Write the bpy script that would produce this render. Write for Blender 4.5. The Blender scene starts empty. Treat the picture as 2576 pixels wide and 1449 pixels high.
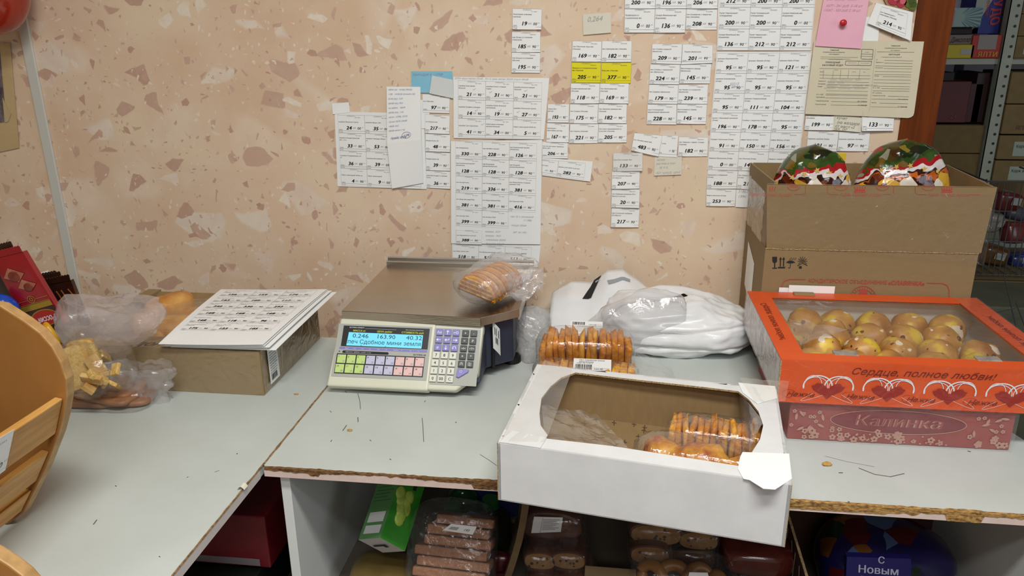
import bpy, bmesh, math, random
from math import sin, cos, pi, radians, sqrt, atan2
from mathutils import Vector as V, Matrix, Euler, noise, geometry
SC = bpy.context.scene
COL = SC.collection
R = random.Random(7)

# ------------------------------------------------------------------ camera
F, PITCH, YAW, ROLL = 1935.0, radians(18.4), radians(7.6), radians(.61)
CP = V((0, -1.75, 1.45))
fw = V((-sin(YAW)*cos(PITCH), cos(YAW)*cos(PITCH), -sin(PITCH)))
r0 = V((cos(YAW), sin(YAW), 0)); u0 = r0.cross(fw)
RT = r0*cos(ROLL) - u0*sin(ROLL); UP = u0*cos(ROLL) + r0*sin(ROLL)
cam = bpy.data.objects.new('camera', bpy.data.cameras.new('camera'))
COL.objects.link(cam)
cam.data.sensor_width = 36; cam.data.lens = 36*F/2576; cam.data.clip_start = .02
m = Matrix((RT, UP, -fw)).transposed().to_4x4(); m.translation = CP
cam.matrix_world = m
SC.camera = cam

# ------------------------------------------------------------------ light, exposure
SC.view_settings.view_transform = 'Standard'; SC.view_settings.look = 'None'
SC.view_settings.gamma = 1; SC.view_settings.use_curve_mapping = False
SC.view_settings.exposure = 0.0
SC.cycles.use_denoising = True
SC.cycles.max_bounces = 8; SC.cycles.transparent_max_bounces = 14
SC.cycles.diffuse_bounces = 4; SC.cycles.sample_clamp_indirect = 6
SC.cycles.caustics_reflective = False; SC.cycles.caustics_refractive = False
wd = bpy.data.worlds.new('world'); SC.world = wd; wd.use_nodes = True
wd.node_tree.nodes['Background'].inputs[0].default_value = (.8, .88, 1, 1)
wd.node_tree.nodes['Background'].inputs[1].default_value = .05
def area(name, loc, aim, sx, sy, power, col):
    l = bpy.data.lights.new(name, 'AREA'); l.shape = 'RECTANGLE'; l.size = sx; l.size_y = sy
    l.energy = power; l.color = col
    o = bpy.data.objects.new(name, l); COL.objects.link(o); o.location = loc
    o.rotation_euler = (V(aim) - V(loc)).to_track_quat('-Z', 'Y').to_euler()
    return o
area('ceiling_tube_lamp', (.15, -1.65, 2.62), (.15, -1.4, 0), 1.1, .22, 35, (.985, .99, .94))
area('ceiling_tube_lamp', (.0, -2.4, 2.62), (.0, -2.3, 0), 1.3, .22, 17, (.97, .98, 1))
area('ceiling_tube_lamp', (.2, -3.7, 2.62), (.2, -3.0, .9), 1.3, .3, 17, (.98, .98, 1))
area('window_daylight', (3.1, -1.9, 1.6), (.3, -.6, .8), 1.4, 1.2, 15, (.76, .86, 1))
area('storage_lamp', (2.2, 1.0, 2.6), (2.2, 1.2, 0), .6, .2, .9, (1, .93, .75))

# ------------------------------------------------------------------ helpers
def ray(px, py): return fw + RT*((px-1288)/F) - UP*((py-724.5)/F)
def on(px, py, ax, val):                                   # point of an axis-aligned plane seen at a pixel
    d = ray(px, py); return CP + d*((val-CP[ax])/d[ax])
CT = .8                                                    # worktop height
WY = .035                                                  # wall plane
def T(px, py, z=CT): return on(px, py, 2, z)
def Wp(px, py, lift=0): return on(px, py, 1, WY-lift)
def Yp(px, py, y): return on(px, py, 1, y)
def bil(a, b, c, d):                                       # TL TR BR BL -> f(u,v), v downward
    a, b, c, d = V(a), V(b), V(c), V(d)
    return lambda u, v: (a*(1-u)+b*u)*(1-v) + (d*(1-u)+c*u)*v
def lin(h):
    h = h.lstrip('#'); o = []
    for i in (0, 2, 4):
        c = int(h[i:i+2], 16)/255
        o.append(c/12.92 if c <= .04045 else ((c+.055)/1.055)**2.4)
    return (*o, 1)

MATS = {}
def nt(name):
    m = bpy.data.materials.new(name); m.use_nodes = True; t = m.node_tree; t.nodes.clear()
    out = t.nodes.new('ShaderNodeOutputMaterial')
    return m, t, out
def N(t, typ, ins=None, **kw):
    n = t.nodes.new('ShaderNode'+typ)
    for k, v in kw.items(): setattr(n, k, v)
    if ins:
        for k, v in ins.items():
            s = n.inputs[k]
            if isinstance(v, bpy.types.NodeSocket): t.links.new(v, s)
            else: s.default_value = v
    return n
def ramp(t, fac, stops, interp='LINEAR'):
    n = N(t, 'ValToRGB', {0: fac}); r = n.color_ramp; r.interpolation = interp
    while len(r.elements) < len(stops): r.elements.new(.5)
    for e, (p, c) in zip(r.elements, stops): e.position = p; e.color = lin(c) if isinstance(c, str) else (c, c, c, 1)
    return n.outputs[0]
def mixc(t, fac, a, b):
    n = N(t, 'MixRGB', {0: fac, 1: a, 2: b}); return n.outputs[0]
def math_(t, op, a, b=0.0):
    n = N(t, 'Math', {0: a, 1: b}, operation=op); return n.outputs[0]
def coords(t, scale=(1, 1, 1), rot=(0, 0, 0)):
    tc = N(t, 'TexCoord'); mp = N(t, 'Mapping', {'Vector': tc.outputs['Object'], 'Scale': scale, 'Rotation': rot}); return mp.outputs[0]
def M(name, c, c2=None, sc=30, rough=.5, metal=0, bump=0, bsc=None, coat=0, stretch=(1, 1, 1), emit=0, spec=.5, lo=.35, hi=.65, sss=0):
    if name in MATS: return MATS[name]
    m, t, out = nt(name)
    v = coords(t, stretch)
    p = N(t, 'BsdfPrincipled', {'Base Color': lin(c), 'Roughness': rough, 'Metallic': metal, 'Coat Weight': coat, 'Specular IOR Level': spec})
    nz = N(t, 'TexNoise', {'Vector': v, 'Scale': sc, 'Detail': 5, 'Roughness': .6})
    if c2: t.links.new(ramp(t, nz.outputs[0], [(lo, c), (hi, c2)]), p.inputs['Base Color'])
    if emit: p.inputs['Emission Color'].default_value = lin(c); p.inputs['Emission Strength'].default_value = emit
    if bump:
        nb = N(t, 'TexNoise', {'Vector': v, 'Scale': bsc or sc, 'Detail': 4})
        t.links.new(N(t, 'Bump', {'Height': nb.outputs[0], 'Strength': bump, 'Distance': .002}).outputs[0], p.inputs['Normal'])
    t.links.new(p.outputs[0], out.inputs[0]); MATS[name] = m
    return m
def film(name, haze=.1, tint='eeeef2', rough=.12, bsc=60, bstr=.5, gl=.55, base=.05):
    if name in MATS: return MATS[name]
    m, t, out = nt(name); v = coords(t)
    nz = N(t, 'TexNoise', {'Vector': v, 'Scale': bsc, 'Detail': 4, 'Distortion': 1.2})
    bp = N(t, 'Bump', {'Height': nz.outputs[0], 'Strength': bstr, 'Distance': .004}).outputs[0]
    tr = N(t, 'BsdfTransparent', {0: (1, 1, 1, 1)})
    df = N(t, 'BsdfDiffuse', {0: lin(tint), 'Normal': bp}); tl = N(t, 'BsdfTranslucent', {0: lin(tint)})
    dt = N(t, 'MixShader', {0: .4, 1: df.outputs[0], 2: tl.outputs[0]})
    n2 = N(t, 'TexNoise', {'Vector': v, 'Scale': bsc*.5, 'Detail': 3})
    hz = math_(t, 'MULTIPLY', ramp(t, n2.outputs[0], [(.3, .6), (.7, 1.4)]), haze)
    b = N(t, 'MixShader', {0: hz, 1: tr.outputs[0], 2: dt.outputs[0]})
    lw = N(t, 'LayerWeight', {0: .5, 'Normal': bp})
    f = math_(t, 'ADD', math_(t, 'MULTIPLY', math_(t, 'POWER', lw.outputs['Facing'], 3.0), gl), base)
    g = N(t, 'BsdfGlossy', {0: (1, 1, 1, 1), 'Roughness': rough, 'Normal': bp})
    t.links.new(N(t, 'MixShader', {0: f, 1: b.outputs[0], 2: g.outputs[0]}).outputs[0], out.inputs[0])
    MATS[name] = m
    return m

def wall_mat():
    m, t, out = nt('pink_marble_panel')
    tc = N(t, 'TexCoord').outputs['Object']
    nz = N(t, 'TexNoise', {'Vector': tc, 'Scale': 9, 'Detail': 4})
    dis = N(t, 'VectorMath', {0: nz.outputs['Color'], 1: (.5, .5, .5)}, operation='SUBTRACT').outputs[0]
    dis = N(t, 'VectorMath', {0: dis, 'Scale': .05}, operation='SCALE').outputs[0]
    v = N(t, 'VectorMath', {0: tc, 1: dis}, operation='ADD').outputs[0]
    n1 = N(t, 'TexNoise', {'Vector': tc, 'Scale': 5, 'Detail': 6, 'Roughness': .55}).outputs[0]
    col = ramp(t, n1, [(.35, 'dfc0a3'), (.55, 'e5ccb1'), (.72, 'e9d4b6')])
    def layer(col, scale, sx, sz, rot, sel, edge, soft, stops, off, inv=False):
        mp = N(t, 'Mapping', {'Vector': v, 'Scale': (sx, 0.001, sz), 'Rotation': (0, rot, 0), 'Location': (off, 0, off*.7)}).outputs[0]
        f1 = N(t, 'TexVoronoi', {'Vector': mp, 'Scale': scale, 'Randomness': 1})
        de = N(t, 'TexVoronoi', {'Vector': mp, 'Scale': scale, 'Randomness': 1}, feature='DISTANCE_TO_EDGE')
        sp = N(t, 'SeparateColor', {0: f1.outputs['Color']})
        a = ramp(t, sp.outputs[0], [(sel, 0.0), (sel+.001, 1.0)], 'CONSTANT')
        b = ramp(t, de.outputs['Distance'], [(edge, 0.0), (edge+soft, 1.0)])
        pn = N(t, 'TexNoise', {'Vector': v, 'Scale': scale*3, 'Detail': 5}).outputs[0]
        c = ramp(t, sp.outputs[1], stops)
        c = mixc(t, .25, c, ramp(t, pn, [(.3, 'cfae9c'), (.7, 'f2e2d0')]))
        k = math_(t, 'MULTIPLY', math_(t, 'MULTIPLY', a, b), ramp(t, pn, [(.3, .75), (.5, 1.0)]))
        return mixc(t, k, col, c)
    col = layer(col, 5.5, 1, 1.35, .3, .72, .07, .12, [(0, 'e8d0b2'), (1, 'ecd8c2')], 3.1)
    col = layer(col, 9, 1, 1.5, -.4, .8, .12, .05, [(0, 'ece0d0'), (1, 'e6d2be')], 7.7)
    col = layer(col, 15, 1, 1.3, .5, .85, .17, .03, [(0, 'bc927d'), (1, 'caa58f')], 1.3)
    col = layer(col, 22, 1, 1.2, .2, .84, .17, .04, [(0, 'f0e6d4'), (1, 'e8d4c2')], 5.2)
    col = layer(col, 34, 1.2, 1, .9, .80, .22, .04, [(0, 'ba8b76'), (1, 'caa58f')], 9.4)
    col = layer(col, 75, 1.6, 1, .6, .74, .22, .06, [(0, 'f2e6d4'), (1, 'c49a88')], 2.2)
    col = layer(col, 110, .6, 1, -.5, .82, .25, .06, [(0, 'ad7f6d'), (1, 'f4ead8')], 6.2)
    p = N(t, 'BsdfPrincipled', {'Base Color': col, 'Roughness': .38})
    t.links.new(p.outputs[0], out.inputs[0])
    return m

class MB:
    def __init__(s): s.v = []; s.f = []; s.m = []
    def add(s, vs, fs, m=0):
        b = len(s.v); s.v += [V(x) for x in vs]; s.f += [tuple(i+b for i in f) for f in fs]
        s.m += [m]*len(fs); return s
    def box(s, c, sz, rz=0, m=0, rot=None):
        M3 = rot or Matrix.Rotation(rz, 3, 'Z'); h = V(sz)/2; c = V(c)
        vs = [c + M3 @ V((x*h.x, y*h.y, z*h.z)) for x in (-1, 1) for y in (-1, 1) for z in (-1, 1)]
        return s.add(vs, [(0, 1, 3, 2), (4, 6, 7, 5), (0, 4, 5, 1), (2, 3, 7, 6), (0, 2, 6, 4), (1, 5, 7, 3)], m)
    def bb(s, a, b, m=0):
        a, b = V(a), V(b); return s.box((a+b)/2, [abs(x) for x in (b-a)], m=m)
    def prism(s, poly, off, m=0, mside=None):
        n = len(poly); off = V(off); P = [V(p) for p in poly]
        s.add(P + [p+off for p in P], [tuple(range(n-1, -1, -1)), tuple(range(n, 2*n))], m)
        b = len(s.v)-2*n
        for i in range(n):
            j = (i+1) % n; s.f.append((b+i, b+j, b+n+j, b+n+i)); s.m.append(m if mside is None else mside)
        return s
    def grid(s, fn, nu, nv, m=0, cu=False):
        b = len(s.v); U = nu if cu else nu+1
        for j in range(nv+1):
            for i in range(U): s.v.append(V(fn(i/nu, j/nv)))
        for j in range(nv):
            for i in range(nu):
                i2 = (i+1) % U
                s.f.append((b+j*U+i, b+j*U+i2, b+(j+1)*U+i2, b+(j+1)*U+i)); s.m.append(m)
        return s
    def sheet(s, fn, nu, nv, th, nrm, m=0):                 # thin solid sheet
        nrm = V(nrm)*th
        b0 = len(s.v); s.grid(fn, nu, nv, m)
        s.grid(lambda u, v: V(fn(1-u, v)) - nrm, nu, nv, m)
        k = (nu+1)*(nv+1); idx = lambda i, j: b0+j*(nu+1)+i; idb = lambda i, j: b0+k+j*(nu+1)+(nu-i)
        for i in range(nu):
            s.f.append((idx(i+1, 0), idx(i, 0), idb(i, 0), idb(i+1, 0))); s.f.append((idx(i, nv), idx(i+1, nv), idb(i+1, nv), idb(i, nv))); s.m += [m, m]
        for j in range(nv):
            s.f.append((idx(0, j), idx(0, j+1), idb(0, j+1), idb(0, j))); s.f.append((idx(nu, j+1), idx(nu, j), idb(nu, j), idb(nu, j+1))); s.m += [m, m]
        return s
    def tube(s, pts, r, n=8, m=0, cap=True):
        pts = [V(p) for p in pts]; b = len(s.v)
        for i, p in enumerate(pts):
            d = (pts[min(i+1, len(pts)-1)] - pts[max(i-1, 0)]).normalized()
            a = d.cross(V((.13, .31, .94))).normalized(); c = d.cross(a)
            rr = r[i] if isinstance(r, (list, tuple)) else r
            for k in range(n): s.v.append(p + (a*cos(2*pi*k/n) + c*sin(2*pi*k/n))*rr)
        for i in range(len(pts)-1):
            for k in range(n):
                q = (k+1) % n; s.f.append((b+i*n+k, b+i*n+q, b+(i+1)*n+q, b+(i+1)*n+k)); s.m.append(m)
        if cap:
            s.f.append(tuple(b+k for k in range(n-1, -1, -1))); e = b+(len(pts)-1)*n
            s.f.append(tuple(e+k for k in range(n))); s.m += [m, m]
        return s
    def ribbon(s, pts, w, nrm, m=0):                        # flat printed line
        s.rb = getattr(s, 'rb', 0)+1; nrm = V(nrm).normalized(); pts = [V(p)+nrm*(2.5e-5*(s.rb % 12)) for p in pts]; b = len(s.v)
        for i, p in enumerate(pts):
            d = pts[min(i+1, len(pts)-1)] - pts[max(i-1, 0)]
            sd = d.cross(nrm); sd = sd.normalized()*w/2 if sd.length > 0 else V((0, 0, 0))
            s.v += [p-sd, p+sd]
        for i in range(len(pts)-1): s.f.append((b+2*i, b+2*i+1, b+2*i+3, b+2*i+2)); s.m.append(m)
        return s
    def blob(s, c, r, nu=16, nv=10, amp=0, fr=20, pw=1.0, rot=None, flat=None, seed=0, m=0, ridge=False):
        c = V(c); M3 = rot or Matrix.Identity(3)
        e = lambda x: math.copysign(abs(x)**pw, x)
        def f(u, v):
            a = 2*pi*u; t = pi*(v*.998+.001)
            d = V((e(sin(t))*e(cos(a))*r[0], e(sin(t))*e(sin(a))*r[1], e(cos(t))*r[2]))
            q = (c+d)*fr + V((seed*7.3, seed*3.1, seed))
            k = noise.noise(q)
            if ridge: k = 1-2*abs(k) + .5*(1-2*abs(noise.noise(q*2.3)))
            p = c + M3 @ (d*(1 + amp*k))
            if flat is not None and p.z < flat: p.z = flat
            return p
        b0 = len(s.v); s.grid(f, nu, nv, m, cu=True)
        s.f += [tuple(b0+i for i in range(nu-1, -1, -1)), tuple(b0+nv*nu+i for i in range(nu))]; s.m += [m, m]; return s
    def disc(s, c, ax, r, h, n=20, m=0):
        c = V(c); ax = V(ax).normalized(); a = ax.cross(V((.3, .2, .9))).normalized(); b = ax.cross(a)
        return s.prism([c+(a*cos(2*pi*k/n)+b*sin(2*pi*k/n))*r for k in range(n)], ax*h, m)
    def text(s, st, P, u, v, h, m=0, shear=0., bold=0., al='l', width=None, sx=1.0):
        k = h/.73; adv = [glyph(c, 0)[2]+max(0, bold)*.6 for c in st]; w = sum(adv)*k*sx
        if width and w > width: sx *= width/w; w = width
        x = u - (w if al == 'r' else w/2 if al == 'c' else 0)
        dg = st.replace(' ', '').isdigit()
        for c, a in zip(st, adv):
            gv, gf, _ = glyph(c, 0)
            if not gv: x += a*k*sx; continue
            if dg and bold > .008:
                for sh, zv in ((-bold, -bold*.5), (bold, -bold*.5), (-bold, bold*.5), (bold, bold*.5)): s.add([P(x+((gx+sh)*sx+gy*shear)*k, v+(gy+zv)*k) for gx, gy in gv], gf, m)
            elif bold < .008: s.add([P(x+(gx*sx+gy*shear)*k, v+gy*k) for gx, gy in gv], gf, m)
            else:
                o_ = P(x, v); nn = (P(x+h, v)-o_).cross(P(x, v+h)-o_).normalized()*3e-5
                for sh, z_ in ((-bold, 0), (bold, 1)): s.add([P(x+((gx+sh)*sx+gy*shear)*k, v+gy*k)+nn*z_ for gx, gy in gv], gf, m)
            x += a*k*sx
        return w
    def scrib(s, P, u, v, w, h, seed, lw, nrm, m=0):        # a line of illegible handwriting
        r = random.Random(seed); x = u
        while x < u+w:
            n = r.randint(4, 9); pts = []
            for i in range(n*4):
                x += h*.13; pts.append(P(x, v + h*(.35+.4*sin(i*1.7+r.random()*.9)*r.uniform(.6, 1.2)) + h*.1*sin(x*3)))
            s.ribbon(pts, lw, nrm, m); x += h*.7
        return s
    def build(s, name, mats, parent=None, bev=0, smooth=None, seg=2, org=None, sub=0):
        mats = mats if isinstance(mats, (list, tuple)) else [mats]
        if parent is not None: o0 = ORG[parent.name]
        else:
            lo = [min(p[i] for p in s.v) for i in range(3)]; hi = [max(p[i] for p in s.v) for i in range(3)]
            o0 = V(org) if org else V(((lo[0]+hi[0])/2, (lo[1]+hi[1])/2, lo[2]))
        me = bpy.data.meshes.new(name); me.from_pydata([p-o0 for p in s.v], [], s.f)
        for x in mats: me.materials.append(x)
        me.polygons.foreach_set('material_index', s.m)
        if smooth is not None:
            me.polygons.foreach_set('use_smooth', [True]*len(s.f))
            if smooth < 180: me.set_sharp_from_angle(angle=radians(smooth))
        me.update()
        o = bpy.data.objects.new(name, me); COL.objects.link(o)
        if parent is not None: o.parent = parent; 
        else: o.location = o0
        ORG[o.name] = o0
        if bev:
            bm = bmesh.new(); bm.from_mesh(me); bmesh.ops.recalc_face_normals(bm, faces=bm.faces); bm.to_mesh(me); bm.free()
            b = o.modifiers.new('bevel', 'BEVEL'); b.width = bev; b.segments = seg; b.limit_method = 'ANGLE'; b.angle_limit = radians(40)
        if sub:
            q = o.modifiers.new('sub', 'SUBSURF'); q.levels = sub; q.render_levels = sub
        return o
ORG = {}
GL = {}
def glyph(ch, bold):
    k = (ch, bold)
    if k in GL: return GL[k]
    def ev(st, fill=True):
        c = bpy.data.curves.new('glyph', 'FONT'); c.body = st; c.resolution_u = 2; c.fill_mode = 'NONE' if fill is True else 'FRONT'
        if c.dimensions == '3D': c.dimensions = '2D'; c.fill_mode = 'NONE'
        o = bpy.data.objects.new('glyph', c); me = o.to_mesh(); vs = [(v.co.x, v.co.y) for v in me.vertices]; eds = [tuple(q.vertices) for q in me.edges]
        o.to_mesh_clear(); bpy.data.objects.remove(o); bpy.data.curves.remove(c)
        if not fill: return vs, []
        nx = {}; 
        for i, j in eds: nx.setdefault(i, []).append(j); nx.setdefault(j, []).append(i)
        seen, loops = set(), []
        for i in range(len(vs)):
            if i in seen: continue
            L, k = [], i
            while k not in seen: seen.add(k); L.append(k); n_ = [q for q in sorted(nx.get(k, []), key=lambda q: q != k+1) if q not in seen]; k = n_[0] if n_ else k
            if len(L) > 2: loops.append(L)
        E = [(L[i], L[(i+1) % len(L)]) for L in loops for i in range(len(L))]
        rv, _, rf, *_r = geometry.delaunay_2d_cdt([V(p) for p in vs], E, [], 0, 1e-6)
        out = []
        for t in rf:
            x = sum(rv[i][0] for i in t)/len(t); y = sum(rv[i][1] for i in t)/len(t); w = 0
            for i, j in E:
                (ax, ay), (bx, by) = vs[i], vs[j]
                if (ay <= y) != (by <= y) and ax+(y-ay)*(bx-ax)/(by-ay) > x: w += 1 if by > ay else -1
            if w: out.append(tuple(t))
        return [tuple(p) for p in rv], out
    if ch == ' ': GL[k] = ([], [], .3); return GL[k]
    gv, gf = ev(ch); full, _ = ev(ch+'.', False); dot, _ = ev('.', False)
    GL[k] = (gv, gf, max(x for x, y in full) - max(x for x, y in dot) + bold*.6)
    return GL[k]

def tag(o, label, cat, group=None, kind=None):
    o['label'] = label; o['category'] = cat
    if group: o['group'] = group
    if kind: o['kind'] = kind
    return o
def thing(name, label, cat, loc, group=None):
    o = bpy.data.objects.new(name, None); COL.objects.link(o); o.location = loc; o.empty_display_size = .03
    ORG[o.name] = V(loc); return tag(o, label, cat, group)
def struct(o): o['kind'] = 'structure'; return o
# ------------------------------------------------------------------ materials
mWall = wall_mat()
mTop = M('worktop_laminate', 'bfc5c0', 'c6ccc8', 6, .42, bump=.03, bsc=150)
mPink = M('pink_edge_band', 'd9c0b6', 'e2ccc2', 40, .5)
mChip = M('raw_chipboard', '6e4a24', 'c49a58', 260, .9, bump=.8, stretch=(.5, 1, 1.2))
mPaper = M('white_paper', 'f1f2f0', 'f6f6f5', 8, .75)
mGrayPaper = M('grey_white_paper', 'd3d6d6', 'dcdfdf', 8, .75)
mYellow = M('yellow_paper', 'e6da10', 'efe31c', 8, .7)
mPinkP = M('pink_paper', 'edb0c4', 'f2bccd', 8, .8)
mBlueP = M('blue_paper', '86c3da', '90cbe0', 8, .8)
mCream = M('buff_paper', 'd8cfb4', 'dfd6bc', 10, .85)
mNote = M('ivory_paper', 'ddd8c6', 'e3decd', 10, .85)
mInk = M('black_ink', '1b1b1f', rough=.7)
mGrey = M('grey_ink', '77777c', rough=.7)
mPen = M('blue_pen_ink', '8f96bb', rough=.7)
mPencil = M('pencil_lead', 'a3a3a8', rough=.7)
mWood = M('varnished_pine_post', '5a2a0c', '753812', 9, .5, stretch=(6, 6, .5), bump=.1, spec=.15)
mStrip = M('white_trim_plastic', 'cfd0c9', rough=.4)
mPaint = M('plain_wall_paint', 'c9c4ba', 'd2cdc3', 4, .8)
mLilac = M('lilac_wall_paint', 'a9a6b6', 'b4b1c0', 4, .85)
mFloor = M('brown_floor', '4a4038', '564a40', 5, .5)
mBoardW = M('white_board', 'dadcd8', 'e0e2de', 10, .5)
mCard = M('brown_cardboard', '927b55', '967f59', 60, .8, stretch=(1, 1, 3), bump=.05)
mCardD = M('cardboard_inner', '8c714b', '927750', 40, .85, stretch=(3, 1, 1))
mCardE = M('cardboard_cut_edge', '7d6340', 'c8ad80', 400, .9)
mWhiteC = M('white_box_card', 'dcdcdc', 'e4e4e4', 20, .5)
mTape = film('clear_tape', .12, 'fff6ea', .12, 30, .4, .5, .06)
mFilm = film('clear_film', .03, 'f4f4f4', .06, 40, 1.2, .6, .045)
mFilmH = film('hazy_bag_film', .26, 'f2eef0', .16, 40, .8, .5, .06)
mFilmT = film('crinkled_bag_film', .34, 'f0f0f4', .14, 70, 1.0, .6, .08)
mFilmW = film('pastry_wrap_film', .025, 'ffffff', .09, 35, .9, .6, .06)
mRedInk = M('red_print', 'b0483a', rough=.7)
mBlk = M('black_plastic', '17171a', rough=.4)

# ------------------------------------------------------------------ room shell
b = MB(); b.bb((-2.4, WY, 0), (.612, WY+.1, 2.75)); struct(b.build('wall_back', mWall))
b = MB(); b.bb((.612, WY-.004, 0), (.686, WY+.104, 2.75)); o = struct(b.build('trim_1', mWood, bev=.004)); o['label'] = 'varnished orange brown wooden post at the end of the papered wall'
b = MB()
a0, a1, a2, a3 = Wp(45, 50), Wp(62, 50), Wp(185, 700), Wp(205, 700)
b.bb((-1.427, WY-.006, 0), (-1.400, WY, 2.75)); struct(b.build('trim_2', mStrip, bev=.002))
b = MB(); b.bb((-2.4, -4.2, -.02), (4, 2.6, 0)); struct(b.build('floor', mFloor))
b = MB(); b.bb((-2.4, -4.2, 2.75), (4, 2.6, 2.8)); struct(b.build('ceiling', mPaint))
b = MB(); b.bb((-2.5, -4.2, 0), (-2.4, WY+.1, 2.75)); struct(b.build('wall_left', M('warm_bounce_wall', 'b08a58', 'b89160', 4, .8)))  # out of view; ochre tint added to bounce warm fill from the left
b = MB(); b.bb((-2.5, -4.3, 0), (4.1, -4.2, 2.75)); struct(b.build('wall_front', mPaint))
b = MB(); b.bb((4, -4.2, 0), (4.1, 2.7, 2.75)); struct(b.build('wall_right', mPaint))
b = MB(); b.bb((.4, 2.2, 0), (4, 2.3, 2.75)); struct(b.build('wall_rear', mLilac))
b = MB(); b.bb((.4, WY+.1, 0), (.5, 2.2, 2.75)); struct(b.build('wall_inner', mLilac))

# ------------------------------------------------------------------ counters
FY = -.744
mChipA = M('aged_chipboard', '4e3218', '8a643a', 260, .9, bump=.8, stretch=(.5, 1, 1.2))
def chipped_edge(parent, x0, x1, y, zt, prof, seed, name='chipped_edge'):
    # raw chipboard showing where the edge band has broken away: prof(t) gives depth down the front, fraction of 16 mm
    n = int((x1-x0)/.004); P = []; r = random.Random(seed)
    mb = MB(); th = .0165
    for i in range(n+1):
        t = i/n; x = x0+(x1-x0)*t
        d = max(.05, prof(t) + .16*noise.noise(V((x*90, seed, 0))) + .1*noise.noise(V((x*300, seed, 3))))
        k = .0025 + .0035*abs(noise.noise(V((x*60, seed, 9)))) + .003*min(d, 1)
        P.append((V((x, y+k, zt+.0004)), V((x, y-.0014, zt+.0003)), V((x, y-.0014, zt-min(d, .98)*th))))
    for i in range(n):
        a, c = P[i], P[i+1]
        mb.add([a[0], a[1], c[1], c[0]], [(0, 1, 2, 3)]); mb.add([a[1], a[2], c[2], c[1]], [(0, 1, 2, 3)])
    return mb.build(name, mChipA if seed == 3 else mChip, parent)
def mark(mb, pts, w, z=CT): mb.ribbon([T(*p, z=z) + V((0, 0, .0005)) for p in pts], w, (0, 0, 1))

top = thing('worktop', 'white laminate worktop under the scale with chipped pink edge band', 'counter', (.05, -.47, CT-.016))
poly = [(-.5375, -.205), (-.5375, -.735), (-.532, FY), (.67, FY), (.9, FY+.03), (.9, -.62), (.70, -.56), (.683, -.50), (.66, -.46), (.60, .033), (-.40, .033), (-.40, -.205)]
b = MB(); b.prism([(x, y, CT-.016) for x, y in poly], (0, 0, .016)); b.build('board', mTop, top)
b = MB(); b.bb((-.534, FY-.0006, CT-.016), (.675, FY+.0001, CT-.0002)); b.build('edge_band', mPink, top)
lp = lambda t: .22+.12*sin(t*9)+(.5 if t > .9 else 0)+(.25 if .2 < t < .24 else 0)
chipped_edge(top, -.533, -.16, FY, CT, lp, 3)
def rp(t):
    if t < .42: return .72
    if t < .55: return .55
    if t < .66: return .35
    if t < .8: return 1.0
    return .3
chipped_edge(top, .26, .6, FY, CT, rp, 5)
mScr = M('dark_scratch', '4a4038', rough=.8); mCrumb = M('crumb', 'b0813f', 'c9a05c', 200, .9); mJoint = M('dirty_joint', '6b4a2a', 'a98a62', 160, .9)
b = MB()
for pts, w in [([(900, 990), (905, 1008), (907, 1030)], .0009), ([(900, 1050), (901, 1062)], .0012), ([(862, 1084), (868, 1076), (872, 1070)], .0012), ([(1062, 1052), (1064, 1075), (1066, 1112)], .0009), ([(832, 1112), (835, 1107)], .001),
               ([(1068, 1012), (1070, 1008)], .001), ([(868, 984), (872, 988)], .001), ([(1208, 1144), (1230, 1158), (1250, 1172)], .0006), ([(2160, 1178), (2200, 1194), (2240, 1200), (2275, 1192)], .0011), ([(2110, 1190), (2120, 1190)], .0016),
               ([(2075, 1148), (2130, 1162), (2200, 1175)], .0005), ([(2434, 1135), (2442, 1137)], .002), ([(2133, 1262), (2137, 1264)], .002), ([(930, 1107), (934, 1110)], .001), ([(980, 1155), (984, 1157)], .0014), ([(830, 1034), (834, 1038)], .0008), ([(1148, 1062), (1146, 1064)], .0015)]:
    mark(b, pts, w)
o = b.build('scratch_pattern', mScr, top); o['kind'] = 'stuff'
b = MB(); r = random.Random(4); P = []
for i in range(60):
    y = -.21 - i*.0089; k = .0012+.0016*abs(noise.noise(V((y*80, 1, 0)))); P.append((V((-.5375-.0004, y, CT+.0006)), V((-.5375+k, y, CT+.0006))))
for a, c in zip(P, P[1:]): b.add([a[0], a[1], c[1], c[0]], [(0, 1, 2, 3)])
b.build('joint_edge', mJoint, top)
def crumb(px, py, r, label):
    c = T(px, py); mb = MB(); mb.blob(c + V((0, 0, r*.35)), (r, r*.6, r*.4), 8, 5, .35, 300, seed=px, flat=CT)
    tag(mb.build('crumb', mCrumb, smooth=180), label, 'crumb', 'crumbs on the counters')
crumb(746, 993, .0045, 'biscuit crumb on the counter near the wrapped pastry carton')
crumb(880, 1084, .005, 'brown crumb on the worktop below the scale')
crumb(2080, 1171, .008, 'yellowish flake on the worktop in front of the red floral box')

lc = thing('side_counter', 'white side counter along which the wooden bread basket stands', 'counter', (-1.0, -.9, CT-.016))
b = MB(); b.bb((-1.75, -1.45, CT-.016), (-.539, -.205, CT)); b.build('board', mTop, lc)
b = MB(); b.bb((-.539, -1.45, CT-.0165), (-.5382, -.75, CT-.0002)); b.build('edge_band', M('pale_edge_band', 'd6cdc8', 'dcd4cf', 30, .5), lc)
b = MB(); P = []
for i in range(90):
    y = -.21 - i*.0138; k = .001+.0022*max(0, noise.noise(V((y*45, 5, 0)))+.2); P.append((V((-.5384, y, CT+.0005)), V((-.5384-k, y, CT+.0005)), V((-.5378, y, CT-.0015))))
for a, c in zip(P, P[1:]): b.add([a[0], a[1], c[1], c[0]], [(0, 1, 2, 3)]); b.add([a[0], a[2], c[2], c[0]], [(0, 1, 2, 3)])
b.build('joint_edge', mJoint, lc)
b = MB(); c = T(607, 1233)
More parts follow.
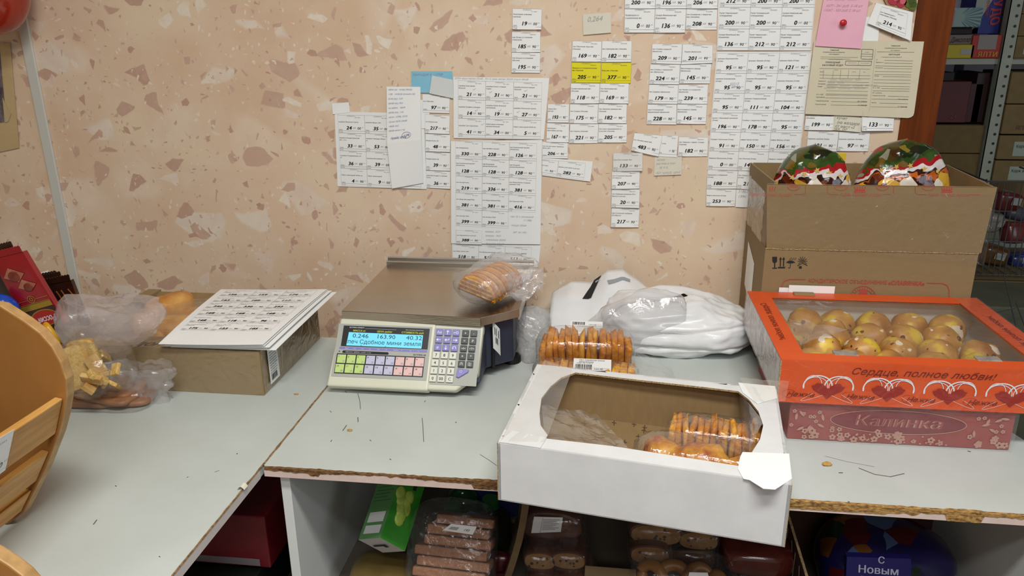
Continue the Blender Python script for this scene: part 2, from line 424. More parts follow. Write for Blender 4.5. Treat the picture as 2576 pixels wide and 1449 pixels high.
b.grid(lambda u, v: c + V(((u-.5)*.012, (v-.5)*.012+.004, .001+.006*sin(u*3))), 5, 4); b.build('peeling_flake', mNote, lc)
b = MB()
for pts, w in [([(235, 1320), (244, 1308)], .0012), ([(290, 1222), (293, 1224)], .0012), ([(540, 1188), (552, 1184)], .0006), ([(595, 1142), (598, 1142)], .002), ([(470, 1202), (474, 1200)], .0009), ([(400, 1400), (403, 1402)], .001)]: mark(b, pts, w)
o = b.build('scratch_pattern', mScr, lc); o['kind'] = 'stuff'

# under-counter carcass
cb = thing('shelf_unit', 'white open shelf unit carrying the worktop with groceries inside', 'shelf', (.05, -.47, 0))
b = MB(); b.bb((-.516, -.73, 0), (-.5, -.215, CT-.0165)); b.build('side_panel', mBoardW, cb, bev=.001)
b = MB(); b.bb((.62, -.73, 0), (.636, -.215, CT-.0165)); b.build('side_panel', mBoardW, cb)
b = MB(); b.bb((-.5, -.225, 0), (.62, -.215, CT-.0165)); b.build('back_panel', mBoardW, cb)
b = MB(); b.bb((-.5, -.72, .442), (.62, -.226, .458)); b.build('shelf', M('shade_darkened_shelf', '5c5248', '685e52', 8, .6), cb)  # dark brown stands in for the shade under the worktop
cb = thing('side_shelf_unit', 'dark shelf space below the side counter holding red boxes', 'shelf', (-1.0, -.9, 0))
b = MB(); b.bb((-1.75, -1.4, .36), (-.56, -.23, .376)); b.build('shelf', mBoardW, cb)
b = MB(); b.bb((-1.75, -.23, 0), (-.53, -.215, CT-.0165)); b.build('back_panel', mBoardW, cb)
b = MB(); b.bb((-1.77, -1.4, 0), (-1.75, -.215, CT-.0165)); b.build('side_panel', mBoardW, cb)
# ------------------------------------------------------------------ papers on the wall
LAY = [0]
def paper(name, label, cat, q, mat, lift=None, curl=.0015, group=None, px=True):
    # q: four wall pixels TL TR BR BL; returns the object and its print frame
    LAY[0] += 1
    l0 = (.0012 + .0002*(LAY[0] % 7)) if lift is None else lift
    rr = random.Random(LAY[0]); k = [curl*rr.uniform(.1, 1.0) for _ in range(2)]
    A, B, C_, D = [Wp(*p, l0) for p in q]
    f0 = bil(A, B, C_, D); bow = curl*rr.uniform(-.2, .6)
    f = lambda u, v: f0(u, v) + V((0, -1, 0))*(v*v*(k[0]*(1-u)+k[1]*u) + bow*sin(pi*u)*v)
    mb = MB(); mb.sheet(f, 4, 4, .0003, (0, -1, 0))
    o = mb.build(name, mat, smooth=60)
    tag(o, label, cat, group)
    g = lambda u, v: f(u, v) + V((0, -.00035, 0))
    return o, g
def cell(mb, P, d, W=62., H=45., full=True):
    # one printed price cell; P(x,y) in mm from the lower left
    pr, kop, date, name, code = (d.split('|') + ['']*5)[:5]
    X = lambda x: x*W/62; Yy = lambda y: y*H/45
    L = lambda a, c, w=.2, m=1: mb.ribbon([P(X(a[0]), Yy(a[1])), P(X(c[0]), Yy(c[1]))], w/1000, (0, -1, 0), m)
    if full:
        L((0, .2), (62, .2)); L((.2, 0), (.2, 45)); L((61.8, 0), (61.8, 45)); L((.2, 44.8), (62, 44.8), .25)
    L((0, 5.6), (62, 5.6), .3, 0)
    mb.text('ИП Иванов А.П.', P, X(31), Yy(42.2), Yy(1.7), 1, al='c')
    L((20, 41.6), (42, 41.6), .2)
    if date: mb.text(date, P, X(52), Yy(38), Yy(2.1), 0, al='r')
    ln = [s.replace('%', '/') for s in name.split('/')] if name else []
    y0 = 31.5 if len(ln) > 1 else 26.5
    for i, s in enumerate(ln): mb.text(s, P, X(1.2), Yy(y0 - i*5.3), Yy(2.7), 0, bold=.012, width=X(59))
    if pr: mb.text(pr, P, X(31), Yy(9), Yy(8.6), 0, shear=.2, bold=.035, al='r')
    mb.text('руб', P, X(34), Yy(12.6), Yy(2.7), 1, shear=.22); L((33, 11.6), (41, 11.6), .2)
    if kop: mb.text(kop, P, X(44), Yy(9.6), Yy(6), 0, shear=.15, bold=.012); mb.text('коп', P, X(54), Yy(13.6), Yy(2.1), 1)
    mb.text('Цена', P, X(1.5), Yy(7.6), Yy(2.4), 1); L((1.5, 7), (11, 7), .2)
    if code: mb.text(code, P, X(1.2), Yy(1.7), Yy(2.1), 0, sx=1.1)
def price_tag(q, d, label, mat=None, group='single price tags on the wall', lift=None, fr=None, curl=.0022):
    o, g = paper('price_tag', label, 'price tag', q, mat or mPaper, lift, curl, group)
    h = g
    if fr: h = lambda u, v: g(fr[0]+(fr[2]-fr[0])*u, fr[1]+(fr[3]-fr[1])*v)
    mb = MB(); cell(mb, lambda x, y: h(x/62, 1-y/45), d)
    mb.build('printed_text', [mInk, mGrey], o)
    return o
def tag_sheet(label, q, grid, rows, cols, data, hand=(), mat=None, lift=None, curl=.002):
    o, g = paper('price_sheet', label, 'price sheet', q, mat or mPaper, lift, curl)
    ip = inv_bil(q); gq = [ip(*p) for p in grid]
    def gg(u, v):
        a, b_, c, d = gq
        w = [(1-u)*(1-v), u*(1-v), u*v, (1-u)*v]
        return g(sum(k*p[0] for k, p in zip(w, gq)), sum(k*p[1] for k, p in zip(w, gq)))
    mb = MB()
    for i, d in enumerate(data):
        if d is None: continue
        r, c = divmod(i, cols)
        cell(mb, lambda x, y: gg((c+x/62)/cols, (r+1-y/45)/rows), d)
    for (txt, x, y, x2, y2, h, m) in hand:                  # handwriting between two pixels
        a = ip(x, y); e = ip(x2, y2); n = len(txt)
        Lm = (Wp(x2, y2)-Wp(x, y)).length
        P = lambda s, t: g(a[0]+(e[0]-a[0])*s/Lm, a[1]+(e[1]-a[1])*s/Lm) + V((0, 0, t))
        mb.text(txt, P, 0, 0, h, m, shear=.3, bold=-.006, width=Lm)
    mb.build('printed_text', [mInk, mGrey, mPen, mPencil], o)
    return o
def inv_bil(q):
    (x0, y0), (x1, y1), (x2, y2), (x3, y3) = q
    def f(x, y):
        u = v = .5
        for _ in range(20):
            X = (x0*(1-u)+x1*u)*(1-v)+(x3*(1-u)+x2*u)*v - x; Y = (y0*(1-u)+y1*u)*(1-v)+(y3*(1-u)+y2*u)*v - y
            a = (x1-x0)*(1-v)+(x2-x3)*v; b_ = (x3-x0)*(1-u)+(x2-x1)*u; c = (y1-y0)*(1-v)+(y2-y3)*v; d = (y3-y0)*(1-u)+(y2-y1)*u
            D = a*d-b_*c; u -= (X*d-Y*b_)/D; v -= (Y*a-X*c)/D
        return u, v
    return f
K1 = lambda *a: [(820+x*.23465, 170+y*.23465) for x, y in a]
K2 = lambda *a: [(1120+x*.23465, 340+y*.23465) for x, y in a]
K3 = lambda *a: [(1270+x*.23465, y*.23465) for x, y in a]
K4 = lambda *a: [(1760+x*.23465, y*.23465) for x, y in a]
K5 = lambda *a: [(1560+x*.27603, 240+y*.27603) for x, y in a]
def hand_note(name, label, cat, q, mat, lines, lift=None, curl=.003, ink=None):
    o, g = paper(name, label, cat, q, mat, lift, curl); mb = MB()
    w = (Wp(*q[1])-Wp(*q[0])).length; h = (Wp(*q[3])-Wp(*q[0])).length
    P = lambda x, y: g(x/w, 1-y/h)
    for txt, u, v, hh, wd in lines:
        if txt.startswith('~'): mb.scrib(P, u*w, (1-v)*h, wd*w, hh, len(txt)*7+int(v*100), .0005, (0, -1, 0))
        else: mb.text(txt, P, u*w, (1-v)*h, hh, 0, shear=.3, bold=-.004, width=wd*w)
    if lines: mb.build('handwritten_text', ink or mPen, o)
    return o

# far left sheet, its narrow neighbours and the long folded note
tag_sheet('white price sheet with box prices partly under the long folded note', K1((92, 472), (1050, 492), (1080, 1302), (125, 1272)), K1((125, 505), (995, 525), (1023, 1300), (168, 1262)), 4, 3,
  ['24|00|18.11.2019|коробка Мышонок Санта|30 262', '35|00|18.11.2019|коробка Мышь 2,0кг|30 103', '||||', '33|00|18.11.2019|коробка Рождественский/лес 1,3 кг|26 791', '53|00|18.11.2019|коробка Чемодан Мышь/кг|26 367', '||||',
   '36|00|18.11.2019|коробка Поздравление 2,0/кг|26 789', '39|00|18.11.2019|коробка Волшебная 1,0|26 793', '||||', '4|90|18.11.2019|Пакет новогодний 30*40 см|16 127', '9|00|18.11.2019|Пакет новогодний|7 326', '||||'])
o, g = paper('paper_scrap', 'small torn white paper above the corner of the box price sheet', 'paper', K1((65, 385), (245, 372), (258, 480), (75, 500)), mPaper, .001)
o, g = paper('paper_strip', 'plain white paper strip between long folded note and sliced column of tags', 'paper', K1((990, 340), (1118, 360), (1100, 650), (1000, 655)), mPaper, .0022)
for q, d, lb in [(((1033, 283), (1330, 292), (1325, 490), (1040, 482)), '97|90|22.08.2019|кон Пара вес|', 'white price tag for paired sweets under the grey note beside the blue card'),
                 (((1062, 500), (1330, 515), (1325, 712), (1065, 702)), '217|90|22.08.2019|кон Ассорти вес|1 276', 'white price tag for assorted sweets below the tag with paired sweets'),
                 (((1065, 708), (1335, 720), (1332, 905), (1068, 897)), '48|90|21.12.2019|Киндер Буэно 43г|31 479', 'narrow column price tag for a 43 gram chocolate bar'),
                 (((1068, 900), (1333, 912), (1333, 1108), (1072, 1098)), '39|90|21.12.2019|Киндер Делис 42г|32 504', 'narrow column price tag for a 42 gram sponge bar'),
                 (((1072, 1104), (1335, 1114), (1335, 1300), (1078, 1288)), '36|90|21.12.2019|шоколад Киндер со злаками/23,5гр|32 837', 'lowest narrow column price tag for chocolate with cereals')]:
    price_tag(K1(*q), d, lb)
hand_note('sticky_note', 'light blue paper card with faint blue handwriting', 'note', K1((915, 40), (1355, 40), (1358, 272), (920, 270)), mBlueP, [('приходуй к  13768', .02, .2, .006, .75)], .002)
hand_note('paper_note', 'grey white blank paper overlapping the light blue card', 'note', K1((1137, 85), (1362, 132), (1366, 330), (1110, 276)), mGrayPaper, [], .004)
# long folded note: two panels
LAY[0] += 1
qa = K1((650, 205), (1012, 207), (1020, 772), (655, 817)); qb = K1((655, 817), (1020, 772), (1045, 1237), (708, 1297))
fa = bil(*[Wp(x, y, l) for (x, y), l in zip(qa, (.005, .005, .012, .012))]); fb = bil(*[Wp(x, y, l) for (x, y), l in zip(qb, (.012, .012, .006, .009))])
o = MB().sheet(fa, 4, 6, .0003, (0, -1, 0)).build('folded_note', mPaper, org=fa(.5, 1), smooth=60)
tag(o, 'long white folded note with blue handwriting hanging over the box price sheet', 'note')
MB().sheet(fb, 4, 6, .0003, (0, -1, 0)).build('lower_flap', mPaper, o, smooth=60)
b = MB(); P = lambda x, y: fa(x, 1-y) + V((0, -.0008, 0))
Q = lambda x, y: P(x/.085, y/.13)
for i, (tx, w) in enumerate([('налич до   склад (90х22)', .9), ('+100   +4100,50 яичный (-60)', .85), ('50-40 (му)  2.30', .6), ('269.80 (му) 75.0', .55), ('по забою   168.90', .66), ('269.80 (му)  (+2)', .58), ('налич  (3778) 157.20', .72), ('груша (3670) 244.80', .74), ('168.80 (му)', .4), ('269.80 налич (+2)', .75)]):
    b.text(tx, Q, .004, .122-i*.0105, .0038, 0, shear=.3, bold=-.004, width=.085*w)
b.text('прайс 8326', Q, .009, .009, .0055, 1, shear=.3); b.text('(-28)', Q, .042, .013, .0055, 1, shear=.2)
b.ribbon([Q(.049+.011*cos(t*.42), .0155+.0075*sin(t*.42)) for t in range(16)], .0006, (0, -1, 0), 1)
b.build('handwritten_text', [mPen, M('dark_blue_pen', '4c5183', rough=.7)], o)

tag_sheet('white price sheet of nine New Year box prices with pencil ticks', K1((1365, 100), (2395, 112), (2335, 770), (1370, 755)), K1((1415, 137), (2318, 160), (2300, 762), (1420, 742)), 3, 3,
  ['21|90|26.11.2019|коробка Елка малая/Мультик|30 154', '31|90|26.11.2019|коробка Книга с Новым/годом|26 790', '21|90|26.11.2019|коробка Колокол малый/Звонкий|26 781', '14|90|26.11.2019|коробка Конфета лошадка|26 788', '19|90|26.11.2019|коробка Кубик большой/настроение|30 265', '27|90|26.11.2019|коробка Поросенок хрюня|26 782',
   '41|90|26.11.2019|коробка Три поросенка|26 792', '34|00|26.11.2019|Новогодняя упаковка/органза большая|', '5|90|26.11.2019|Пакет новогодний 30*40 см|'],
  hand=[('22754 наши метал 33х40 , 33112 квик метал 30х35 (снуп) 40х68', 1143, 199, 1376, 203, .0042, 3)] + [('✓', *[c for p in K1((x, y)) for c in p], *[c for p in K1((x+60, y)) for c in p], .007, 3) for x, y in [(1570, 245), (1745, 275), (2120, 260), (1590, 470), (1845, 470), (2040, 485), (1660, 620)]])
tag_sheet('tall white price sheet of sweets hung above the scale with folded foot', K2((60, 65), (1040, 50), (1020, 1170), (65, 1160)), K2((110, 62), (985, 85), (962, 1003), (116, 965)), 5, 3,
  ['330|90|27.11.2019|кар Акварельки|8 774', '228|90|27.11.2019|кар АМ-МИ в ассорт|12 640', '126|90|27.11.2019|кар Ананасовый аромат/(Изобилие)|8 491', '128|90|27.11.2019|кар Клубничный десерт/(Изобилие)|11 736', '128|90|27.11.2019|кар Вишневый/десерт(Изобилие)|9 353', '128|90|27.11.2019|кар Ягодный/аромат(Изобилие)|8 057',
   '219|90|27.11.2019|кон Ассорти вес|21 278', '336|90|27.11.2019|кон Пьяная вишня ПКФ|2 353', '381|90|27.11.2019|кон Мода Милан (сладкий/орешек) ПКФ|3 234', '381|90|27.11.2019|кон Мода Москва(ПКФ)|12 599', '381|90|27.11.2019|кон Мода Париж(ПКФ)|20 912', '416|90|27.11.2019|Кон Красная ПКФ|2 193', '399|90|27.11.2019|кон Костёр ПКФ|2 196', '399|90|27.11.2019|кон Космос ПКФ|6 692', None],
  hand=[(s, *K2((x, y))[0], *K2((x2, y+8))[0], .0046, 3) for s, x, y, x2 in [('чек 35 с начинкой', 700, 870, 985), ('(11388)', 840, 910, 965), ('пицца 32564', 710, 965, 950), ('наивка  3077', 430, 1035, 680), ('кикрах  7423', 435, 1080, 710), ('снежинка 20393', 440, 1125, 705), ('бодуата 32667', 440, 1170, 730), ('цет за 1401', 730, 1040, 900)]], lift=.004)
price_tag(K2((116, 1014), (396, 1022), (392, 1172), (118, 1165)), '388|90|27.11.2019|кон Маркизания в ассорт.|13 274', 'white price tag pasted on the folded foot of the tall sweets sheet', lift=.0058, curl=.0006)
tag_sheet('white price strip of three sweets just behind the scale rim', K2((72, 1165), (1022, 1180), (1000, 1415), (78, 1360)), K2((80, 1175), (930, 1203), (915, 1385), (82, 1345)), 1, 3, ['518|90|14.12.2019|кон Марс минис вес|21 786', '518|90|14.12.2019|кон Милки вэй минис вес|21 787', '513|90|21.11.2019|кон Кит Кат с хрус. вафлей|'], lift=.002)
for q, d, lb in [([(1378, 261), (1432, 261), (1431, 308.5), (1377, 308)], '193|90|26.11.2019|обушка (Вкус/детства)|', 'narrow cut price tag for crusts beside the nine box sheet'),
                 ([(1376, 309), (1432, 311), (1431, 358), (1374, 357)], '167|90|26.11.2019|треугольник с/твор.гом(Вкус детства)|', 'narrow cut price tag for curd triangles beside the tall sweets sheet'),
                 (K2((1040, 68), (1316, 80), (1316, 250), (1040, 244)), '206|90|05.12.2019|печ Сочник мини Черемуха/(Вкус дет)|', 'price tag for bird cherry mini biscuits above the tilted strip')]: price_tag(q, d, lb)
tag_sheet('tilted white strip of two price cells beside the tall sweets sheet', K2((1040, 240), (1582, 283), (1555, 497), (1040, 430)), K2((930, 250), (1508, 300), (1487, 475), (905, 400)), 1, 2, ['|90|22.11.2019|           мес (Вологда)|', '282|90|22.11.2019|Драже ZOO-ZOO в ассорт.|12 964'])
for q, d, lb in [(((82, 90), (398, 98), (392, 318), (82, 315)), '19|00|12.11.2019|Новогодняя упаковка/(органза)|19 328', 'price tag for organza wrapping, highest of the small column at the top'),
                 (((76, 340), (383, 342), (382, 560), (72, 560)), '185|90|23.09.2019|пир Эклер со сливками/(Самохина)|34 303', 'price tag for cream eclairs between organza and cream ring tags'),
                 (((75, 562), (380, 565), (378, 783), (72, 778)), '195|90|23.09.2019|пир Кольцо со сливками/(Москва)|1 087', 'price tag for cream rings above the nine box price sheet'),
                 (((1290, -135), (1618, -135), (1612, 92), (1285, 92)), '200|90|05.03.2018|печ Сырные вес|37 804', 'price tag cut by the picture top above the zero price profiteroles tag'),
                 (((1620, -135), (1952, -135), (1945, 92), (1613, 92)), '196|90|05.03.2018|печ Маковые вес|12 464', 'price tag cut by the picture top above the vanilla rusks tag'),
                 (((1953, -135), (2288, -135), (2280, 92), (1946, 92)), '206|90|14.12.2018|печ Творожные вес|17 174', 'price tag cut by the picture top above the curd envelope tag'),
                 (((1285, 93), (1612, 93), (1600, 350), (1280, 350)), '0|00|05.03.2018|Профитроли со/сгущ%молоком вес|25 259', 'zero price tag for condensed milk profiteroles'),
                 (((1613, 93), (1945, 95), (1932, 350), (1601, 350)), '136|90|05.03.2018|Сухари Ванильные вес/(Кудымкар)|32 214', 'price tag for vanilla rusks between profiteroles and curd envelope tags'),
                 (((1946, 94), (2280, 95), (2270, 320), (1937, 318)), '208|90|14.12.2018|печ Конвертик с творогом/вес (Зюкайка)|32 847', 'price tag for curd envelope biscuits beside the big price block'),
                 (((727, 437), (1040, 442), (1032, 662), (715, 660)), '169|90|27.07.2018|печ Песочные часы вес/(Лысьва)|25 910', 'white price tag for hourglass biscuits above the left yellow tag'),
                 (((1042, 437), (1362, 437), (1355, 664), (1034, 665)), '182|90|27.07.2018|печ Ореховое вес (Лысьва)|24 582', 'white price tag for nut biscuits above the right yellow tag'),
                 (((718, 668), (1032, 672), (1027, 888), (712, 887)), '205|90|12.04.2017|Орешки со сгущен%молоком/вес (Лысьва)|34 802', 'bright yellow price tag for nuts with condensed milk'),
                 (((1036, 672), (1360, 672), (1348, 892), (1030, 892)), '377|90|30.04.2018|Безе вес (Лысьва)|34 985', 'bright yellow price tag for meringue'),
                 (((708, 890), (1020, 893), (1010, 1108), (700, 1108)), '118|90|25.06.2018|Сухари ванильные вес/(Лысьва)|33 886', 'white price tag for vanilla rusks under the yellow nuts tag'),
                 (((1021, 893), (1330, 893), (1325, 1110), (1012, 1105)), '169|90|07.07.2018|Печ Желтковое вес/(Лысьва)|31 802', 'white price tag for yolk biscuits under the yellow meringue tag'),
                 (((698, 1112), (1003, 1112), (995, 1325), (693, 1320)), '175|90|27.07.2018|печ Спирка (Лысьва)|32 263', 'white price tag for spirka biscuits below the rusks tag'),
                 (((1004, 1112), (1310, 1112), (1303, 1322), (998, 1318)), '182|90|07.07.2018|Печ Овсяное премиум вес/(Лысьва)|30 802', 'white price tag for premium oat biscuits'),
                 (((699, 1327), (1005, 1328), (996, 1534), (690, 1534)), '221|90|27.07.2018|печ Николь (Лысьва)|24 088', 'white price tag at the foot of the yellow tag block, first of two'),
                 (((1006, 1328), (1312, 1328), (1306, 1527), (998, 1527)), '205|90|07.07.2018|Печ Орех Кремлевский со/сгущ вес (Лысьва)|31 806', 'white price tag for kremlin nut biscuits at the block foot'),
                 (((1580, 467), (1903, 470), (1890, 688), (1572, 680)), '209|90|14.06.2018|печ Слойка скурагой/(Валенсия)|29 170', 'price tag for apricot puffs, first of the taped four row block'),
                 (((1905, 470), (2232, 482), (2225, 675), (1892, 690)), '201|90|07.06.2018|   Пышки (Валенсия)|', 'faded taped price tag with washed out digits'),
                 (((1558, 688), (1880, 690), (1868, 905), (1547, 900)), '224|90|14.06.2018|печ Слойка с творожной/нач (Валенсия)|17 650', 'price tag for curd puffs below the apricot puffs tag'),
                 (((1885, 672), (2215, 680), (2198, 895), (1870, 895)), '145|90|07.06.2018|Вост%сладость Шакер/(Валенсия)|7 045', 'price tag for eastern sweets right under the faded tag'),
                 (((1548, 905), (1862, 908), (1850, 1115), (1533, 1110)), '179|90|14.06.2018|печ Курабье (Валенсия)|29 521', 'price tag for kurabye biscuits below the curd puffs tag'),
                 (((1863, 905), (2180, 905), (2170, 1115), (1850, 1110)), '239|90|07.06.2018|печ Эклер со сгущенкой/(Валенсия)|2 129', 'price tag for eclairs with condensed milk filling'),
                 (((1530, 1118), (1845, 1118), (1838, 1335), (1520, 1332)), '228|90|13.09.2018|кекс Голландский/абрикосовый (Валенсия)|28 407', 'price tag for Dutch apricot cake at the block foot'),
                 (((1848, 1116), (2168, 1118), (2155, 1330), (1840, 1325)), '145|90|14.06.2018|Вост%сладость Шакер/(Валенсия)|7 045', 'price tag for eastern sweets at the foot of the taped block'),
                 (((1245, 1620), (1250, 1620), (1250, 1621), (1245, 1621)), '', None)]:
    if lb: price_tag(K3(*q), d, lb, mYellow if 'yellow price' in lb else None)
hand_note('paper_note', 'blank white card with pencilled weight above the yellow tag block', 'note', K3((835, 155), (1140, 132), (1140, 350), (842, 375)), mNote, [('0,264', .14, .38, .011, .55)], ink=mPencil)
for q, d, lb in [(((130, 340), (385, 365), (350, 558), (100, 500)), '483|90|13.11.2019|кон Несквик мини вес|9 051', 'slanting price tag for mini sweets over a partly hidden tag'),
                 (((375, 362), (532, 365), (515, 565), (348, 555)), '|90|24.01.2019|    со сгущ.|', 'half hidden price tag beside the slanting tag'),
                 (((535, 377), (805, 380), (795, 555), (525, 555)), '182|90|18.03.2019|печ Орешки с варен. сгущен/(Сарова)|29 293', 'price tag for nuts with boiled milk beside the slanting tags'),
                 (((1713, 325), (1994, 330), (1972, 510), (1697, 505)), '101|90|20.09.2019|Баранка сдобная Бардa|15 680', 'price tag for ring rolls above the first gift bag'),
                 (((1996, 330), (2280, 333), (2260, 510), (1975, 505)), '97|90|09.07.2019|Баранка сдобная Октябрь|845', 'price tag for ring rolls above the second gift bag')]:
    price_tag(K5(*q), d, lb, lift=.0045 if 'slanting price' in lb else None)
hand_note('paper_note', 'ivory scrap with pencil lines under the slanting price tags', 'note', K5((315, 552), (565, 545), (555, 720), (308, 730)), mNote, [('пачка', .06, .25, .005, .35), ('мостика в тоол', .06, .45, .005, .7), ('95 9 %.', .18, .66, .005, .4), ('-421 кукур. шм2', .04, .92, .0055, .92)], ink=mPencil, lift=.001)
for q, d, lb in [(((1788, 383), (2088, 385), (2082, 572), (1783, 572)), '207|90|08.05.2019|кон Очумелый ШмелИк/(РотФронт)|29 489', 'price tag directly below the taped glossy tag'),
                 (((1785, 575), (2088, 580), (2080, 778), (1780, 775)), '20|90|08.05.2019|кон Хорошая компания (Рот/Фронт) в ассорт.|22 336', 'low price tag for good company sweets, third of the short column'),
                 (((1785, 780), (2086, 787), (2072, 985), (1775, 980)), '217|90|26.05.2019|кар Столичная любимая/(РотФронт)|15 028', 'price tag for caramel at the bottom of the short column')]: price_tag(K2(*q), d, lb, curl=.005)
o = price_tag(K2((1800, 190), (2118, 190), (2115, 380), (1798, 385)), '133|90|05.09.2018|Суш Бел.гвоздик Вес|33 489', 'glossy taped price tag heading the short column', lift=.004, curl=.006)
A = [Wp(*p, .0095) for p in K2((1795, 175), (2120, 185), (2118, 385), (1796, 395))]; f = bil(*A)
MB().grid(lambda u, v: f(u, v)+V((0, -.004*noise.noise(V((u*4, v*4, 0))), 0)), 10, 8).build('tape', mTape, o, smooth=180)

tag_sheet('large white price sheet of three rows cut by the picture top', K4((205, -165), (1252, -165), (1195, 543), (186, 540)), K4((225, -160), (1245, -160), (1190, 540), (188, 538)), 3, 3,
  ['212|90|05.03.2018|Рулет Сливочный|33 580', '200|90|05.03.2018|Рулет Малиновый|33 435', '200|90|05.03.2018|Рулет Лимонный|33 319', '200|90|05.03.2018|Рулет Персиковый1/кг(Кудымкар)|32 320', '200|90|05.03.2018|Рулет Клюквенный1/кг(Кудымкар)|32 318', '0|00|05.03.2018|Сухари Киевские вес/(Кудымкар)|32 213',
   '136|90|05.03.2018|Сухари Ванильные вес/(Кудымкар)|32 214', '212|90|21.09.2018|Рулет Черничный 1/кг(Кудымкар)|33 013', '212|90|21.09.2018|Рулет Апельсиновый/(Кудымкар)|8 170'])
tag_sheet('large white price sheet of six rows running down behind the brown carton', [(1803, 131), (2043, 129), (2006, 432), (1779, 427)], [(1804.6, 133.7), (2041.6, 132), (2004, 430), (1780, 426.3)], 6, 3,
  ['95|90|05.03.2018|пряники Воронежские/(Очер)|31 419', '95|90|05.03.2018|пряники Зимние (Очер)|32 274', '121|90|05.03.2018|пряники Ирэк (Очер)|31 417', '95|90|05.03.2018|пряники Клюквенные/(Очер)|31 420', '95|90|05.03.2018|пряники Молодежные/(Очер)|31 631', '95|90|05.03.2018|пряники Нежные (Очер)|31 419',
   '95|90|05.03.2018|пряники Новосибирские/(Очер)|32 485', '111|90|05.03.2018|пряники Подмосковные/(Очер)|31 441', '104|90|16.02.2018|пряники Ореховые (Очер)|31 785', '196|90|05.03.2018|рулет с Вишневой начинкой/(Очер)|34 307', '178|90|05.03.2018|Слойка с творогом (Очер)|31 443', '95|90|05.03.2018|Сухари Ванильные (Очер)|34 640',
   '91|90|05.03.2018|Сухари Горчичные (Очер)|31 078', '150|90|05.02.2019|зефир Кроха (Очер)|31 421', '156|90|05.03.2018|зефир Малыш (Очер)|31 422', '0|00|05.03.2018|Баранка Ванильная (Очер)|32 092', '141|90|05.03.2018|печ Постное (Очер)|34 200', '141|90|05.03.2018|Хворост новый (Очер)|'],
  hand=[('32213', *K4((320, 905))[0], *K4((420, 900))[0], .006, 2), ('шевел.', *K4((345, 925))[0], *K4((440, 922))[0], .004, 2)])
for q, d, lb in [(((797, 677), (1076, 680), (1058, 850), (786, 850)), '188|90|19.02.2019|Круассан с повидлом/(Очер)|34 453', 'price tag for jam croissants under the six row sheet'),
                 (((1077, 680), (1350, 690), (1330, 860), (1059, 850)), '213|90|05.02.2019|печ Орешки со сгущ/(Очер)|31 434', 'price tag for nut biscuits half behind the brown carton'),
                 (((784, 852), (1058, 855), (1045, 1010), (783, 1005)), '253|90|04.02.2019|Вафли Венские (Очер)|1 540', 'price tag for Viennese waffles at the very bottom of the big block')]: price_tag(K5(*q), d, lb)
hand_note('paper_note', 'white slip with two pencilled numbers beside the carton flap', 'note', K5((1060, 855), (1210, 858), (1195, 1020), (1050, 1015)), mPaper, [('31862', .1, .2, .007, .6), ('1994', .1, .48, .007, .5)], ink=mPencil)

# right-hand notes
o = hand_note('sticky_note', 'pink paper note pinned to the wall with a red push pin', 'note', K4((1345, -85), (1830, -90), (1727, 522), (1236, 492)), mPinkP, [('~приходный', .05, .16, .006, .7), ('5077 - 241 руб  5-18 шт', .08, .27, .005, .85), ('13267 - 320 руб 5 18 шт', .04, .35, .005, .85)], lift=.009, ink=M('mauve_pen', 'b98aa6', rough=.8))
c = Wp(*K4((1525, 245))[0], .0095)
t = thing('push_pin', 'round red push pin holding the pink paper note', 'pin', c)
MB().blob(c+V((0, -.011, 0)), (.0075, .004, .0068), 14, 8).build('head', M('red_pin_plastic', 'c2202a', rough=.3), t, smooth=180)
MB().tube([c+V((0, -.009, 0)), c+V((0, .004, -.001))], .0012, 8).build('shaft', M('pin_steel', 'b0b0b0', rough=.3, metal=1), t)
hand_note('paper_note', 'blank white paper behind the pink pinned note', 'note', K4((1780, 180), (1935, 185), (1905, 512), (1730, 500)), mPaper, [], .003)
price_tag(K4((1893, 30), (2290, 132), (2252, 436), (1800, 250)), '214|90|24.09.2019|печ Кармельное с/семечками (Лысьва)|4 804', 'crooked price tag on the wooden post beside the pink note', lift=.009, fr=(.17, .1, .87, .93), curl=.01)
# receipt form with one rounded corner
ip = K4((1230, 430), (2406, 445), (2292, 1268), (1130, 1222)); l0 = .0075
A = [Wp(*p, l0) for p in ip]; f = bil(*A)
pts = [(0, 0), (1, 0), (1, .93), (.995, .965), (.975, .99), (.95, 1), (0, 1)]
o = MB().prism([f(u, v) for u, v in pts], (0, .0006, 0)).build('receipt_form', mCream); tag(o, 'buff printed cash receipt form overlapping the wooden post', 'form')
b = MB(); wv = inv_bil(ip)
def FP(x, y): u, v = wv(*K4((x, y))[0]); return f(u, v) + V((0, -.0004, 0))
def ft(s, x, y, h, al='l', m=0, bold=0., w=None):
    dx = (FP(x+100, y)-FP(x, y)).length/100
    P = lambda u, v: FP(x+u/dx*1.0, y+12*(u/dx)/1000.) + V((0, 0, v))
    b.text(s, P, 0, 0, h*dx, m, bold=bold, al=al, width=w and w*dx)
def fl(x, y, x2, y2, w=.0004, m=0): b.ribbon([FP(x, y), FP(x2, y2)], w, (0, -1, 0), m)
ft('Сивинский', 1450, 540, 13, 'c', bold=.02); ft('потребительский кооператив', 1440, 562, 12, 'c'); ft('ИНН 5948000057', 1445, 584, 11, 'c')
fl(1300, 605, 1700, 612); fl(1300, 625, 1625, 630); ft('структурное подразделение', 1460, 635, 8, 'c', 1)
ft('ПРИХОДНЫЙ', 1430, 672, 17, 'c', bold=.02); ft('КАССОВЫЙ ОРДЕР', 1430, 702, 17, 'c', bold=.02)
for (x0, y0, x1, y1) in [(1743, 525, 1865, 630), (1572, 648, 1850, 695)]:
    fl(x0, y0, x1, y0+4, .0007); fl(x0, y1-2, x1-8, y1+2, .0007); fl(x0, y0, x0-8, y1, .0007); fl(x1, y0+3, x1-8, y1+2, .0007)
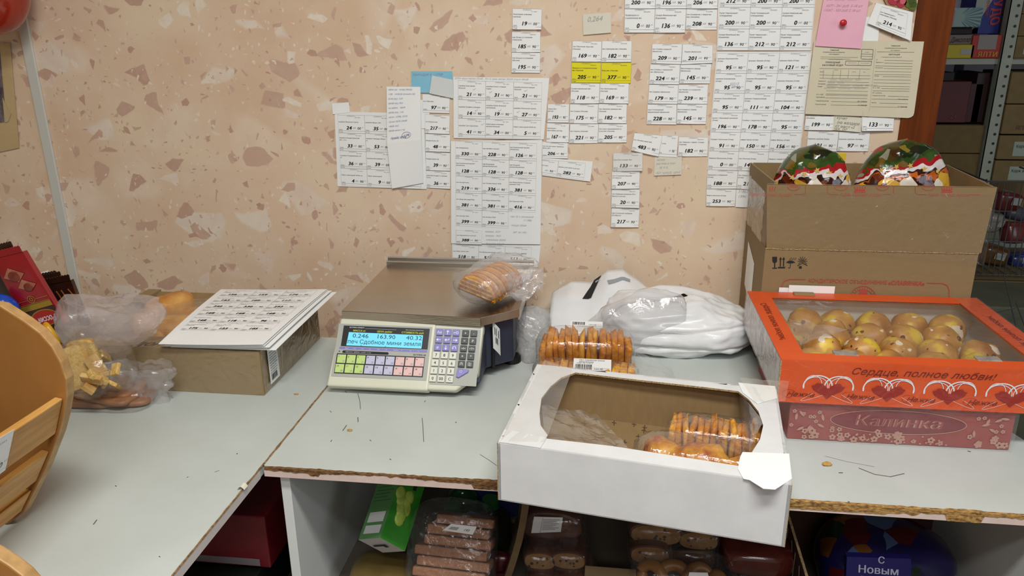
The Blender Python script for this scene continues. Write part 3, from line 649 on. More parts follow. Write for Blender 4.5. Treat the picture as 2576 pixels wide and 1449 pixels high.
fl(1740, 575, 1862, 578); fl(1738, 600, 1860, 603); fl(1712, 650, 1706, 690); ft('номер документа', 1640, 672, 8, 'c', 1); ft('дата составления', 1780, 675, 8, 'c', 1); ft('0310001', 1800, 562, 9, 'c', 1)
for y in (728, 798, 832): fl(1288, y, 1835, y+8)
for x in (1335, 1440, 1520, 1605, 1725): fl(x, 745, x-12, 834)
ft('Дебет', 1290, 768, 10); ft('Кредит', 1470, 748, 9, 'c', 1); ft('Сумма', 1660, 768, 9, 'c', 1); ft('Код', 1770, 770, 9, 'c', 1)
for i, (s, y) in enumerate([('Принято от', 868), ('Основание', 898), ('Сумма', 926), ('', 965), ('', 1000), ('В т.ч. НДС', 1012), ('Приложение', 1042), ('Главный бухгалтер', 1082), ('Получил кассир', 1120)]):
    x = 1275-(y-860)*.14
    if s: ft(s, x, y, 11, bold=.01)
    fl(x+(100 if len(s) < 12 else 170), y+2, 1820-(y-860)*.1, y+10)
ft('М.Н. Гуляйкина', 1800, 1088, 10, 'r', bold=.01); ft('Н.Г. Радостева', 1800, 1128, 10, 'r', bold=.01); ft('М.Н. Гуляйкина', 2235, 1065, 10, 'r', bold=.01); ft('Н.Г. Радостева', 2225, 1145, 10, 'r', bold=.01)
b.ribbon([FP(1890, 520), FP(1825, 1190)], .0003, (0, -1, 0), 1)
ft('Сивинский', 2105, 495, 13, 'c', bold=.02); ft('потребительский кооператив', 2105, 520, 12, 'c'); ft('ИНН 5948000057', 2100, 543, 10, 'c'); ft('КВИТАНЦИЯ', 2090, 588, 14, 'c', bold=.02); ft('к приходному кассовому ордеру №', 2060, 612, 9, 'c')
for i, (s, y) in enumerate([('', 550), ('от', 640), ('Принято от', 668), ('', 698), ('Основание', 725), ('', 758), ('', 790), ('Сумма', 812), ('', 846), ('', 880), ('', 915), ('В т.ч. НДС', 940), ('', 965), ('М.П. (штампа)', 995), ('Главный бухгалтер', 1024), ('', 1055), ('Кассир', 1100), ('', 1140)]):
    x = 1905-(y-550)*.11
    if s: ft(s, x, y, 11)
    if s != 'М.П. (штампа)': fl(x+(90 if s else 0)+(80 if len(s) > 12 else 0), y+2, 2300-(y-550)*.12, y+8)
for i, (y, w) in enumerate([(862, 300), (893, 160), (922, 440), (950, 380)]):
    k = (FP(1500, y)-FP(1400, y)).length/100
    b.scrib(lambda u, v: FP(1390-i*20+u/k, y)+V((0, 0, v)), 0, 0, w*k, .006, i+3, .0004, (0, -1, 0), 2)
b.build('printed_text', [mInk, mGrey, mPencil], o)

price_tag(K4((1138, 1242), (1455, 1246), (1437, 1397), (1120, 1393)), '199|90|15.02.2019|печ Слоеное с творогом вес/(Зюкайка)|32 847', 'price tag for curd puff biscuits just below the buff form', fr=(0, -.4, 1, 1), lift=.003)
hand_note('paper_note', 'ivory note with handwriting peeking out below the buff form', 'note', K4((1440, 1230), (1742, 1262), (1725, 1416), (1425, 1392)), mNote, [('кучет', .1, .25, .006, .4), ('(на желдаре', .12, .55, .0065, .8), ('от масл v2', .06, .8, .006, .75), ('ЧЕК  597', .02, .98, .005, .5)], ink=M('dark_pencil', '6d6a66', rough=.8), lift=.0032)
price_tag(K4((1740, 1235), (2085, 1272), (2075, 1402), (1728, 1402)), '133|90|05.09.2019|ассорт.|33 492', 'price tag curling out below the buff form near the wooden post', fr=(0, -.55, 1, 1), lift=.0042, curl=.01)
# rose picture at the very top
qa = [(2205, -40), (2312, -40), (2298, 28), (2235, 22)]; f = bil(*[Wp(*p, .006) for p in qa])
o = MB().sheet(f, 3, 3, .0005, (0, -1, 0)).build('flower_card', M('card_tan', 'b58a62', '8a6a3a', 40)); tag(o, 'card with red roses and green leaves above the crooked tag', 'card')
b = MB()
for (x, y, r_, m_) in [(2250, -4, 16, 0), (2268, 6, 12, 0), (2240, -16, 14, 0), (2290, 4, 15, 1), (2296, 14, 11, 1), (2284, -14, 14, 1)]:
    c = Wp(x, y, .0072); k = r_*.00085; b.disc(c, (0, -1, 0), k, .0004, 9, m_)
    b.disc(c+V((k*.2, -.0006, k*.2)), (0, -1, 0), k*.6, .0004, 7, m_+2)
b.build('rose_print', [M('rose_red', 'b02c3c'), M('leaf_green', '5c6a1c'), M('rose_pink', 'd0606a'), M('leaf_dark', '3f4d14')], o)
# balloon and calendar at the left edge
c = Yp(-25, -38, -.06); t = thing('balloon', 'shiny red balloon hanging by the wall above the white strip', 'balloon', c)
b = MB(); b.grid(lambda u, v: c + V((cos(2*pi*u)*sin(pi*(v*.99+.005))*.078, sin(2*pi*u)*sin(pi*(v*.99+.005))*.078, .095*cos(pi*(v*.99+.005))*(1.0 if v < .5 else 1.12))), 28, 18, cu=True)
b.build('skin', M('red_balloon', 'a02c1a', rough=.18, coat=.5), t, smooth=180)
MB().lathe if 0 else None
MB().tube([c+V((0, 0, .094)), c+V((0, 0, .105)), c+V((0, 0, .115))], [.004, .006, .009], 10).build('neck', MATS['red_balloon'], t)
f = bil(*[Wp(*p, .004) for p in [(-90, 105), (25, 108), (48, 372), (-60, 395)]])
o = MB().sheet(f, 2, 4, .001, (0, -1, 0)).build('wall_calendar', M('calendar_cream', 'c2a878', 'cbb285', 8, .8)); tag(o, 'old cream calendar page with torn grey photograph at the wall edge', 'calendar')
f2 = lambda u, v: f(u*.77, .05+v*.68)+V((0, -.0006, 0))
b = MB(); b.grid(f2, 2, 6); b.build('photo_print', M('grey_photo', '4a4248', '857a7c', 28, .6), o)
b = MB(); b.prism([f(*p)+V((0, -.0012, 0)) for p in [(.74, .5), (.84, .62), (.9, .66), (.82, .73), (.74, .735)]], (0, -.0008, 0)); b.build('torn_paper', M('torn_cream', 'b9a57c', 'c4b088', 20, .8), o)
# ------------------------------------------------------------------ electronic scale
mCreamP = M('cream_scale_plastic', 'd3d2bd', 'd8d7c4', 6, .4)
mSteel = M('brushed_steel', 'bcae9c', 'cabca8', 5, .24, metal=1, bump=.12, bsc=300, stretch=(.15, 1, 1))
mSteelL = M('plain_steel', 'c2beb6', rough=.25, metal=1)
mNavy = M('navy_scale_housing', '2a2e3e', '303445', 10, .5)
mGreyP = M('grey_overlay', 'a9aaa2', 'adaea7', 5, .5); mDark = M('dark_overlay', '2b2d2f', rough=.35)
mLilacK = M('lilac_key', '8681c4', rough=.35); mWhiteK = M('white_key', 'dcdccf', rough=.35); mDarkK = M('charcoal_key', '3b3c3d', rough=.35)
mGreenK = M('green_key', 'c2db85', rough=.4); mBlueK = M('pale_blue_key', 'c3c2da', rough=.4); mRoseK = M('pale_rose_key', 'e6bfba', rough=.4)
mWhiteInk = M('white_print', 'e6e6ea', rough=.6); mYelInk = M('yellow_print', 'd9dc2a', rough=.6); mBlueInk = M('violet_print', '6d6da5', rough=.6)
mLCD = M('lit_lcd', '6fc4dc', rough=.25, emit=.55); mLCDt = M('lcd_dots', '14304a', rough=.4)
sc = thing('electronic_scale', 'cream and navy price computing scale with steel platform and lit blue display', 'scale', (-.36, -.3, CT))
p0 = V((0, -.487, .82)); sv = V((0, .082, .105)).normalized(); nv = V((1, 0, 0)).cross(sv).normalized()
if nv.y > 0: nv = -nv
KP = lambda x, s, h=0: p0 + V((x, 0, 0)) + sv*s + nv*h
b = MB(); b.prism([KP(x, s) for x, s in [(-.5245, .0), (-.3285, .0), (-.3265, .1345), (-.5165, .1345)]], nv*-.026)
b.build('display_housing', mCreamP, sc, bev=.004, seg=3)
b = MB(); b.prism([KP(x, s, -.002) for x, s in [(-.331, .0025), (-.277, .0025), (-.2375, .036), (-.2345, .1335), (-.329, .1335)]], nv*-.022)
b.build('keypad_housing', mCreamP, sc, bev=.004, seg=3)
b = MB(); b.prism([(x, y, .824) for x, y in [(-.505, -.46), (-.235, -.46), (-.235, -.385), (-.186, -.343), (-.186, -.11), (-.505, -.11)]], (0, 0, .098))
# cut the front under the sloping keypad
for i, v in enumerate(b.v):
    if v.y < -.45: b.v[i] = V((v.x, -.455 if v.z < .85 else -.395, v.z))
b.build('housing', mNavy, sc, bev=.003)
pl = [(-.513, -.402), (-.239, -.413), (-.173, -.356), (-.1735, -.096), (-.513, -.092)]
b = MB(); b.prism([(x, y, .9365) for x, y in pl], (0, 0, .0035))
for (x0, y0), (x1, y1), d in [(pl[0], pl[1], .016), (pl[1], pl[2], .016), (pl[2], pl[3], .022), (pl[4], pl[0], .016)]:
    a, c = V((x0, y0, .9395)), V((x1, y1, .9395)); n = (c-a).cross(V((0, 0, 1))).normalized()*.0012
    b.add([a+n, c+n, c-n, a-n], [(0, 1, 2, 3)]); k = V((0, 0, -d)); b.add([a+n, c+n, c+n+k, a+n+k, a-n, c-n, c-n+k, a-n+k], [(0, 1, 2, 3), (4, 7, 6, 5), (3, 2, 6, 7), (0, 3, 7, 4), (1, 5, 6, 2)])
b.build('platform', mSteel, sc)
b = MB(); y0 = -.094
prof = [(0, 0), (.001, .009), (.006, .011), (.012, .011), (.013, .016), (.018, .018), (.022, .015), (.022, -.004)]
b.grid(lambda u, v: V((-.513+.341*u, y0-.002+prof[min(7, int(v*7+.01))][0], .9395+prof[min(7, int(v*7+.01))][1])), 1, 7)
for x in (-.513, -.172): b.add([V((x, y0-.002+p, .9395+q)) for p, q in prof], [tuple(range(8))])
b.build('back_lip', mSteelL, sc, smooth=50)
for x, y in [(-.197, -.292), (-.47, -.30), (-.47, -.14), (-.21, -.14)]:
    b = MB(); b.disc((x, y, CT), (0, 0, 1), .0185, .014, 24); b.disc((x, y, CT+.014), (0, 0, 1), .008, .012, 12)
    for k in range(24): b.box((x+.0185*cos(k*pi/12), y+.0185*sin(k*pi/12), CT+.007), (.002, .002, .012), k*pi/12)
    b.build('foot', mBlk, sc)
def kpanel(name, x0, s0, x1, s1, h, mat, th=.0006, parent=None, r=0):
    b = MB(); P = [(x0, s0), (x1, s0), (x1, s1), (x0, s1)]
    b.prism([KP(x, s, h) for x, s in P], nv*th); return b.build(name, mat, parent or sc)
kpanel('overlay', -.5175, .0185, -.333, .1228, .0002, mGreyP)
dp = kpanel('display_window', -.507, .0782, -.3372, .119, .001, mDark)
b = MB(); b.prism([KP(x, s, .0018) for x, s in [(-.4962, .0795), (-.3490, .0792), (-.3486, .1055), (-.4948, .106)]], nv*.0004); lc_ = b.build('lit_screen', mLCD, dp)
b = MB(); KT = lambda h: (lambda x, s: KP(x, s, h))
for st, x, s, w in [('0.246', -.4865, .0955, .032), ('163.90', -.4395, .0955, .038), ('40.32', -.381, .0955, .0315), ('печ Сдобное мини земля', -.4948, .0838, .1445)]:
    b.text(st, KT(.0024), x, s, .0083, 0, bold=-.004, sx=1.35 if len(st) < 8 else 1.2, width=w)
for x in (-.467, -.419): b.add([KP(x-.0012, .081, .0024), KP(x+.0012, .081, .0024), KP(x, .0793, .0024)], [(0, 1, 2)])
b.build('display_digits', mLCDt, dp)
b = MB()
for st, x, w in [('МАССА кг', -.487, .027), ('ЦЕНА руб/кг', -.4395, .033), ('СТОИМОСТЬ руб', -.391, .047)]: b.text(st, KT(.0019), x, .1079, .0036, 1, bold=.02, width=w)
b.text('ШТРИХ-ПРИНТ', KT(.0019), -.495, .1146, .0022, 0, bold=.02, sx=1.3); b.text('Весы торговые электронные', KT(.0019), -.349, .1140, .0018, 0, al='r', shear=.3)
b.ribbon([KP(-.464, .1144, .0019), KP(-.402, .1142, .0019)], .0003, nv, 0)
b.build('printed_text', [mWhiteInk, mYelInk], dp)
kpanel('lilac_stripe', -.5095, .0722, -.3375, .0768, .0009, mLilacK, .0002)
b = MB()
for i, st in enumerate(['Метки', 'Тара', 'Авто', 'ДТ', 'Авто', 'ПО', 'Фасовка', 'П', 'Рег', 'Lot']): b.text(st, KT(.0013), -.498+i*.0158, .0735, .0017, 0)
b.text('ШТРИХ-М', KT(.001), -.339, .0655, .003, 1, al='r', bold=.03, sx=1.2)
b.prism([KP(x, s, .0009) for x, s in [(-.503, .0665), (-.501, .0647), (-.413, .0647), (-.411, .0665), (-.413, .0697), (-.501, .0697)]], nv*.0002, 1)
b.text('НПВ=6/15 кг  НмПВ=40 г  e=d=2/5 г  Т=-5 кг', KT(.0013), -.496, .0662, .0018, 0, bold=.01, width=.08)
b.disc(KP(-.5085, .0677, .0009), nv, .0012, .0003, 12, 1)
b.build('printed_text', [mWhiteInk, mInk], sc)
kpanel('key_field', -.5125, .0245, -.3405, .0635, .0009, mDark, .0003)
def key(name, x, s, w, h, mat, txt, ink, th=.0022, tsz=.0055, extra=None, label=None, poly=None):
    b = MB(); P = poly or [(x-w/2, s-h/2), (x+w/2, s-h/2), (x+w/2, s+h/2), (x-w/2, s+h/2)]
    b.prism([KP(a, c, .0007) for a, c in P], nv*th)
    o = b.build(name, mat, sc, bev=.0009, seg=2)
    b = MB(); hh = th+.0009
    if txt: b.text(txt, KT(hh), x, s-tsz/2, tsz, 0, al='c', bold=.01, width=w*.8)
    if extra: extra(b, hh)
    if b.v: b.build('key_symbol', ink, o)
for i in range(18):
    r_, c_ = divmod(i, 9); x = -.5026+c_*.01905-(r_*.0010)+.0004; s = .0532-r_*.0186
    mt = (mGreenK, mBlueK, mRoseK)[c_//3]
    def ex(b, hh, i=i, x=x, s=s): b.text(str(i+1), KT(hh), x-.0065, s+.0028, .0034, 0, bold=.01); b.text(str(i+19), KT(hh), x+.0068, s-.0062, .0034, 1, al='r')
    key('memory_key', x, s, .0168, .0166, mt, None, [mInk, mBlueInk], .0012, extra=ex)
def arr(dx, ds, bent=0):
    def ex(b, hh, x, s):
        L = lambda a, c: b.ribbon([KP(*a, hh), KP(*c, hh)], .0011, nv)
        if bent == 2:
            b.ribbon([KP(x+.003*cos(t*.5-.6), s+.003*sin(t*.5-.6), hh) for t in range(10)], .0011, nv); b.add([KP(x-.0045, s, hh), KP(x-.001, s, hh), KP(x-.0028, s-.0026, hh)], [(0, 1, 2)]); return
        t = V((dx, ds)); n = V((-ds, dx)); c = V((x, s))
        L(c-t*.0042, c+t*.002); k = c+t*.0048; b.add([KP(*k, hh), KP(*(c+t*.0008+n*.0028), hh), KP(*(c+t*.0008-n*.0028), hh)], [(0, 1, 2)])
        if bent == 1: L(c-t*.0042, c-t*.0042+V((0, .0035)))
    return ex
cx = [-.3172, -.3013, -.2852]
fk = [('Аа', None), (None, arr(0, 1)), (None, 'key'), (None, arr(-1, 0)), (None, arr(-1, 0, 1)), (None, arr(1, 0)), ('#', None), (None, arr(0, -1)), (None, arr(0, 0, 2))]
kpanel('keypad_overlay', -.3268, .0125, -.2385, .122, -.0016, mGreyP)
for i, (tx, ex) in enumerate(fk):
    x, s = cx[i % 3]-.0004*(i//3), .113-.015*(i//3)
    if ex == 'key':
        def e2(b, hh, x=x, s=s): b.ribbon([KP(x+.0022+.0022*cos(t*.7), s+.0022*sin(t*.7), hh) for t in range(10)], .0009, nv); b.ribbon([KP(x-.005, s, hh), KP(x, s, hh)], .0009, nv); b.ribbon([KP(x-.004, s, hh), KP(x-.004, s-.0022, hh)], .0009, nv)
    elif ex:
        def e2(b, hh, ex=ex, x=x, s=s): ex(b, hh, x, s)
    else: e2 = None
    key('function_key', x, s, .0130, .0125, mLilacK, tx, mWhiteInk, extra=e2)
for i, tx in enumerate(['7', '8', '9', '4', '5', '6', '1', '2', '3', '0', '00', 'C']):
    key('number_key', cx[i % 3]-.0020-.0006*(i//3), .0683-.015*(i//3), .0132, .0128, mWhiteK, tx, mInk, tsz=.0058)
for i, tx in enumerate(['+', '-', '=', 'P', '>0<', '>T<', '×', '*', None, None]):
    x, s = (-.2671, -.2512)[i % 2]-.0006*(i//2), .1129-.015*(i//2); e2 = None
    if i == 8:
        def e2(b, hh, x=x, s=s):
            for d in (0, .0026): b.ribbon([KP(x-.003, s-.002+d, hh), KP(x, s+.0008+d, hh), KP(x+.003, s-.002+d, hh)], .0008, nv)
    if i == 9:
        def e2(b, hh, x=x, s=s):
            for d in (0, .0018): b.ribbon([KP(x+p-.001+d, s+q-d*.5, hh) for p, q in [(-.002, -.002), (-.002, .003), (.0015, .003), (.0015, -.002), (-.002, -.002)]], .0005, nv)
    key('dark_key', x, s, .0128, .0122, mDarkK, tx, mWhiteInk, tsz=.004 if i in (4, 5) else .0052, extra=e2)
key('print_key', -.265, .038, .02, .014, mLilacK, None, mWhiteInk, poly=[(-.2775, .0285), (-.2725, .0265), (-.2555, .038), (-.2540, .0425), (-.2755, .0445)], extra=lambda b, hh: (b.ribbon([KP(-.269+.0022*cos(t*.7), .0385+.0022*sin(t*.7), hh) for t in range(10)], .0005, nv)))
b = MB(); ch = V((.049, .042, 0)).normalized(); q0 = V((-.222, -.381, .905))
A = [Yp(1238.8, 809, -.385), Yp(1258, 825.5, -.392), Yp(1260, 893, -.392), Yp(1240.8, 875.7, -.385)]; f = bil(*A)
b.sheet(lambda u, v: f(u, v)+V((0, -.004*u*u, 0)), 4, 3, .0003, (0, -1, 0)); lab = b.build('printed_label', mPaper, sc)
b = MB()
for i in range(9):
    v0 = .47+i*.026; b.add([f(u, v)+V((0, -.0008-.004*u*u, 0)) for u, v in [(.35, v0), (.72, v0), (.72, v0+.012+.006*(i % 3 == 0)), (.35, v0+.012)]], [(0, 1, 2, 3)])
for u in (.3, .5, .82): b.ribbon([f(u, .12)+V((0, -.001-.004*u*u, 0)), f(u, .40)+V((0, -.001-.004*u*u, 0))], .0012, (0, -1, 0))
b.build('barcode', mInk, lab)
b = MB(); a = V((-.2225, -.3765, .905)); b.box(a-V((0, 0, .04)), (.006, .006, .085), atan2(.042, .049)); b.build('label_slot', mBlk, sc)

# ------------------------------------------------------------------ food helpers
mWaf = M('waffle_crust', 'a45a10', 'dc9428', 70, .5, bump=.6, lo=.3, hi=.7)
mWafL = M('waffle_pale', 'c07a1c', 'e6ac3c', 70, .5, bump=.6)
mJam = M('dark_jam', '3a1418', '5e2420', 60, .3)
mDough = M('bun_crust', 'b27b3c', 'd7a860', 14, .45, bump=.1, lo=.3, hi=.7)
mLabel = M('label_paper', 'e6e6e4', rough=.55)
def sticker(parent, P, w, h, lines, name='paper_label', th=.0003, nrm=V((0, 0, 1))):
    # P(u,v) metric frame from the lower left; lines: barcode + small print
    b = MB(); b.sheet(lambda u, v: P(u*w, (1-v)*h), 3, 2, th, nrm); o = b.build(name, mLabel, parent)
    b = MB(); Q = lambda u, v: P(u, v)+V(nrm)*.0004
    for kind, *a in lines:
        if kind == 'bar':
            x, y, bw, bh = a; r = random.Random(3); t = 0
            while t < bw:
                k = r.choice([.0007, .0012, .0018]); b.add([Q(x+t, y), Q(x+t+k, y), Q(x+t+k, y+bh), Q(x+t, y+bh)], [(0, 1, 2, 3)]); t += k+r.choice([.0007, .0014])
        elif kind == 't': b.text(a[0], Q, a[1], a[2], a[3], 0, bold=.008, width=a[4] if len(a) > 4 else None)
        elif kind == 'box':
            x, y, bw, bh = a; b.ribbon([Q(x, y), Q(x+bw, y), Q(x+bw, y+bh), Q(x, y+bh), Q(x, y)], .0004, nrm)
    b.build('printed_text', mInk, o); return o
def wrap(parent, c, r, rot, amp=.06, seed=0, mat=None, pw=.45, name='film_wrap', nu=26, nv=14, fr=45):
    b = MB(); b.blob(c, r, nu, nv, amp, fr, pw, rot, seed=seed); return b.build(name, mat or mFilmW, parent, smooth=180)
def waffle_pack(name, label, c, rz, L, n, h, d, group=None, seed=1, jam=True, rows=1, tilt=0):
    c = V(c); t = thing(name, label, 'biscuit pack', (c.x, c.y, c.z), group); r = random.Random(seed)
    M3 = Matrix.Rotation(rz, 3, 'Z') @ Matrix.Rotation(tilt, 3, 'X'); st = L/n
    for k in range(rows):
        for i in range(n):
            w = st*.54; hh = h/2*r.uniform(.9, 1.06); p = V(((i+.5)*st-L/2, r.uniform(-.004, .004)+(k*d*.5 if rows > 1 else 0), hh+r.uniform(0, .003)))
            rot = M3 @ Matrix.Rotation(r.uniform(-.09, .09), 3, 'Y') @ Matrix.Rotation(r.uniform(-.08, .08), 3, 'Z')
            b = MB(); b.blob(c+M3 @ p, (w, d/2*(1/rows)*r.uniform(.9, 1.05), hh), 14, 10, .26, 95, .36, rot, seed=seed*40+i+k*20)
            b.build('waffle', mWaf if r.random() < .6 else mWafL, t, smooth=180)
    if jam: b = MB(); b.blob(c+M3 @ V((0, .002, h*.46)), (L*.47, d*.40, h*.40), 16, 8, .1, 60, .4, M3); b.build('jam_filling', mJam, t, smooth=180)
    wrap(t, c+M3 @ V((0, 0, h*.53)), (L*.56, d*.62, h*.58), M3, seed=seed)
    return t, M3
# pack of waffles on the platform
c0 = V((-.238, -.295, .9405)); t = thing('waffle_bag', 'clear bag of half round waffles lying on the scale platform', 'biscuit pack', c0)
ax = V((.055, .125, 0)).normalized(); rz = atan2(ax.y, ax.x)-pi/2; M3 = Matrix.Rotation(rz, 3, 'Z')
r = random.Random(5)
for i in range(6):
    c = c0 + ax*(-.050+i*.0195) + V((0, 0, .003)); tl = Matrix.Rotation(.30+r.uniform(-.05, .05), 3, 'X') @ Matrix.Rotation(.25, 3, 'Y')
    Rr = .042*r.uniform(.95, 1.03); A = [(Rr*cos(a), .004+.046*max(0, sin(a))**.85) for a in [pi*k/14 for k in range(15)]]
    L = lambda x, y, z: c + M3 @ (tl @ V((x, y, z)) + V((0, 0, .012)))
    for dz, mt in ((0, mWafL), (.009, mWaf)):
        b = MB(); b.prism([L(x, dz-.0035, z) for x, z in A], L(0, .007, 0)-L(0, 0, 0))
        if dz == 0:
            for k in range(-3, 4):
                x = k*.0125; hz_ = .002+.038*max(0, 1-(x/.043)**2)**.5
                b.box(L(x, -.0042, hz_/2+.005), (.0032, .003, hz_-.002), rot=M3 @ tl)
            for k in range(4):
                z = .011+k*.0105; w_ = 2*.042*max(0, 1-((z-.004)/.048)**2)**.5; b.box(L(0, -.0045, z), (w_, .003, .0035), rot=M3 @ tl)
        b.build('waffle', mt, t, bev=.0015, seg=2)
    b = MB(); b.prism([L(x*.93, .0035, z*.93) for x, z in A], L(0, .005, 0)-L(0, 0, 0)); b.build('jam_filling', mJam, t)
def bagf(u, v):                                             # bag: tube round the waffles, twisted open tail
    s = -.075+.205*v; k = min(1, (v+.02)*9)**.5*(1-.35*max(0, v-.7)/.3); a = 2*pi*u
    hx, hz = .053*k+.012*max(0, v-.6), .034*k*(1-.55*max(0, v-.72)/.28)
    q = V((hx*cos(a), s, hz*sin(a)))
    n_ = noise.noise(q*38+V((3, 1, 0)))+.6*noise.noise(q*90); q += V((cos(a), .2, sin(a)))*n_*.006*(.4+v)
    p = c0 + M3 @ V((q.x, q.y, 0)) + V((0, 0, .036+.010*v)) + V((0, 0, q.z)) + V((.012, 0, 0))*max(0, v-.6)
    if p.z < .941: p.z = .941+.0006*u
    return p
b = MB(); b.grid(bagf, 40, 26, cu=True); b.add([bagf(i/40, 0) for i in range(40)], [tuple(range(40))]); b.build('bag_film', mFilmH, t, smooth=180)
b = MB()
def tail(u, v): return c0 + V((.02+.085*u, -.02+.05*u-.02*v, .055-.05*v+.014*noise.noise(V((u*5, v*5, 2)))+.008*sin(u*9)*v))
b.grid(tail, 16, 10); b.build('bag_tail', mFilmH, t, smooth=180)

# ------------------------------------------------------------------ wrapped pastry carton
t = thing('pastry_carton', 'low brown cardboard tray of puff pastries wrapped in clear film', 'box', (-.84, -.36, CT))
X0, X1, Y0, Y1, ZT = -1.04, -.643, -.502, -.21, .888; th = .003
b = MB(); b.bb((X0+th, Y0+th, CT+.0005), (X1-th, Y1-th, CT+.003)); b.bb((X0, Y0, CT+.0003), (X1, Y0+th, ZT)); b.bb((X1-th, Y0+th, CT+.0003), (X1, Y1-th, ZT)); b.bb((X0, Y0+th, CT+.0003), (X0+th, Y1-th, ZT+.008)); b.bb((X0, Y1-th, CT+.0003), (X1, Y1, ZT+.006))
b.build('tray', mCard, t)
b = MB(); b.prism([(X0, Y0, ZT), (X1, Y0, ZT), (X1, Y0+.062, ZT), (X0+.28, Y0+.06, ZT), (X0+.12, Y0+.05, ZT), (X0, Y0+.03, ZT)], (0, 0, .002)); b.build('front_flap', mCard, t)
b = MB(); b.grid(lambda u, v: V((X0+.02+(X1-X0-.02)*u, Y1-.004-(.055-.035*u*0)*v*(1-.15*sin(pi*u)), ZT+.012-.012*v-.004*(1-u)*v)), 14, 5); b.build('back_flap', mCardD, t, smooth=180)
b = MB(); b.bb((X0, Y1-.06, ZT+.004), (X0+.03, Y1, ZT+.0155)); b.build('corner_fold', mCard, t)
b = MB(); nq = lambda u, v: V((0, 0, 0))
def wrapf(u, v):
    return V((X0+(X1-X0)*u, Y0+(Y1-Y0)*v, ZT+.004+.014*max(0, sin(pi*u))*max(0, sin(pi*v))*(1 if u < .6 else 0.0)*(min(1, (.6-u)*6) if u < .6 else 0)+.0035*noise.noise(V((u*9, v*9, 1)))+.002*noise.noise(V((u*30+v*25, v*4, 3)))))
b.grid(wrapf, 30, 20)
b.grid(lambda u, v: V((X0+(X1-X0-.002)*u, Y0-.0015-.0012*abs(noise.noise(V((u*14+v*5, v*6, 0)))), CT+.001+(ZT+.002-CT)*v)), 30, 8)
b.grid(lambda u, v: V((X1+.0015+.002*min(1, u*8)*abs(noise.noise(V((u*12+v*8, v*6, 4)))), Y0+.003+(Y1-Y0-.003)*u, CT+.001+(ZT+.002-CT)*v)), 30, 8)
b.build('film_wrap', mFilm, t, smooth=180)
b = MB(); FP2 = lambda x, y: V((x, y, ZT+.0026)); b.text('доп', lambda u, v: FP2(-.9+u, -.496+v), 0, 0, .022, 0, shear=.5, bold=-.01); b.build('handwritten_word', mInk, t)
o = sticker(t, lambda u, v: V((X1+.0045, -.478+u, .812+v)), .042, .072, [('bar', .006, .006, .024, .012)] + [('t', s_, .004, .062-i*.0052, .0022, .034) for i, s_ in enumerate(['Слойка с начинкой', 'Состав: мука, сахар', 'маргарин, соль, вода', 'повидло фруктовое', 'Пищевая ценность 100 г', 'белки жиры углеводы', 'Хранить при t 18 C', 'Срок годности 30 сут', 'Дата изготовления'])], nrm=V((1, 0, 0)))
mPuff = M('puff_pastry', 'b5732a', 'e3b268', 22, .5, bump=.25, lo=.3, hi=.72)
for i, (px, py, rx, ry, rz, a) in enumerate([(360, 800, .03, .045, .03, .2), (432, 790, .036, .06, .034, -.5), (500, 790, .035, .055, .028, .9), (445, 825, .065, .03, .024, .3), (500, 835, .06, .027, .024, .15), (375, 830, .05, .03, .026, -.8), (560, 800, .05, .032, .026, .5)]):
    c = T(px, py, .87); c.x = max(X0+.05, min(X1-.07, c.x)); c.y = max(Y0+.05, min(Y1-.05, c.y)); b = MB(); c.z = .818+rz
    b.blob(c+V((0, 0, .03 if i in (1, 3) else .012)), (rx, ry, rz), 18, 11, .14, 30, .85, Matrix.Rotation(a, 3, 'Z'), seed=i)
    lb = ['round puff pastry nearest the white strip side of the carton', 'tall upright puff pastry in the middle of the wrapped carton', 'puff pastry near the carton back flap by the paper stack', 'long puff pastry lying across the others in the carton', 'pale long puff pastry at the front flap beneath the papers', 'puff pastry beside the frosted bag in the wrapped carton', 'puff pastry hidden under the paper stack edge'][i]
    tag(b.build('puff_pastry', mPuff, smooth=180), lb, 'pastry', 'puff pastries in the wrapped carton')
# stack of price lists lying on the carton
zs = ZT+.009
qs = [T(400, 876, zs+.012), T(557, 737, zs+.02), T(826, 742, zs+.02), T(735, 886, zs+.004)]
st = [T(400, 876, zs), T(557, 737, zs), T(824, 741, zs), T(664, 884, zs)]
for i in range(5):
    dx = V((.0035*(4-i)*((-1)**i)*.5+.003*(4-i), .002*(4-i)-.002*i*0, .0022*i)); f = bil(st[1]+dx, st[2]+dx, st[3]+dx, st[0]+dx)
    g = lambda u, v, f=f, i=i: f(u, v)+V((0, 0, .004*u*u*(1-v)+.005*(u*v)**2*(i/4)-.0*(1-u)+.003*sin(pi*v)*(.3+.2*i)))
    o = MB().sheet(g, 8, 8, .0004, (0, 0, 1)).build('price_list', mPaper, smooth=60)
    lb = ['lowest sheet of the price list stack on the pastry carton', 'second sheet up in the price list stack on the pastry carton', 'middle sheet of the price list stack on the pastry carton', 'sheet just under the printed top price list', 'topmost printed price list with three columns on the pastry carton'][i]
    tag(o, lb, 'paper sheet', 'price list sheets stacked on the carton')
b = MB(); rows = [('156', '159', '174'), ('163', '109', '117'), ('342', '330', '293'), ('168', '168', '168'), ('168', '118', '96'), ('175', '123', '105')]
gg = lambda u, v: g(.07+.86*u, .03+.77*v)+V((0, 0, .0007))
for r_ in range(6):
    for c_ in range(3):
        cell(b, lambda x, y: gg((c_+x/62)/3, (r_+1-y/45)/6), rows[r_][c_]+'|90|05.12.2019|'+['Печ К чайку вес/(Пермь)', 'Печ Сдобное мини', 'Печ Топленое молоко/(Сарапул)'][(r_+c_) % 3]+'|'+str(30110+r_*37+c_))
b.build('printed_text', [mInk, mGrey], o)
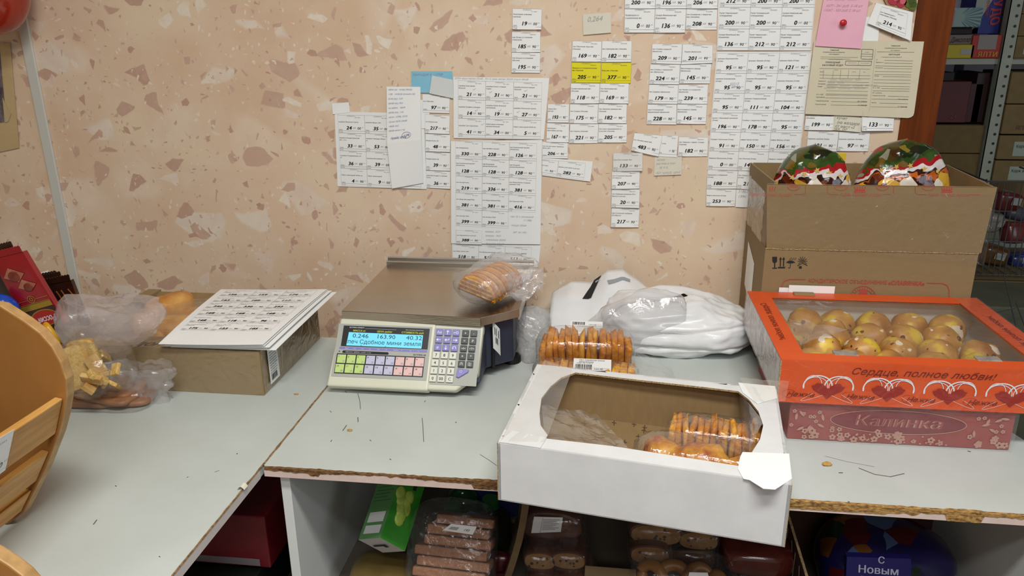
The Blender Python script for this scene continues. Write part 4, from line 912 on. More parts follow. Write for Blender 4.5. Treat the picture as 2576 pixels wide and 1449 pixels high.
# ------------------------------------------------------------------ white window box at the counter edge
FL, FR = V((-.151, -.791, CT+.0005)), V((.240, -.855, CT+.0005)); BL, BR = V((-.122, -.512, CT+.0005)), V((.275, -.568, CT+.0005))
HB = .094; hz = V((0, 0, HB)); th = .004
t = thing('pastry_box', 'white cardboard box with torn oval window jutting over the worktop edge', 'box', (.06, -.68, CT))
q = bil(BL, BR, FR, FL); ex = (FR-FL).normalized(); ey = (BL-FL).normalized()
b = MB()
def slab(a, c, n): b.prism([a, c, c+hz, a+hz], n*th)
b.prism([FL, FR, BR, BL], (0, 0, .002))
slab(FL, FR, ey); slab(BL, BR, -ey); slab(FL, BL, ex); slab(FR, BR, -ex)
b.build('box_walls', [mWhiteC], t)
b = MB()
Lr = lambda p, k: p + (q(.5, .5)-p).normalized()*k
for A_, B_, n in ((FL, FR, ey), (BL, BR, -ey), (FL, BL, ex), (FR, BR, -ex)):
    A2, B2 = A_+n*(th+.0004)+V((0, 0, .003)), B_+n*(th+.0004)+V((0, 0, .003)); k = (B2-A2).normalized()*th
    b.add([A2+k, B2-k, B2-k+hz*.94, A2+k+hz*.94], [(0, 1, 2, 3)])
b.add([Lr(FL, .007)+V((0, 0, .0024)), Lr(FR, .007)+V((0, 0, .0024)), Lr(BR, .007)+V((0, 0, .0024)), Lr(BL, .007)+V((0, 0, .0024))], [(0, 1, 2, 3)])
b.build('brown_lining', mCardD, t)
zt = CT+HB
ov = [(1357, 1040), (1362, 1002), (1385, 972), (1412, 950), (1448, 937), (1620, 957), (1740, 970), (1857, 984), (1884, 1005), (1908, 1035), (1920, 1070), (1912, 1105), (1890, 1140), (1858, 1172), (1700, 1147), (1540, 1122), (1372, 1103), (1378, 1095), (1360, 1070)]
OV = [T(x, y, zt+.0005) for x, y in ov]; ctr = sum(OV, V())/len(OV)
corn = [p+hz for p in (BL, BR, FR, FL)]
def rect_hit(p):
    d = p-ctr; best = 9
    for a, c in zip(corn, corn[1:]+corn[:1]):
        e = c-a; den = d.x*e.y-d.y*e.x
        if abs(den) < 1e-9: continue
        s_ = ((a.x-ctr.x)*e.y-(a.y-ctr.y)*e.x)/den; u = ((a.x-ctr.x)*d.y-(a.y-ctr.y)*d.x)/den
        if s_ > 0 and -1e-6 <= u <= 1+1e-6: best = min(best, s_)
    r_ = ctr+d*best; r_.z = zt+.0005; return r_
ring = [(p, rect_hit(p)) for p in OV]
for c in corn:                                              # add the corners to the outer ring
    c = V((c.x, c.y, zt+.0005)); ang = atan2(c.y-ctr.y, c.x-ctr.x)
    i = max(range(len(ring)), key=lambda k: 0)
    A_ = [atan2(p.y-ctr.y, p.x-ctr.x) for p, _ in ring]
    k = min(range(len(ring)), key=lambda k: abs((A_[k]-ang+pi) % (2*pi)-pi))
    d = (A_[k]-ang+pi) % (2*pi)-pi; n = (k+1) % len(ring); pv = k-1
    o2 = n if ((A_[n]-ang+pi) % (2*pi)-pi)*d < 0 else pv
    w = abs(d)/(abs(d)+abs((A_[o2]-ang+pi) % (2*pi)-pi)+1e-9); ip_ = ring[k][0].lerp(ring[o2][0], w)
    ring.insert((max(k, o2) if abs(k-o2) == 1 else len(ring)), (ip_, c))
b = MB(); n = len(ring)
b.add([p for p, _ in ring]+[o_ for _, o_ in ring], [(i, (i+1) % n, n+(i+1) % n, n+i) for i in range(n)])
b.add([p-V((0, 0, .003)) for p, _ in ring]+[o_-V((0, 0, .003)) for _, o_ in ring], [(i, (i+1) % n, n+(i+1) % n, n+i) for i in range(n)])
b.build('window_lid', mWhiteC, t)
b = MB(); b.add([p for p, _ in ring]+[p-V((0, 0, .0032)) for p, _ in ring], [(i, (i+1) % n, n+(i+1) % n, n+i) for i in range(n)]); b.build('cut_cardboard_edge', mCardE, t)
b = MB()
for a, d in ((FL, -ex), (FR, ex)): b.box((a+a+hz)/2+ey*.003+d*.0004, (.001, .006, HB), atan2(ex.y, ex.x))
o = b.build('raw_corner_edge', mCardE, t); o['kind'] = 'stuff'
Z = zt+.0012
b = MB(); P = [T(*p, z=Z) for p in [(1862, 1150), (1868, 1138), (1985, 1142), (1992, 1205), (1950, 1232), (1920, 1230), (1885, 1208), (1870, 1205), (1856, 1180)]]; b.prism(P, (0, 0, .0006))
P = [T(*p, z=Z) for p in [(1878, 1192), (1950, 1212), (1922, 1229)]]; b.build('torn_white_paper', mPaper, t)
b = MB(); P = [T(*p, z=Z) for p in [(1857, 963), (1950, 972), (1955, 1002), (1905, 1016), (1868, 988)]]; b.prism(P, (0, 0, .0005)); b.build('torn_white_paper', mPaper, t)
b = MB(); P = [T(*p, z=Z) for p in [(1255, 1113), (1290, 1085), (1375, 1102), (1360, 1128)]]; b.prism(P, (0, 0, .0012)); b.build('corner_tab', mWhiteC, t)
def rag(pts, zoff, nm, amp=.006, mat=None):
    A_ = [T(x, y, z) for x, y, z in pts]; f = bil(*A_); bb_ = MB()
    bb_.grid(lambda u, v: f(u, v)+V((0, 0, amp*noise.noise(V((u*5, v*5, zoff)))+amp*.4*noise.noise(V((u*16, v*7, zoff))))), 16, 12); return bb_.build(nm, mat or mFilm, t, smooth=180)
rag([(1362, 1020, .880), (1500, 1040, .85), (1600, 1148, .86), (1372, 1108, .890)], 3, 'torn_window_film', .008, film('torn_film', .16, 'f0ece6', .1, 45, .7, .6, .06))
b = MB()
for (x, y) in [(1452, 1040), (1545, 1063), (1595, 1067), (1622, 1075), (1620, 1083), (1606, 1098), (1470, 1065), (1500, 1055), (1572, 1112), (1550, 1122)]:
    for dx_, dy_ in ((6, 1), (0, 6)): b.ribbon([T(x-dx_, y-dy_, CT+.0042), T(x+dx_, y+dy_, CT+.0042)], .0014, (0, 0, 1))
o = b.build('cross_print', M('brown_print_dot', '5a4228', rough=.8), t); o['kind'] = 'stuff'
rag([(1858, 980, .893), (1920, 1060, .893), (1885, 1130, .889), (1862, 1040, .845)], 8, 'torn_window_film', .004, mFilmH)
rag([(1258, 1110, .8965), (1370, 905, .8965), (1440, 930, .8965), (1372, 1112, .8965)], 2, 'film_remnant', .0008, mTape)
rag([(1860, 950, .897), (1985, 960, .92), (1975, 1010, .9), (1900, 1010, .898)], 5, 'film_remnant', .003, mTape)
# packs in the white box
c = q(.79, .36)+V((-.002, .012, .004)); az = atan2(ex.y, ex.x)
waffle_pack('waffle_pack', 'film wrapped row of waffle slices inside the white window box', c, az+.02, .150, 15, .060, .062, 'biscuit packs', 21)
c = q(.735, .70)+V((.0, .004, .004)); t2 = thing('pastry_pack', 'film wrapped browned pastries at the front of the white window box', 'biscuit pack', c, 'biscuit packs')
M3 = Matrix.Rotation(az, 3, 'Z'); mPas = M('browned_pastry', '963f0e', 'e4a83a', 34, .45, bump=.6, lo=.35, hi=.66)
for i, (x, z, rx, rz_) in enumerate([(-.07, .03, .032, .036), (-.005, .034, .04, .036), (.062, .028, .034, .028), (-.035, .02, .03, .02), (.03, .02, .03, .02)]):
    b = MB(); b.blob(c+M3 @ V((x*.9, .004*(-1)**i, z*1.25)), (rx, .028, rz_*1.1), 16, 10, .22, 40, .8, M3, seed=i+3, flat=c.z); b.build('pastry', mPas, t2, smooth=180)
wrap(t2, c+V((0, 0, .042)), (.105, .036, .044), M3, .1, 4)

# ------------------------------------------------------------------ waffle packs and bags behind the white box
t3, M3 = waffle_pack('waffle_pack', 'upright film wrapped waffle pack with a price label before the white bags', (-.043, -.335, CT+.001), .01, .175, 14, .088, .062, 'biscuit packs', 31, tilt=.22)
sticker(t3, lambda u, v: V((-.075+u, -.318+v*.55, .892+v*.25)), .064, .028, [('bar', .004, .010, .024, .013), ('t', '163,90', .036, .010, .004), ('box', .050, .008, .012, .006), ('t', 'печ Сдобное мини', .014, .003, .003)])
t4, M3 = waffle_pack('waffle_pack', 'lower waffle pack with a large barcode label against the white window box', (-.040, -.425, CT+.001), -.03, .18, 13, .055, .06, 'biscuit packs', 41)
sticker(t4, lambda u, v: V((-.062+u, -.458+v*.85, .857+v*.22)), .07, .048, [('bar', .004, .010, .03, .018), ('t', '163,90', .038, .012, .0045), ('box', .052, .010, .014, .007), ('t', 'печ Сдобное мини', .01, .041, .0038), ('t', 'земляника', .01, .035, .0038), ('t', 'упак. 08.12.2019', .006, .031, .003), ('t', 'нетто 0,246', .012, .004, .0035)])
mBagW = M('white_bag_plastic', 'e4e4e5', 'eeeef0', 9, .3, bump=.6, bsc=38, coat=.25)
t = thing('carrier_bag_bundle', 'thick bundle of white plastic carrier bags lying before the marble wall', 'bag bundle', (.155, -.17, CT))
def bund(u, v, k=0):
    a = 2*pi*u; e = .62; ca, sa = cos(a), sin(a); f = max(0, sin(pi*(v*.98+.01)))**.55
    x = math.copysign(abs(ca)**e, ca)*.150*f; y = math.copysign(abs(sa)**e, sa)*.088*f; z = .052*(1-.25*max(0, x/.15))*(-math.copysign(abs(cos(pi*v))**.8, cos(pi*v)))
    p = V((.150+x, -.160+y, CT+.053+z-.012*max(0, x/.15)))
    q_ = V((p.x*5+p.z*3, p.y*20, p.z*20)); w = (1-2*abs(noise.noise(q_)))*.010+(1-2*abs(noise.noise(V((p.x*16, p.y*30, p.z*34)))))*.006+noise.noise(V((p.x*12, p.y*9, p.z*55)))*.006+.003*(1-2*abs(noise.noise(V((p.x*26, p.y*50, p.z*70)))))-.007*max(0, 1-abs((p.z-CT-.032+.06*(p.x-.15)*.3)/.004))-.006*max(0, 1-abs((p.z-CT-.062-.05*(p.x-.15))/.004))
    d = V((x*.3, y, z*1.3)).normalized(); p += d*w
    p.z = max(p.z, CT+.0006); return p
b = MB(); b.grid(bund, 110, 60, cu=True); b.build('bag_stack', mBagW, t, smooth=180)
for k in range(0):                                          # loose outer sheets of the bundle
    def ly(u, v, k=k):
        p = bund(.52+.46*u, .34+.10*k+.16*v); d = (p-V((.15, -.16, CT+.05))).normalized()
        return p+d*(.0015+.009*v*v*(.5+.5*noise.noise(V((u*6, k*3.1, 0))))+.003*noise.noise(V((u*14, v*4, k*2))))+V((0, 0, max(0, CT+.0006-p.z)))
    b = MB(); b.sheet(ly, 40, 6, .0006, (0, 0, 1)); b.build('plastic_bag', mBagW, t, smooth=180)
# loose crinkled clear bag thrown over the bundle
def cr(c, r, rot, seed, name, label, mat, amp=.2, cat='plastic bag', pw=.8, fl=CT+.0006, fr=16, nu=40, nv=26):
    c = V(c); o = thing(name, label, cat, (c.x, c.y, fl), 'loose plastic bags'); b = MB(); b.blob(c, r, nu, nv, amp, fr, pw, rot, flat=fl, seed=seed, ridge=True); b.build('film', mat, o, smooth=180); return o
t = cr((.060, -.232, .872), (.092, .030, .055), Matrix.Rotation(-.45, 3, 'Y') @ Matrix.Rotation(.3, 3, 'X'), 3, 'plastic_bag', 'crinkled shiny clear bag between the waffle pack and white bundle', film('streaky_bag_film', .22, 'f0f0f6', .1, 30, 1.0, .7, .09), fr=11)
t = cr((-.155, -.268, .846), (.03, .03, .052), Matrix.Identity(3), 9, 'plastic_bag', 'crumpled clear bag squeezed between scale foot and waffle pack', mFilmT, .28)
t = thing('printed_bag', 'flattened white bag with a black stripe leaning on the marble wall', 'plastic bag', (-.03, -.05, CT), 'loose plastic bags')
A_ = [Yp(1385, 768, -.02), Yp(1450, 742, .01), Yp(1540, 731, .02), Yp(1610, 745, .015)]
def pb(u, v):
    top_ = [V((-.135, -.02, .862)), V((-.09, -.005, .886)), V((-.045, 0, .884)), V((-.005, 0, .915)), V((.03, 0, .918)), V((.07, -.005, .893)), V((.105, -.02, .87))]
    k = u*6; i = min(5, int(k)); p = top_[i].lerp(top_[i+1], k-i); bt = V((-.13+.24*u, -.16, CT+.012))
    return p.lerp(bt, v)+V((0, -.010*noise.noise(V((u*6, v*4, 1))), .012*sin(pi*v)))
b = MB(); b.sheet(pb, 30, 14, .003, (0, -.7, .7)); b.build('film', mBagW, t, smooth=180)
def pbl(u0, v0, u1, v1, u2, v2, u3, v3, m_): 
    bb_ = MB(); f = bil((u0, v0, 0), (u1, v1, 0), (u2, v2, 0), (u3, v3, 0)); bb_.grid(lambda u, v: pb(*f(u, v)[:2])+V((0, -.0012, .0012)), 8, 3); return bb_.build('printed_stripe', m_, t)
pbl(.37, .03, .44, .03, .36, .42, .28, .42, mInk); pbl(.5, .22, .74, .12, .74, .18, .52, .29, M('grey_print', '9aa0a4', rough=.6))
b = MB(); b.text('ва', lambda u, v: pb(.385+u*4, .14-v*6)+V((0, -.002, .002)), 0, 0, .009, 0, bold=.02); b.build('printed_text', mWhiteInk, t)
t = thing('plastic_bag', 'large clear bag edge draped from the lower waffle pack toward bundle', 'plastic bag', (.06, -.40, CT), 'loose plastic bags')
b = MB(); b.grid(lambda u, v: V((-.02+.15*u+.03*v, -.30-.20*v*u-.05*v, CT+.075*(1-u)*(1-.75*v)+.0015+.006*abs(noise.noise(V((u*7, v*6, 4)))))), 24, 18); b.build('film', mFilm, t, smooth=180)

# ------------------------------------------------------------------ red floral box
mRedB = M('red_floral_card', '8e3a38', '9c4540', 12, .5); mGoldP = M('gold_print', 'b88a78', rough=.6); mRedD = M('dark_red_print', '7a2630', rough=.5)
t = thing('floral_box', 'dark red gift box with gold flowers beneath the orange box', 'box', (.475, -.42, CT))
b = MB(); b.bb((.302, -.560, CT+.0005), (.648, -.285, CT+.071)); b.build('carton', mRedB, t, bev=.0015)
fp = lambda x, z: V((.302+x, -.5612, CT+z)); b = MB(); r = random.Random(8)
FZN = [0]
def flower(x, z, s, n=5):
    FZN[0] += 1
    for k in range(n):
        zo = V((0, -4e-6*(FZN[0]*5+k), 0))
        a = 2*pi*k/n+x*40; c = (x+cos(a)*s*.55, z+sin(a)*s*.55)
        b.add([fp(c[0]+s*.36*cos(j*pi/4), c[1]+s*.36*sin(j*pi/4))+zo for j in range(8)], [tuple(range(8))])
def leaf(x, z, s, a):
    FZN[0] += 1
    b.add([fp(x+cos(a)*s*p-sin(a)*s*w, z+sin(a)*s*p+cos(a)*s*w)+V((0, -2e-5*FZN[0], 0)) for p, w in [(0, 0), (.35, .16), (.7, .14), (1, 0), (.7, -.14), (.35, -.16)]], [tuple(range(6))])
for i in range(34):
    x, z = r.uniform(.006, .338), r.uniform(.006, .024)
    flower(x, z, r.uniform(.0045, .008))
for i in range(26):
    x, z = r.choice([r.uniform(.004, .07), r.uniform(.27, .338)]), r.uniform(.025, .064); (flower(x, z, .004) if i % 2 else leaf(x, z, .014, r.uniform(0, 6)))
for i in range(24):
    x, z = r.uniform(.1, .25), r.uniform(.004, .018); b.disc(fp(x, z)+V((0, -3e-5*i, 0)), (0, -1, 0), .0017, .0002, 6)
b.ribbon([fp(.17+.105*cos(k*pi/24), .041+.021*sin(k*pi/24)) for k in range(49)], .0012, (0, -1, 0))
b.text('Калинка', fp, .17, .033, .019, 0, al='c', shear=.15, bold=.03, sx=1.25); b.build('floral_print', mGoldP, t)
b = MB(); b.add([fp(.17+.103*cos(k*pi/24), .041+.0195*sin(k*pi/24))+V((0, .0005, 0)) for k in range(48)], [tuple(range(48))]); b.build('oval_field', mRedD, t)
b = MB(); b.text('Калинка', lambda u, v: fp(u, v)+V((0, -.0004, 0)), .1703, .0334, .019, 0, al='c', shear=.15, bold=-.02, sx=1.33); b.build('title_lettering', mRedB, t)
b = MB(); b.grid(lambda u, v: V((.300+.35*u, -.5655-.001*abs(noise.noise(V((u*20+v*5, v*6, 2)))), CT+.001+.072*v)), 30, 8); b.build('film_wrap', film('thin_shiny_film', .08, 'ead8d4', .12, 50, .8, .5, .04), t, smooth=180)

# ------------------------------------------------------------------ orange window box
mOr = M('orange_card', 'd9511e', 'e05a26', 10, .4); mWin = M('white_liner', 'd7d3cb', rough=.7); mOrD = M('orange_print', '6e160c', rough=.6)
mFloralW = M('pale_floral_side', 'cfc4c0', 'a78f92', 26, .6, lo=.5, hi=.62)
OX0, OX1, OY0, OY1, OZ0, OZ1 = .277, .712, -.570, -.226, CT+.0725, CT+.146
t = thing('window_box', 'bright orange window box of jam buns on the red floral box', 'box', (.49, -.40, OZ0))
b = MB(); b.bb((OX0+.0026, OY0+.0026, OZ0+.0003), (OX1-.0002, OY1-.0002, OZ0+.002)); b.build('bottom_panel', mWin, t)
b = MB(); b.bb((OX0, OY0, OZ0), (OX1, OY0+.0025, OZ1)); b.build('front_panel', mOr, t)
b = MB(); b.bb((OX0+.0026, OY1-.0025, OZ0+.002), (OX1, OY1, OZ1)); b.bb((OX1-.0025, OY0+.0026, OZ0+.002), (OX1, OY1-.0025, OZ1)); b.build('back_panel', mWin, t)
b = MB(); b.bb((OX0, OY0+.0026, OZ0), (OX0+.0025, OY1, OZ1)); b.build('side_panel', mFloralW, t)
w0, w1, v0, v1 = .318, .668, -.540, -.259
b = MB()
for a, c in [((OX0, OY0), (w0, OY1)), ((w1, OY0), (OX1, OY1)), ((w0, OY0), (w1, v0)), ((w0, v1), (w1, OY1))]: b.bb((*a, OZ1), (*c, OZ1+.002))
b.build('lid_frame', mOr, t)
b = MB(); b.bb((OX0-.0004, OY0-.0006, OZ0), (OX0+.0012, OY0+.001, OZ1-.0002)); b.build('raw_edge', mCardE, t)
b = MB()
def wf(u, v):
    p = V((w0-.004+(w1-w0+.008)*u, v1+.004+(v0-v1-.008)*v, OZ1-.0005)); p.z -= .010*sin(pi*u)*sin(pi*v)*(.6+.5*noise.noise(V((u*4, v*4, 6)))); return p
b.grid(wf, 24, 18)
k = len(b.f); keep = []
for i, f_ in enumerate(b.f):
    u = (i % 24+.5)/24; v = (i//24+.5)/18
    if ((u-.25)/.2)**2+((v-.82)/.16)**2 > 1: keep.append(f_)                 # torn hole over the buns
b.f = keep; b.m = [0]*len(keep); b.build('window_film', film('window_film', .13, 'd9c0a0', .1, 30, .6, .5, .05), t, smooth=180)
rg = MB(); A_ = [T(1985, 800, .94), T(2135, 828, .945), T(2010, 868, .93), T(1990, 845, .93)]; f = bil(*A_)
rg.grid(lambda u, v: f(u, v)+V((0, 0, .006*noise.noise(V((u*5, v*5, 9))))), 12, 8); rg.build('torn_film', mFilmH, t, smooth=180)
for (px0, px1, py) in [(2100, 2160, 893), (2465, 2525, 911)]:
    A0 = T(px0, py, OZ1+.002); A1 = T(px1, py, OZ1+.002); b = MB(); b.bb((A0.x, v0-.004, OZ1-.0005), (A1.x, v0+.016, OZ1+.0035)); b.build('locking_tab', M('dull_film_tab', 'a59c92', '7d756c', 60, .25), t, bev=.002)
A0 = T(1997, 741, OZ1+.002); A1 = T(2052, 746, OZ1+.002); b = MB(); b.bb((A0.x, OY1-.018, OZ1+.0005), (A1.x, OY1-.003, OZ1+.005)); b.build('locking_tab', mCard, t, bev=.001)
of = lambda x, z: V((OX0+x, OY0-.0009, OZ0+z)); b = MB()
b.text('Сердце, полное любви!', of, .215, .0550, .0115, 0, al='c', shear=.45, width=.215, sx=1.2)
for i in range(5):
    cx_ = .077+i*.092; b.text('Нежна', of, cx_-.072+.008, .0115, .0085, 0, shear=.5, bold=-.008, sx=1.15)
    b.ribbon([of(cx_-.06+.012*cos(a*.4)*(1-a/40), .016+.007*sin(a*.4)) for a in range(18)], .0004, (0, -1, 0))
b.build('script_lettering', mOrD, t)
b = MB()
for i in range(5):
    cx_ = .077+i*.092
    for sg in (-1, 1):
        for k, (rx, rz_, wd) in enumerate([(.036, .021, .0021), (.030, .017, .0011), (.022, .019, .0010)]):
            P = []
            for a in range(19):
                t_ = a/18*pi*1.25-.25; P.append(of(cx_+sg*(.036-rx*.0-rx*.55+rx*.62*cos(t_)+.0*k), .031+rz_*sin(t_)*.9+.001*k))
            P.append(of(cx_, .012)); b.ribbon(P, wd, (0, -1, 0))
        b.ribbon([of(cx_+sg*(.002+.038*sin(a*.2)), .022-.018*sin(a*.21+.2)+.0*a) for a in range(14)], .0005, (0, -1, 0))
b.build('white_loop_print', mWhiteInk, t)
b = MB()
for i in range(5):
    cx_ = .077+i*.092
    hp = [(0, .0), (.006, .006), (.014, .010), (.022, .015), (.026, .022), (.0215, .023), (.018, .027), (.010, .0265), (.004, .022), (0, .017)]
    for sg in (-1, 1): b.add([of(cx_+sg*x, .010+z)+V((0, -.0004, 0)) for x, z in hp], [tuple(range(len(hp)))])
b.build('heart_print', M('heart_red', '9c2318', rough=.5), t)
b = MB()
tl = lambda u, v: V((OX0+.02-v, OY1-.05-u, OZ1+.0026)); b.text('Сердце, полное любви!', tl, .02, -.004, .012, 0, shear=.4, bold=-.008, width=.22)
tr_ = lambda u, v: V((w1+.02+v, OY0+.05+u, OZ1+.0026)); b.text('Сердце, полное любви!', tr_, .0, -.004, .012, 0, shear=.4, bold=-.008, width=.23); o = b.build('lid_lettering', mOrD, t); o['kind'] = 'stuff'
b = MB()
b.grid(lambda u, v: V((OX0-.002-.0015*abs(noise.noise(V((u*9+v*6, v*5, 1)))), OY0+(OY1-OY0)*u, OZ0+(OZ1-OZ0+.003)*v)), 24, 8)
b.grid(lambda u, v: V((w1-.002+(OX1-w1+.003)*u, OY0+(OY1-OY0)*v, OZ1+.0035+.002*abs(noise.noise(V((u*7+v*12, v*8, 5)))))), 10, 30)
b.grid(lambda u, v: V((OX0+(OX1-OX0)*u, OY0-.002-.0012*abs(noise.noise(V((u*18+v*6, v*5, 7)))), OZ0+(OZ1-OZ0+.003)*v)), 30, 6)
b.build('film_wrap', film('tight_clear_film', .012, 'ffffff', .1, 40, .8, .6, .035), t, smooth=180)
# jam buns
def bun_mat():
    m, tr, out = nt('jam_bun'); tc = N(tr, 'TexCoord').outputs['Object']; oi = N(tr, 'ObjectInfo')
    off = N(tr, 'VectorMath', {0: tc, 1: N(tr, 'CombineXYZ', {0: math_(tr, 'MULTIPLY', oi.outputs['Random'], 7.0), 1: math_(tr, 'MULTIPLY', oi.outputs['Random'], 31.0)}).outputs[0]}, operation='ADD').outputs[0]
    n1 = N(tr, 'TexNoise', {'Vector': off, 'Scale': 28, 'Detail': 3, 'Roughness': .4}).outputs[0]; n2 = N(tr, 'TexNoise', {'Vector': off, 'Scale': 34, 'Detail': 2, 'Distortion': .6, 'W': 0} if False else {'Vector': N(tr, 'VectorMath', {0: off, 1: (3.3, 1.7, 5.1)}, operation='ADD').outputs[0], 'Scale': 34, 'Detail': 2}).outputs[0]
    col = ramp(tr, n1, [(.30, '9c6228'), (.45, 'b98242'), (.56, 'c8974e'), (.60, 'dcb83c'), (.72, 'e6c84a')])
    col = mixc(tr, ramp(tr, n2, [(.655, 0.0), (.675, 1.0)]), col, lin('eee2cc'))
    n3 = N(tr, 'TexNoise', {'Vector': off, 'Scale': 75, 'Detail': 1}).outputs[0]
    col = mixc(tr, ramp(tr, n3, [(.70, 0.0), (.72, 1.0)]), col, lin('4a2414'))
    p = N(tr, 'BsdfPrincipled', {'Base Color': col, 'Roughness': .45}); tr.links.new(p.outputs[0], out.inputs[0]); return m
mBun = bun_mat(); mSug = M('sugar_white', 'e6dcc8', 'f2ead8', 30, .7); mYlw = M('yellow_crust', 'd8a818', 'e8c440', 30, .4)
r = random.Random(12); nb = 0
rowsn = ['back row by white liner', 'second row from back', 'third row from back', 'front row by lettering']
for j in range(4):
    n_ = 6 if j % 2 == 0 else 5
    for i in range(n_):
        x = .312+(i+.5*(j % 2))*.0665+.002+r.uniform(-.004, .004); y = -.278-j*.0675+r.uniform(-.004, .004)
        hi = 1.18 if (j, i) in ((2, 1), (1, 1)) else 1
        c = V((x, y, OZ0+.0215)); t5 = thing('jam_bun', 'jam bun, %s, %s' % (rowsn[j], ['beside the side panel', 'next inward from the side panel', 'just before the middle', 'just past the middle', 'well past the middle', 'at the shiny far frame'][i]), 'bun', (c.x, c.y, OZ0+.0025), 'jam buns in the orange window box')
        rot = Matrix.Rotation(r.uniform(-.15, .15), 3, 'X') @ Matrix.Rotation(r.uniform(-.15, .15), 3, 'Y') @ Matrix.Rotation(r.uniform(0, 6), 3, 'Z')
        b = MB(); b.blob(c, (.034, .033, .036*hi), 18, 12, .12, 45, .9, rot, seed=nb, flat=OZ0+.0025); b.build('crust', mBun, t5, smooth=180)
        a = r.uniform(-2.2, -.3) if j > 1 else r.uniform(-2.6, -.2)
        d = V((cos(a)*.5, -abs(sin(a))*.55, .75)).normalized(); side = d.cross(V((0, 0, 1))).normalized(); upv = side.cross(d)
        def patch(off, rr, kk, mt, nm):
            cc = d+side*off[0]+upv*off[1]; cc.normalize(); pc = c+V((cc.x*.034, cc.y*.033, cc.z*.036*hi)); bb_ = MB(); sd = cc.cross(V((.2, .1, 1))).normalized(); u2 = sd.cross(cc)
            R3 = Matrix((sd, u2, cc)).transposed(); bb_.blob(pc, (rr[0], rr[1], kk), 10, 6, .25, 90, 1, R3, seed=nb+3); bb_.build(nm, mt, t5, smooth=180)
        pass
        if r.random() < .6: patch((r.uniform(-.5, .4), -.35), (.0045, .0055), .0035, mJam, 'jam_drop')
        nb += 1
# stickers standing behind the orange box
for i, (px0, py0, px1, py1, dy, lb) in enumerate([(1960, 723, 2060, 748, 0, 'rear white label card tucked behind the orange box'), (1985, 717, 2095, 746, .003, 'front white label card tucked behind the orange box')]):
    A0, A1 = Yp(px0, py0, -.2205-dy), Yp(px1, py1+20, -.2205-dy); b = MB(); b.bb((A0.x, -.2212-dy, max(A1.z, .93)), (A1.x, -.2205-dy, A0.z))
    tag(b.build('label_card', mPaper, bev=.0003), lb, 'label', 'label cards behind the orange box')

# ------------------------------------------------------------------ big brown carton
BX0, BX1, BY0, BY1, BZ1 = .306, .704, -.2185, .022, 1.036
mCardB = M('big_carton_cardboard', '8b7450', '8f7854', 60, .8, stretch=(1, 1, 3), bump=.05)
t = thing('brown_carton', 'tall open brown carton with red printing standing behind the orange box', 'box', (.505, -.1, CT))
b = MB(); k = .004
b.bb((BX0+k, BY0+k, CT+.0005), (BX1-k, BY1-k, CT+.005)); b.bb((BX0, BY0, CT+.0003), (BX1, BY0+k, BZ1)); b.bb((BX0, BY1-k, CT+.0003), (BX1, BY1, BZ1)); b.bb((BX0, BY0+k, CT+.0003), (BX0+k, BY1-k, BZ1)); b.bb((BX1-k, BY0+k, CT+.0003), (BX1, BY1-k, BZ1))
b.build('carton_body', mCardB, t)
FZ = 1.166
def flap(name, P, mat=mCardB, off=(0, .004, 0)): b = MB(); b.prism(P, off); return b.build(name, mat, t)
flap('front_flap', [V((BX0+.002, BY0-.0005, BZ1+.001)), V((BX1+.004, BY0-.0005, BZ1+.001)), V((BX1+.008, BY0-.006, FZ)), V((BX0-.010, BY0-.006, FZ-.001))])
flap('left_flap', [V((BX0, BY0+.012, BZ1+.001)), V((BX0, BY1-.002, BZ1+.001)), V((BX0-.004, BY1-.006, FZ+.003)), V((BX0+.008, BY0+.016, FZ))], off=(.004, 0, 0))
flap('right_flap', [V((BX1, BY0+.006, BZ1+.001)), V((BX1, BY1-.002, BZ1+.001)), V((BX1+.012, BY1-.004, FZ+.003)), V((BX1+.006, BY0+.004, FZ))], off=(-.004, 0, 0), mat=mCardD)
flap('back_flap', [V((BX0+.004, BY1, BZ1+.001)), V((BX1-.002, BY1, BZ1+.001)), V((BX1-.002, BY1+.002, FZ+.003)), V((BX0+.004, BY1+.002, FZ+.002))], off=(0, -.004, 0), mat=mCardD)
b = MB(); b.ribbon([V((BX0-.009+(BX1-BX0+.015)*i/40, BY0-.0048, FZ+.0004)) for i in range(41)], .0042, (0, 0, 1)); b.ribbon([V((BX0, BY0-.001-.001*(i % 2), BZ1+.0008*noise.noise(V((i*.3, 0, 0)))))+V(((BX1-BX0)*i/60, 0, 0)) for i in range(61)], .0022, (0, -1, 0)); b.build('crease_and_edge', mCardE, t)
def bf(x, z): return V((x, BY0-.0009, z))
def bfp(px, py):
    p = Yp(px, py, BY0-.0009)
    if p.z > BZ1: p.y += .0001-.0055*(p.z-BZ1)/.13
    return p
b = MB(); L = lambda pts, w, m=0: b.ribbon([bfp(*p) for p in pts], w, (0, -1, 0), m)
def poly(pts): b.add([bfp(*p) for p in pts], [tuple(range(len(pts)))])
poly([(1943, 646), (1955, 646), (1955, 657), (1952, 661), (1946, 661), (1943, 657)]); L([(1949, 660), (1949, 674)], .0022); L([(1943, 674.5), (1955, 674.5)], .0018)
for x in (1963, 1971): L([(x, 670), (x+.5, 652)], .0020); poly([(x-3, 653), (x+4, 653), (x+.7, 646)])
L([(1957, 673), (1975, 673)], .0028)
poly([(1977, 662), (1980, 658), (1986, 655.5), (1992, 655.5), (1998, 658), (2001, 662), (1997, 660.5), (1993, 663), (1989, 661), (1985, 663), (1981, 660.5)]); L([(1989, 656), (1988, 672), (1986, 674), (1983, 673)], .0012)
for i in range(6): x = 1985+i*3; L([(x+1, 654-i % 2), (x+3, 650-i % 2*2)], .0007)
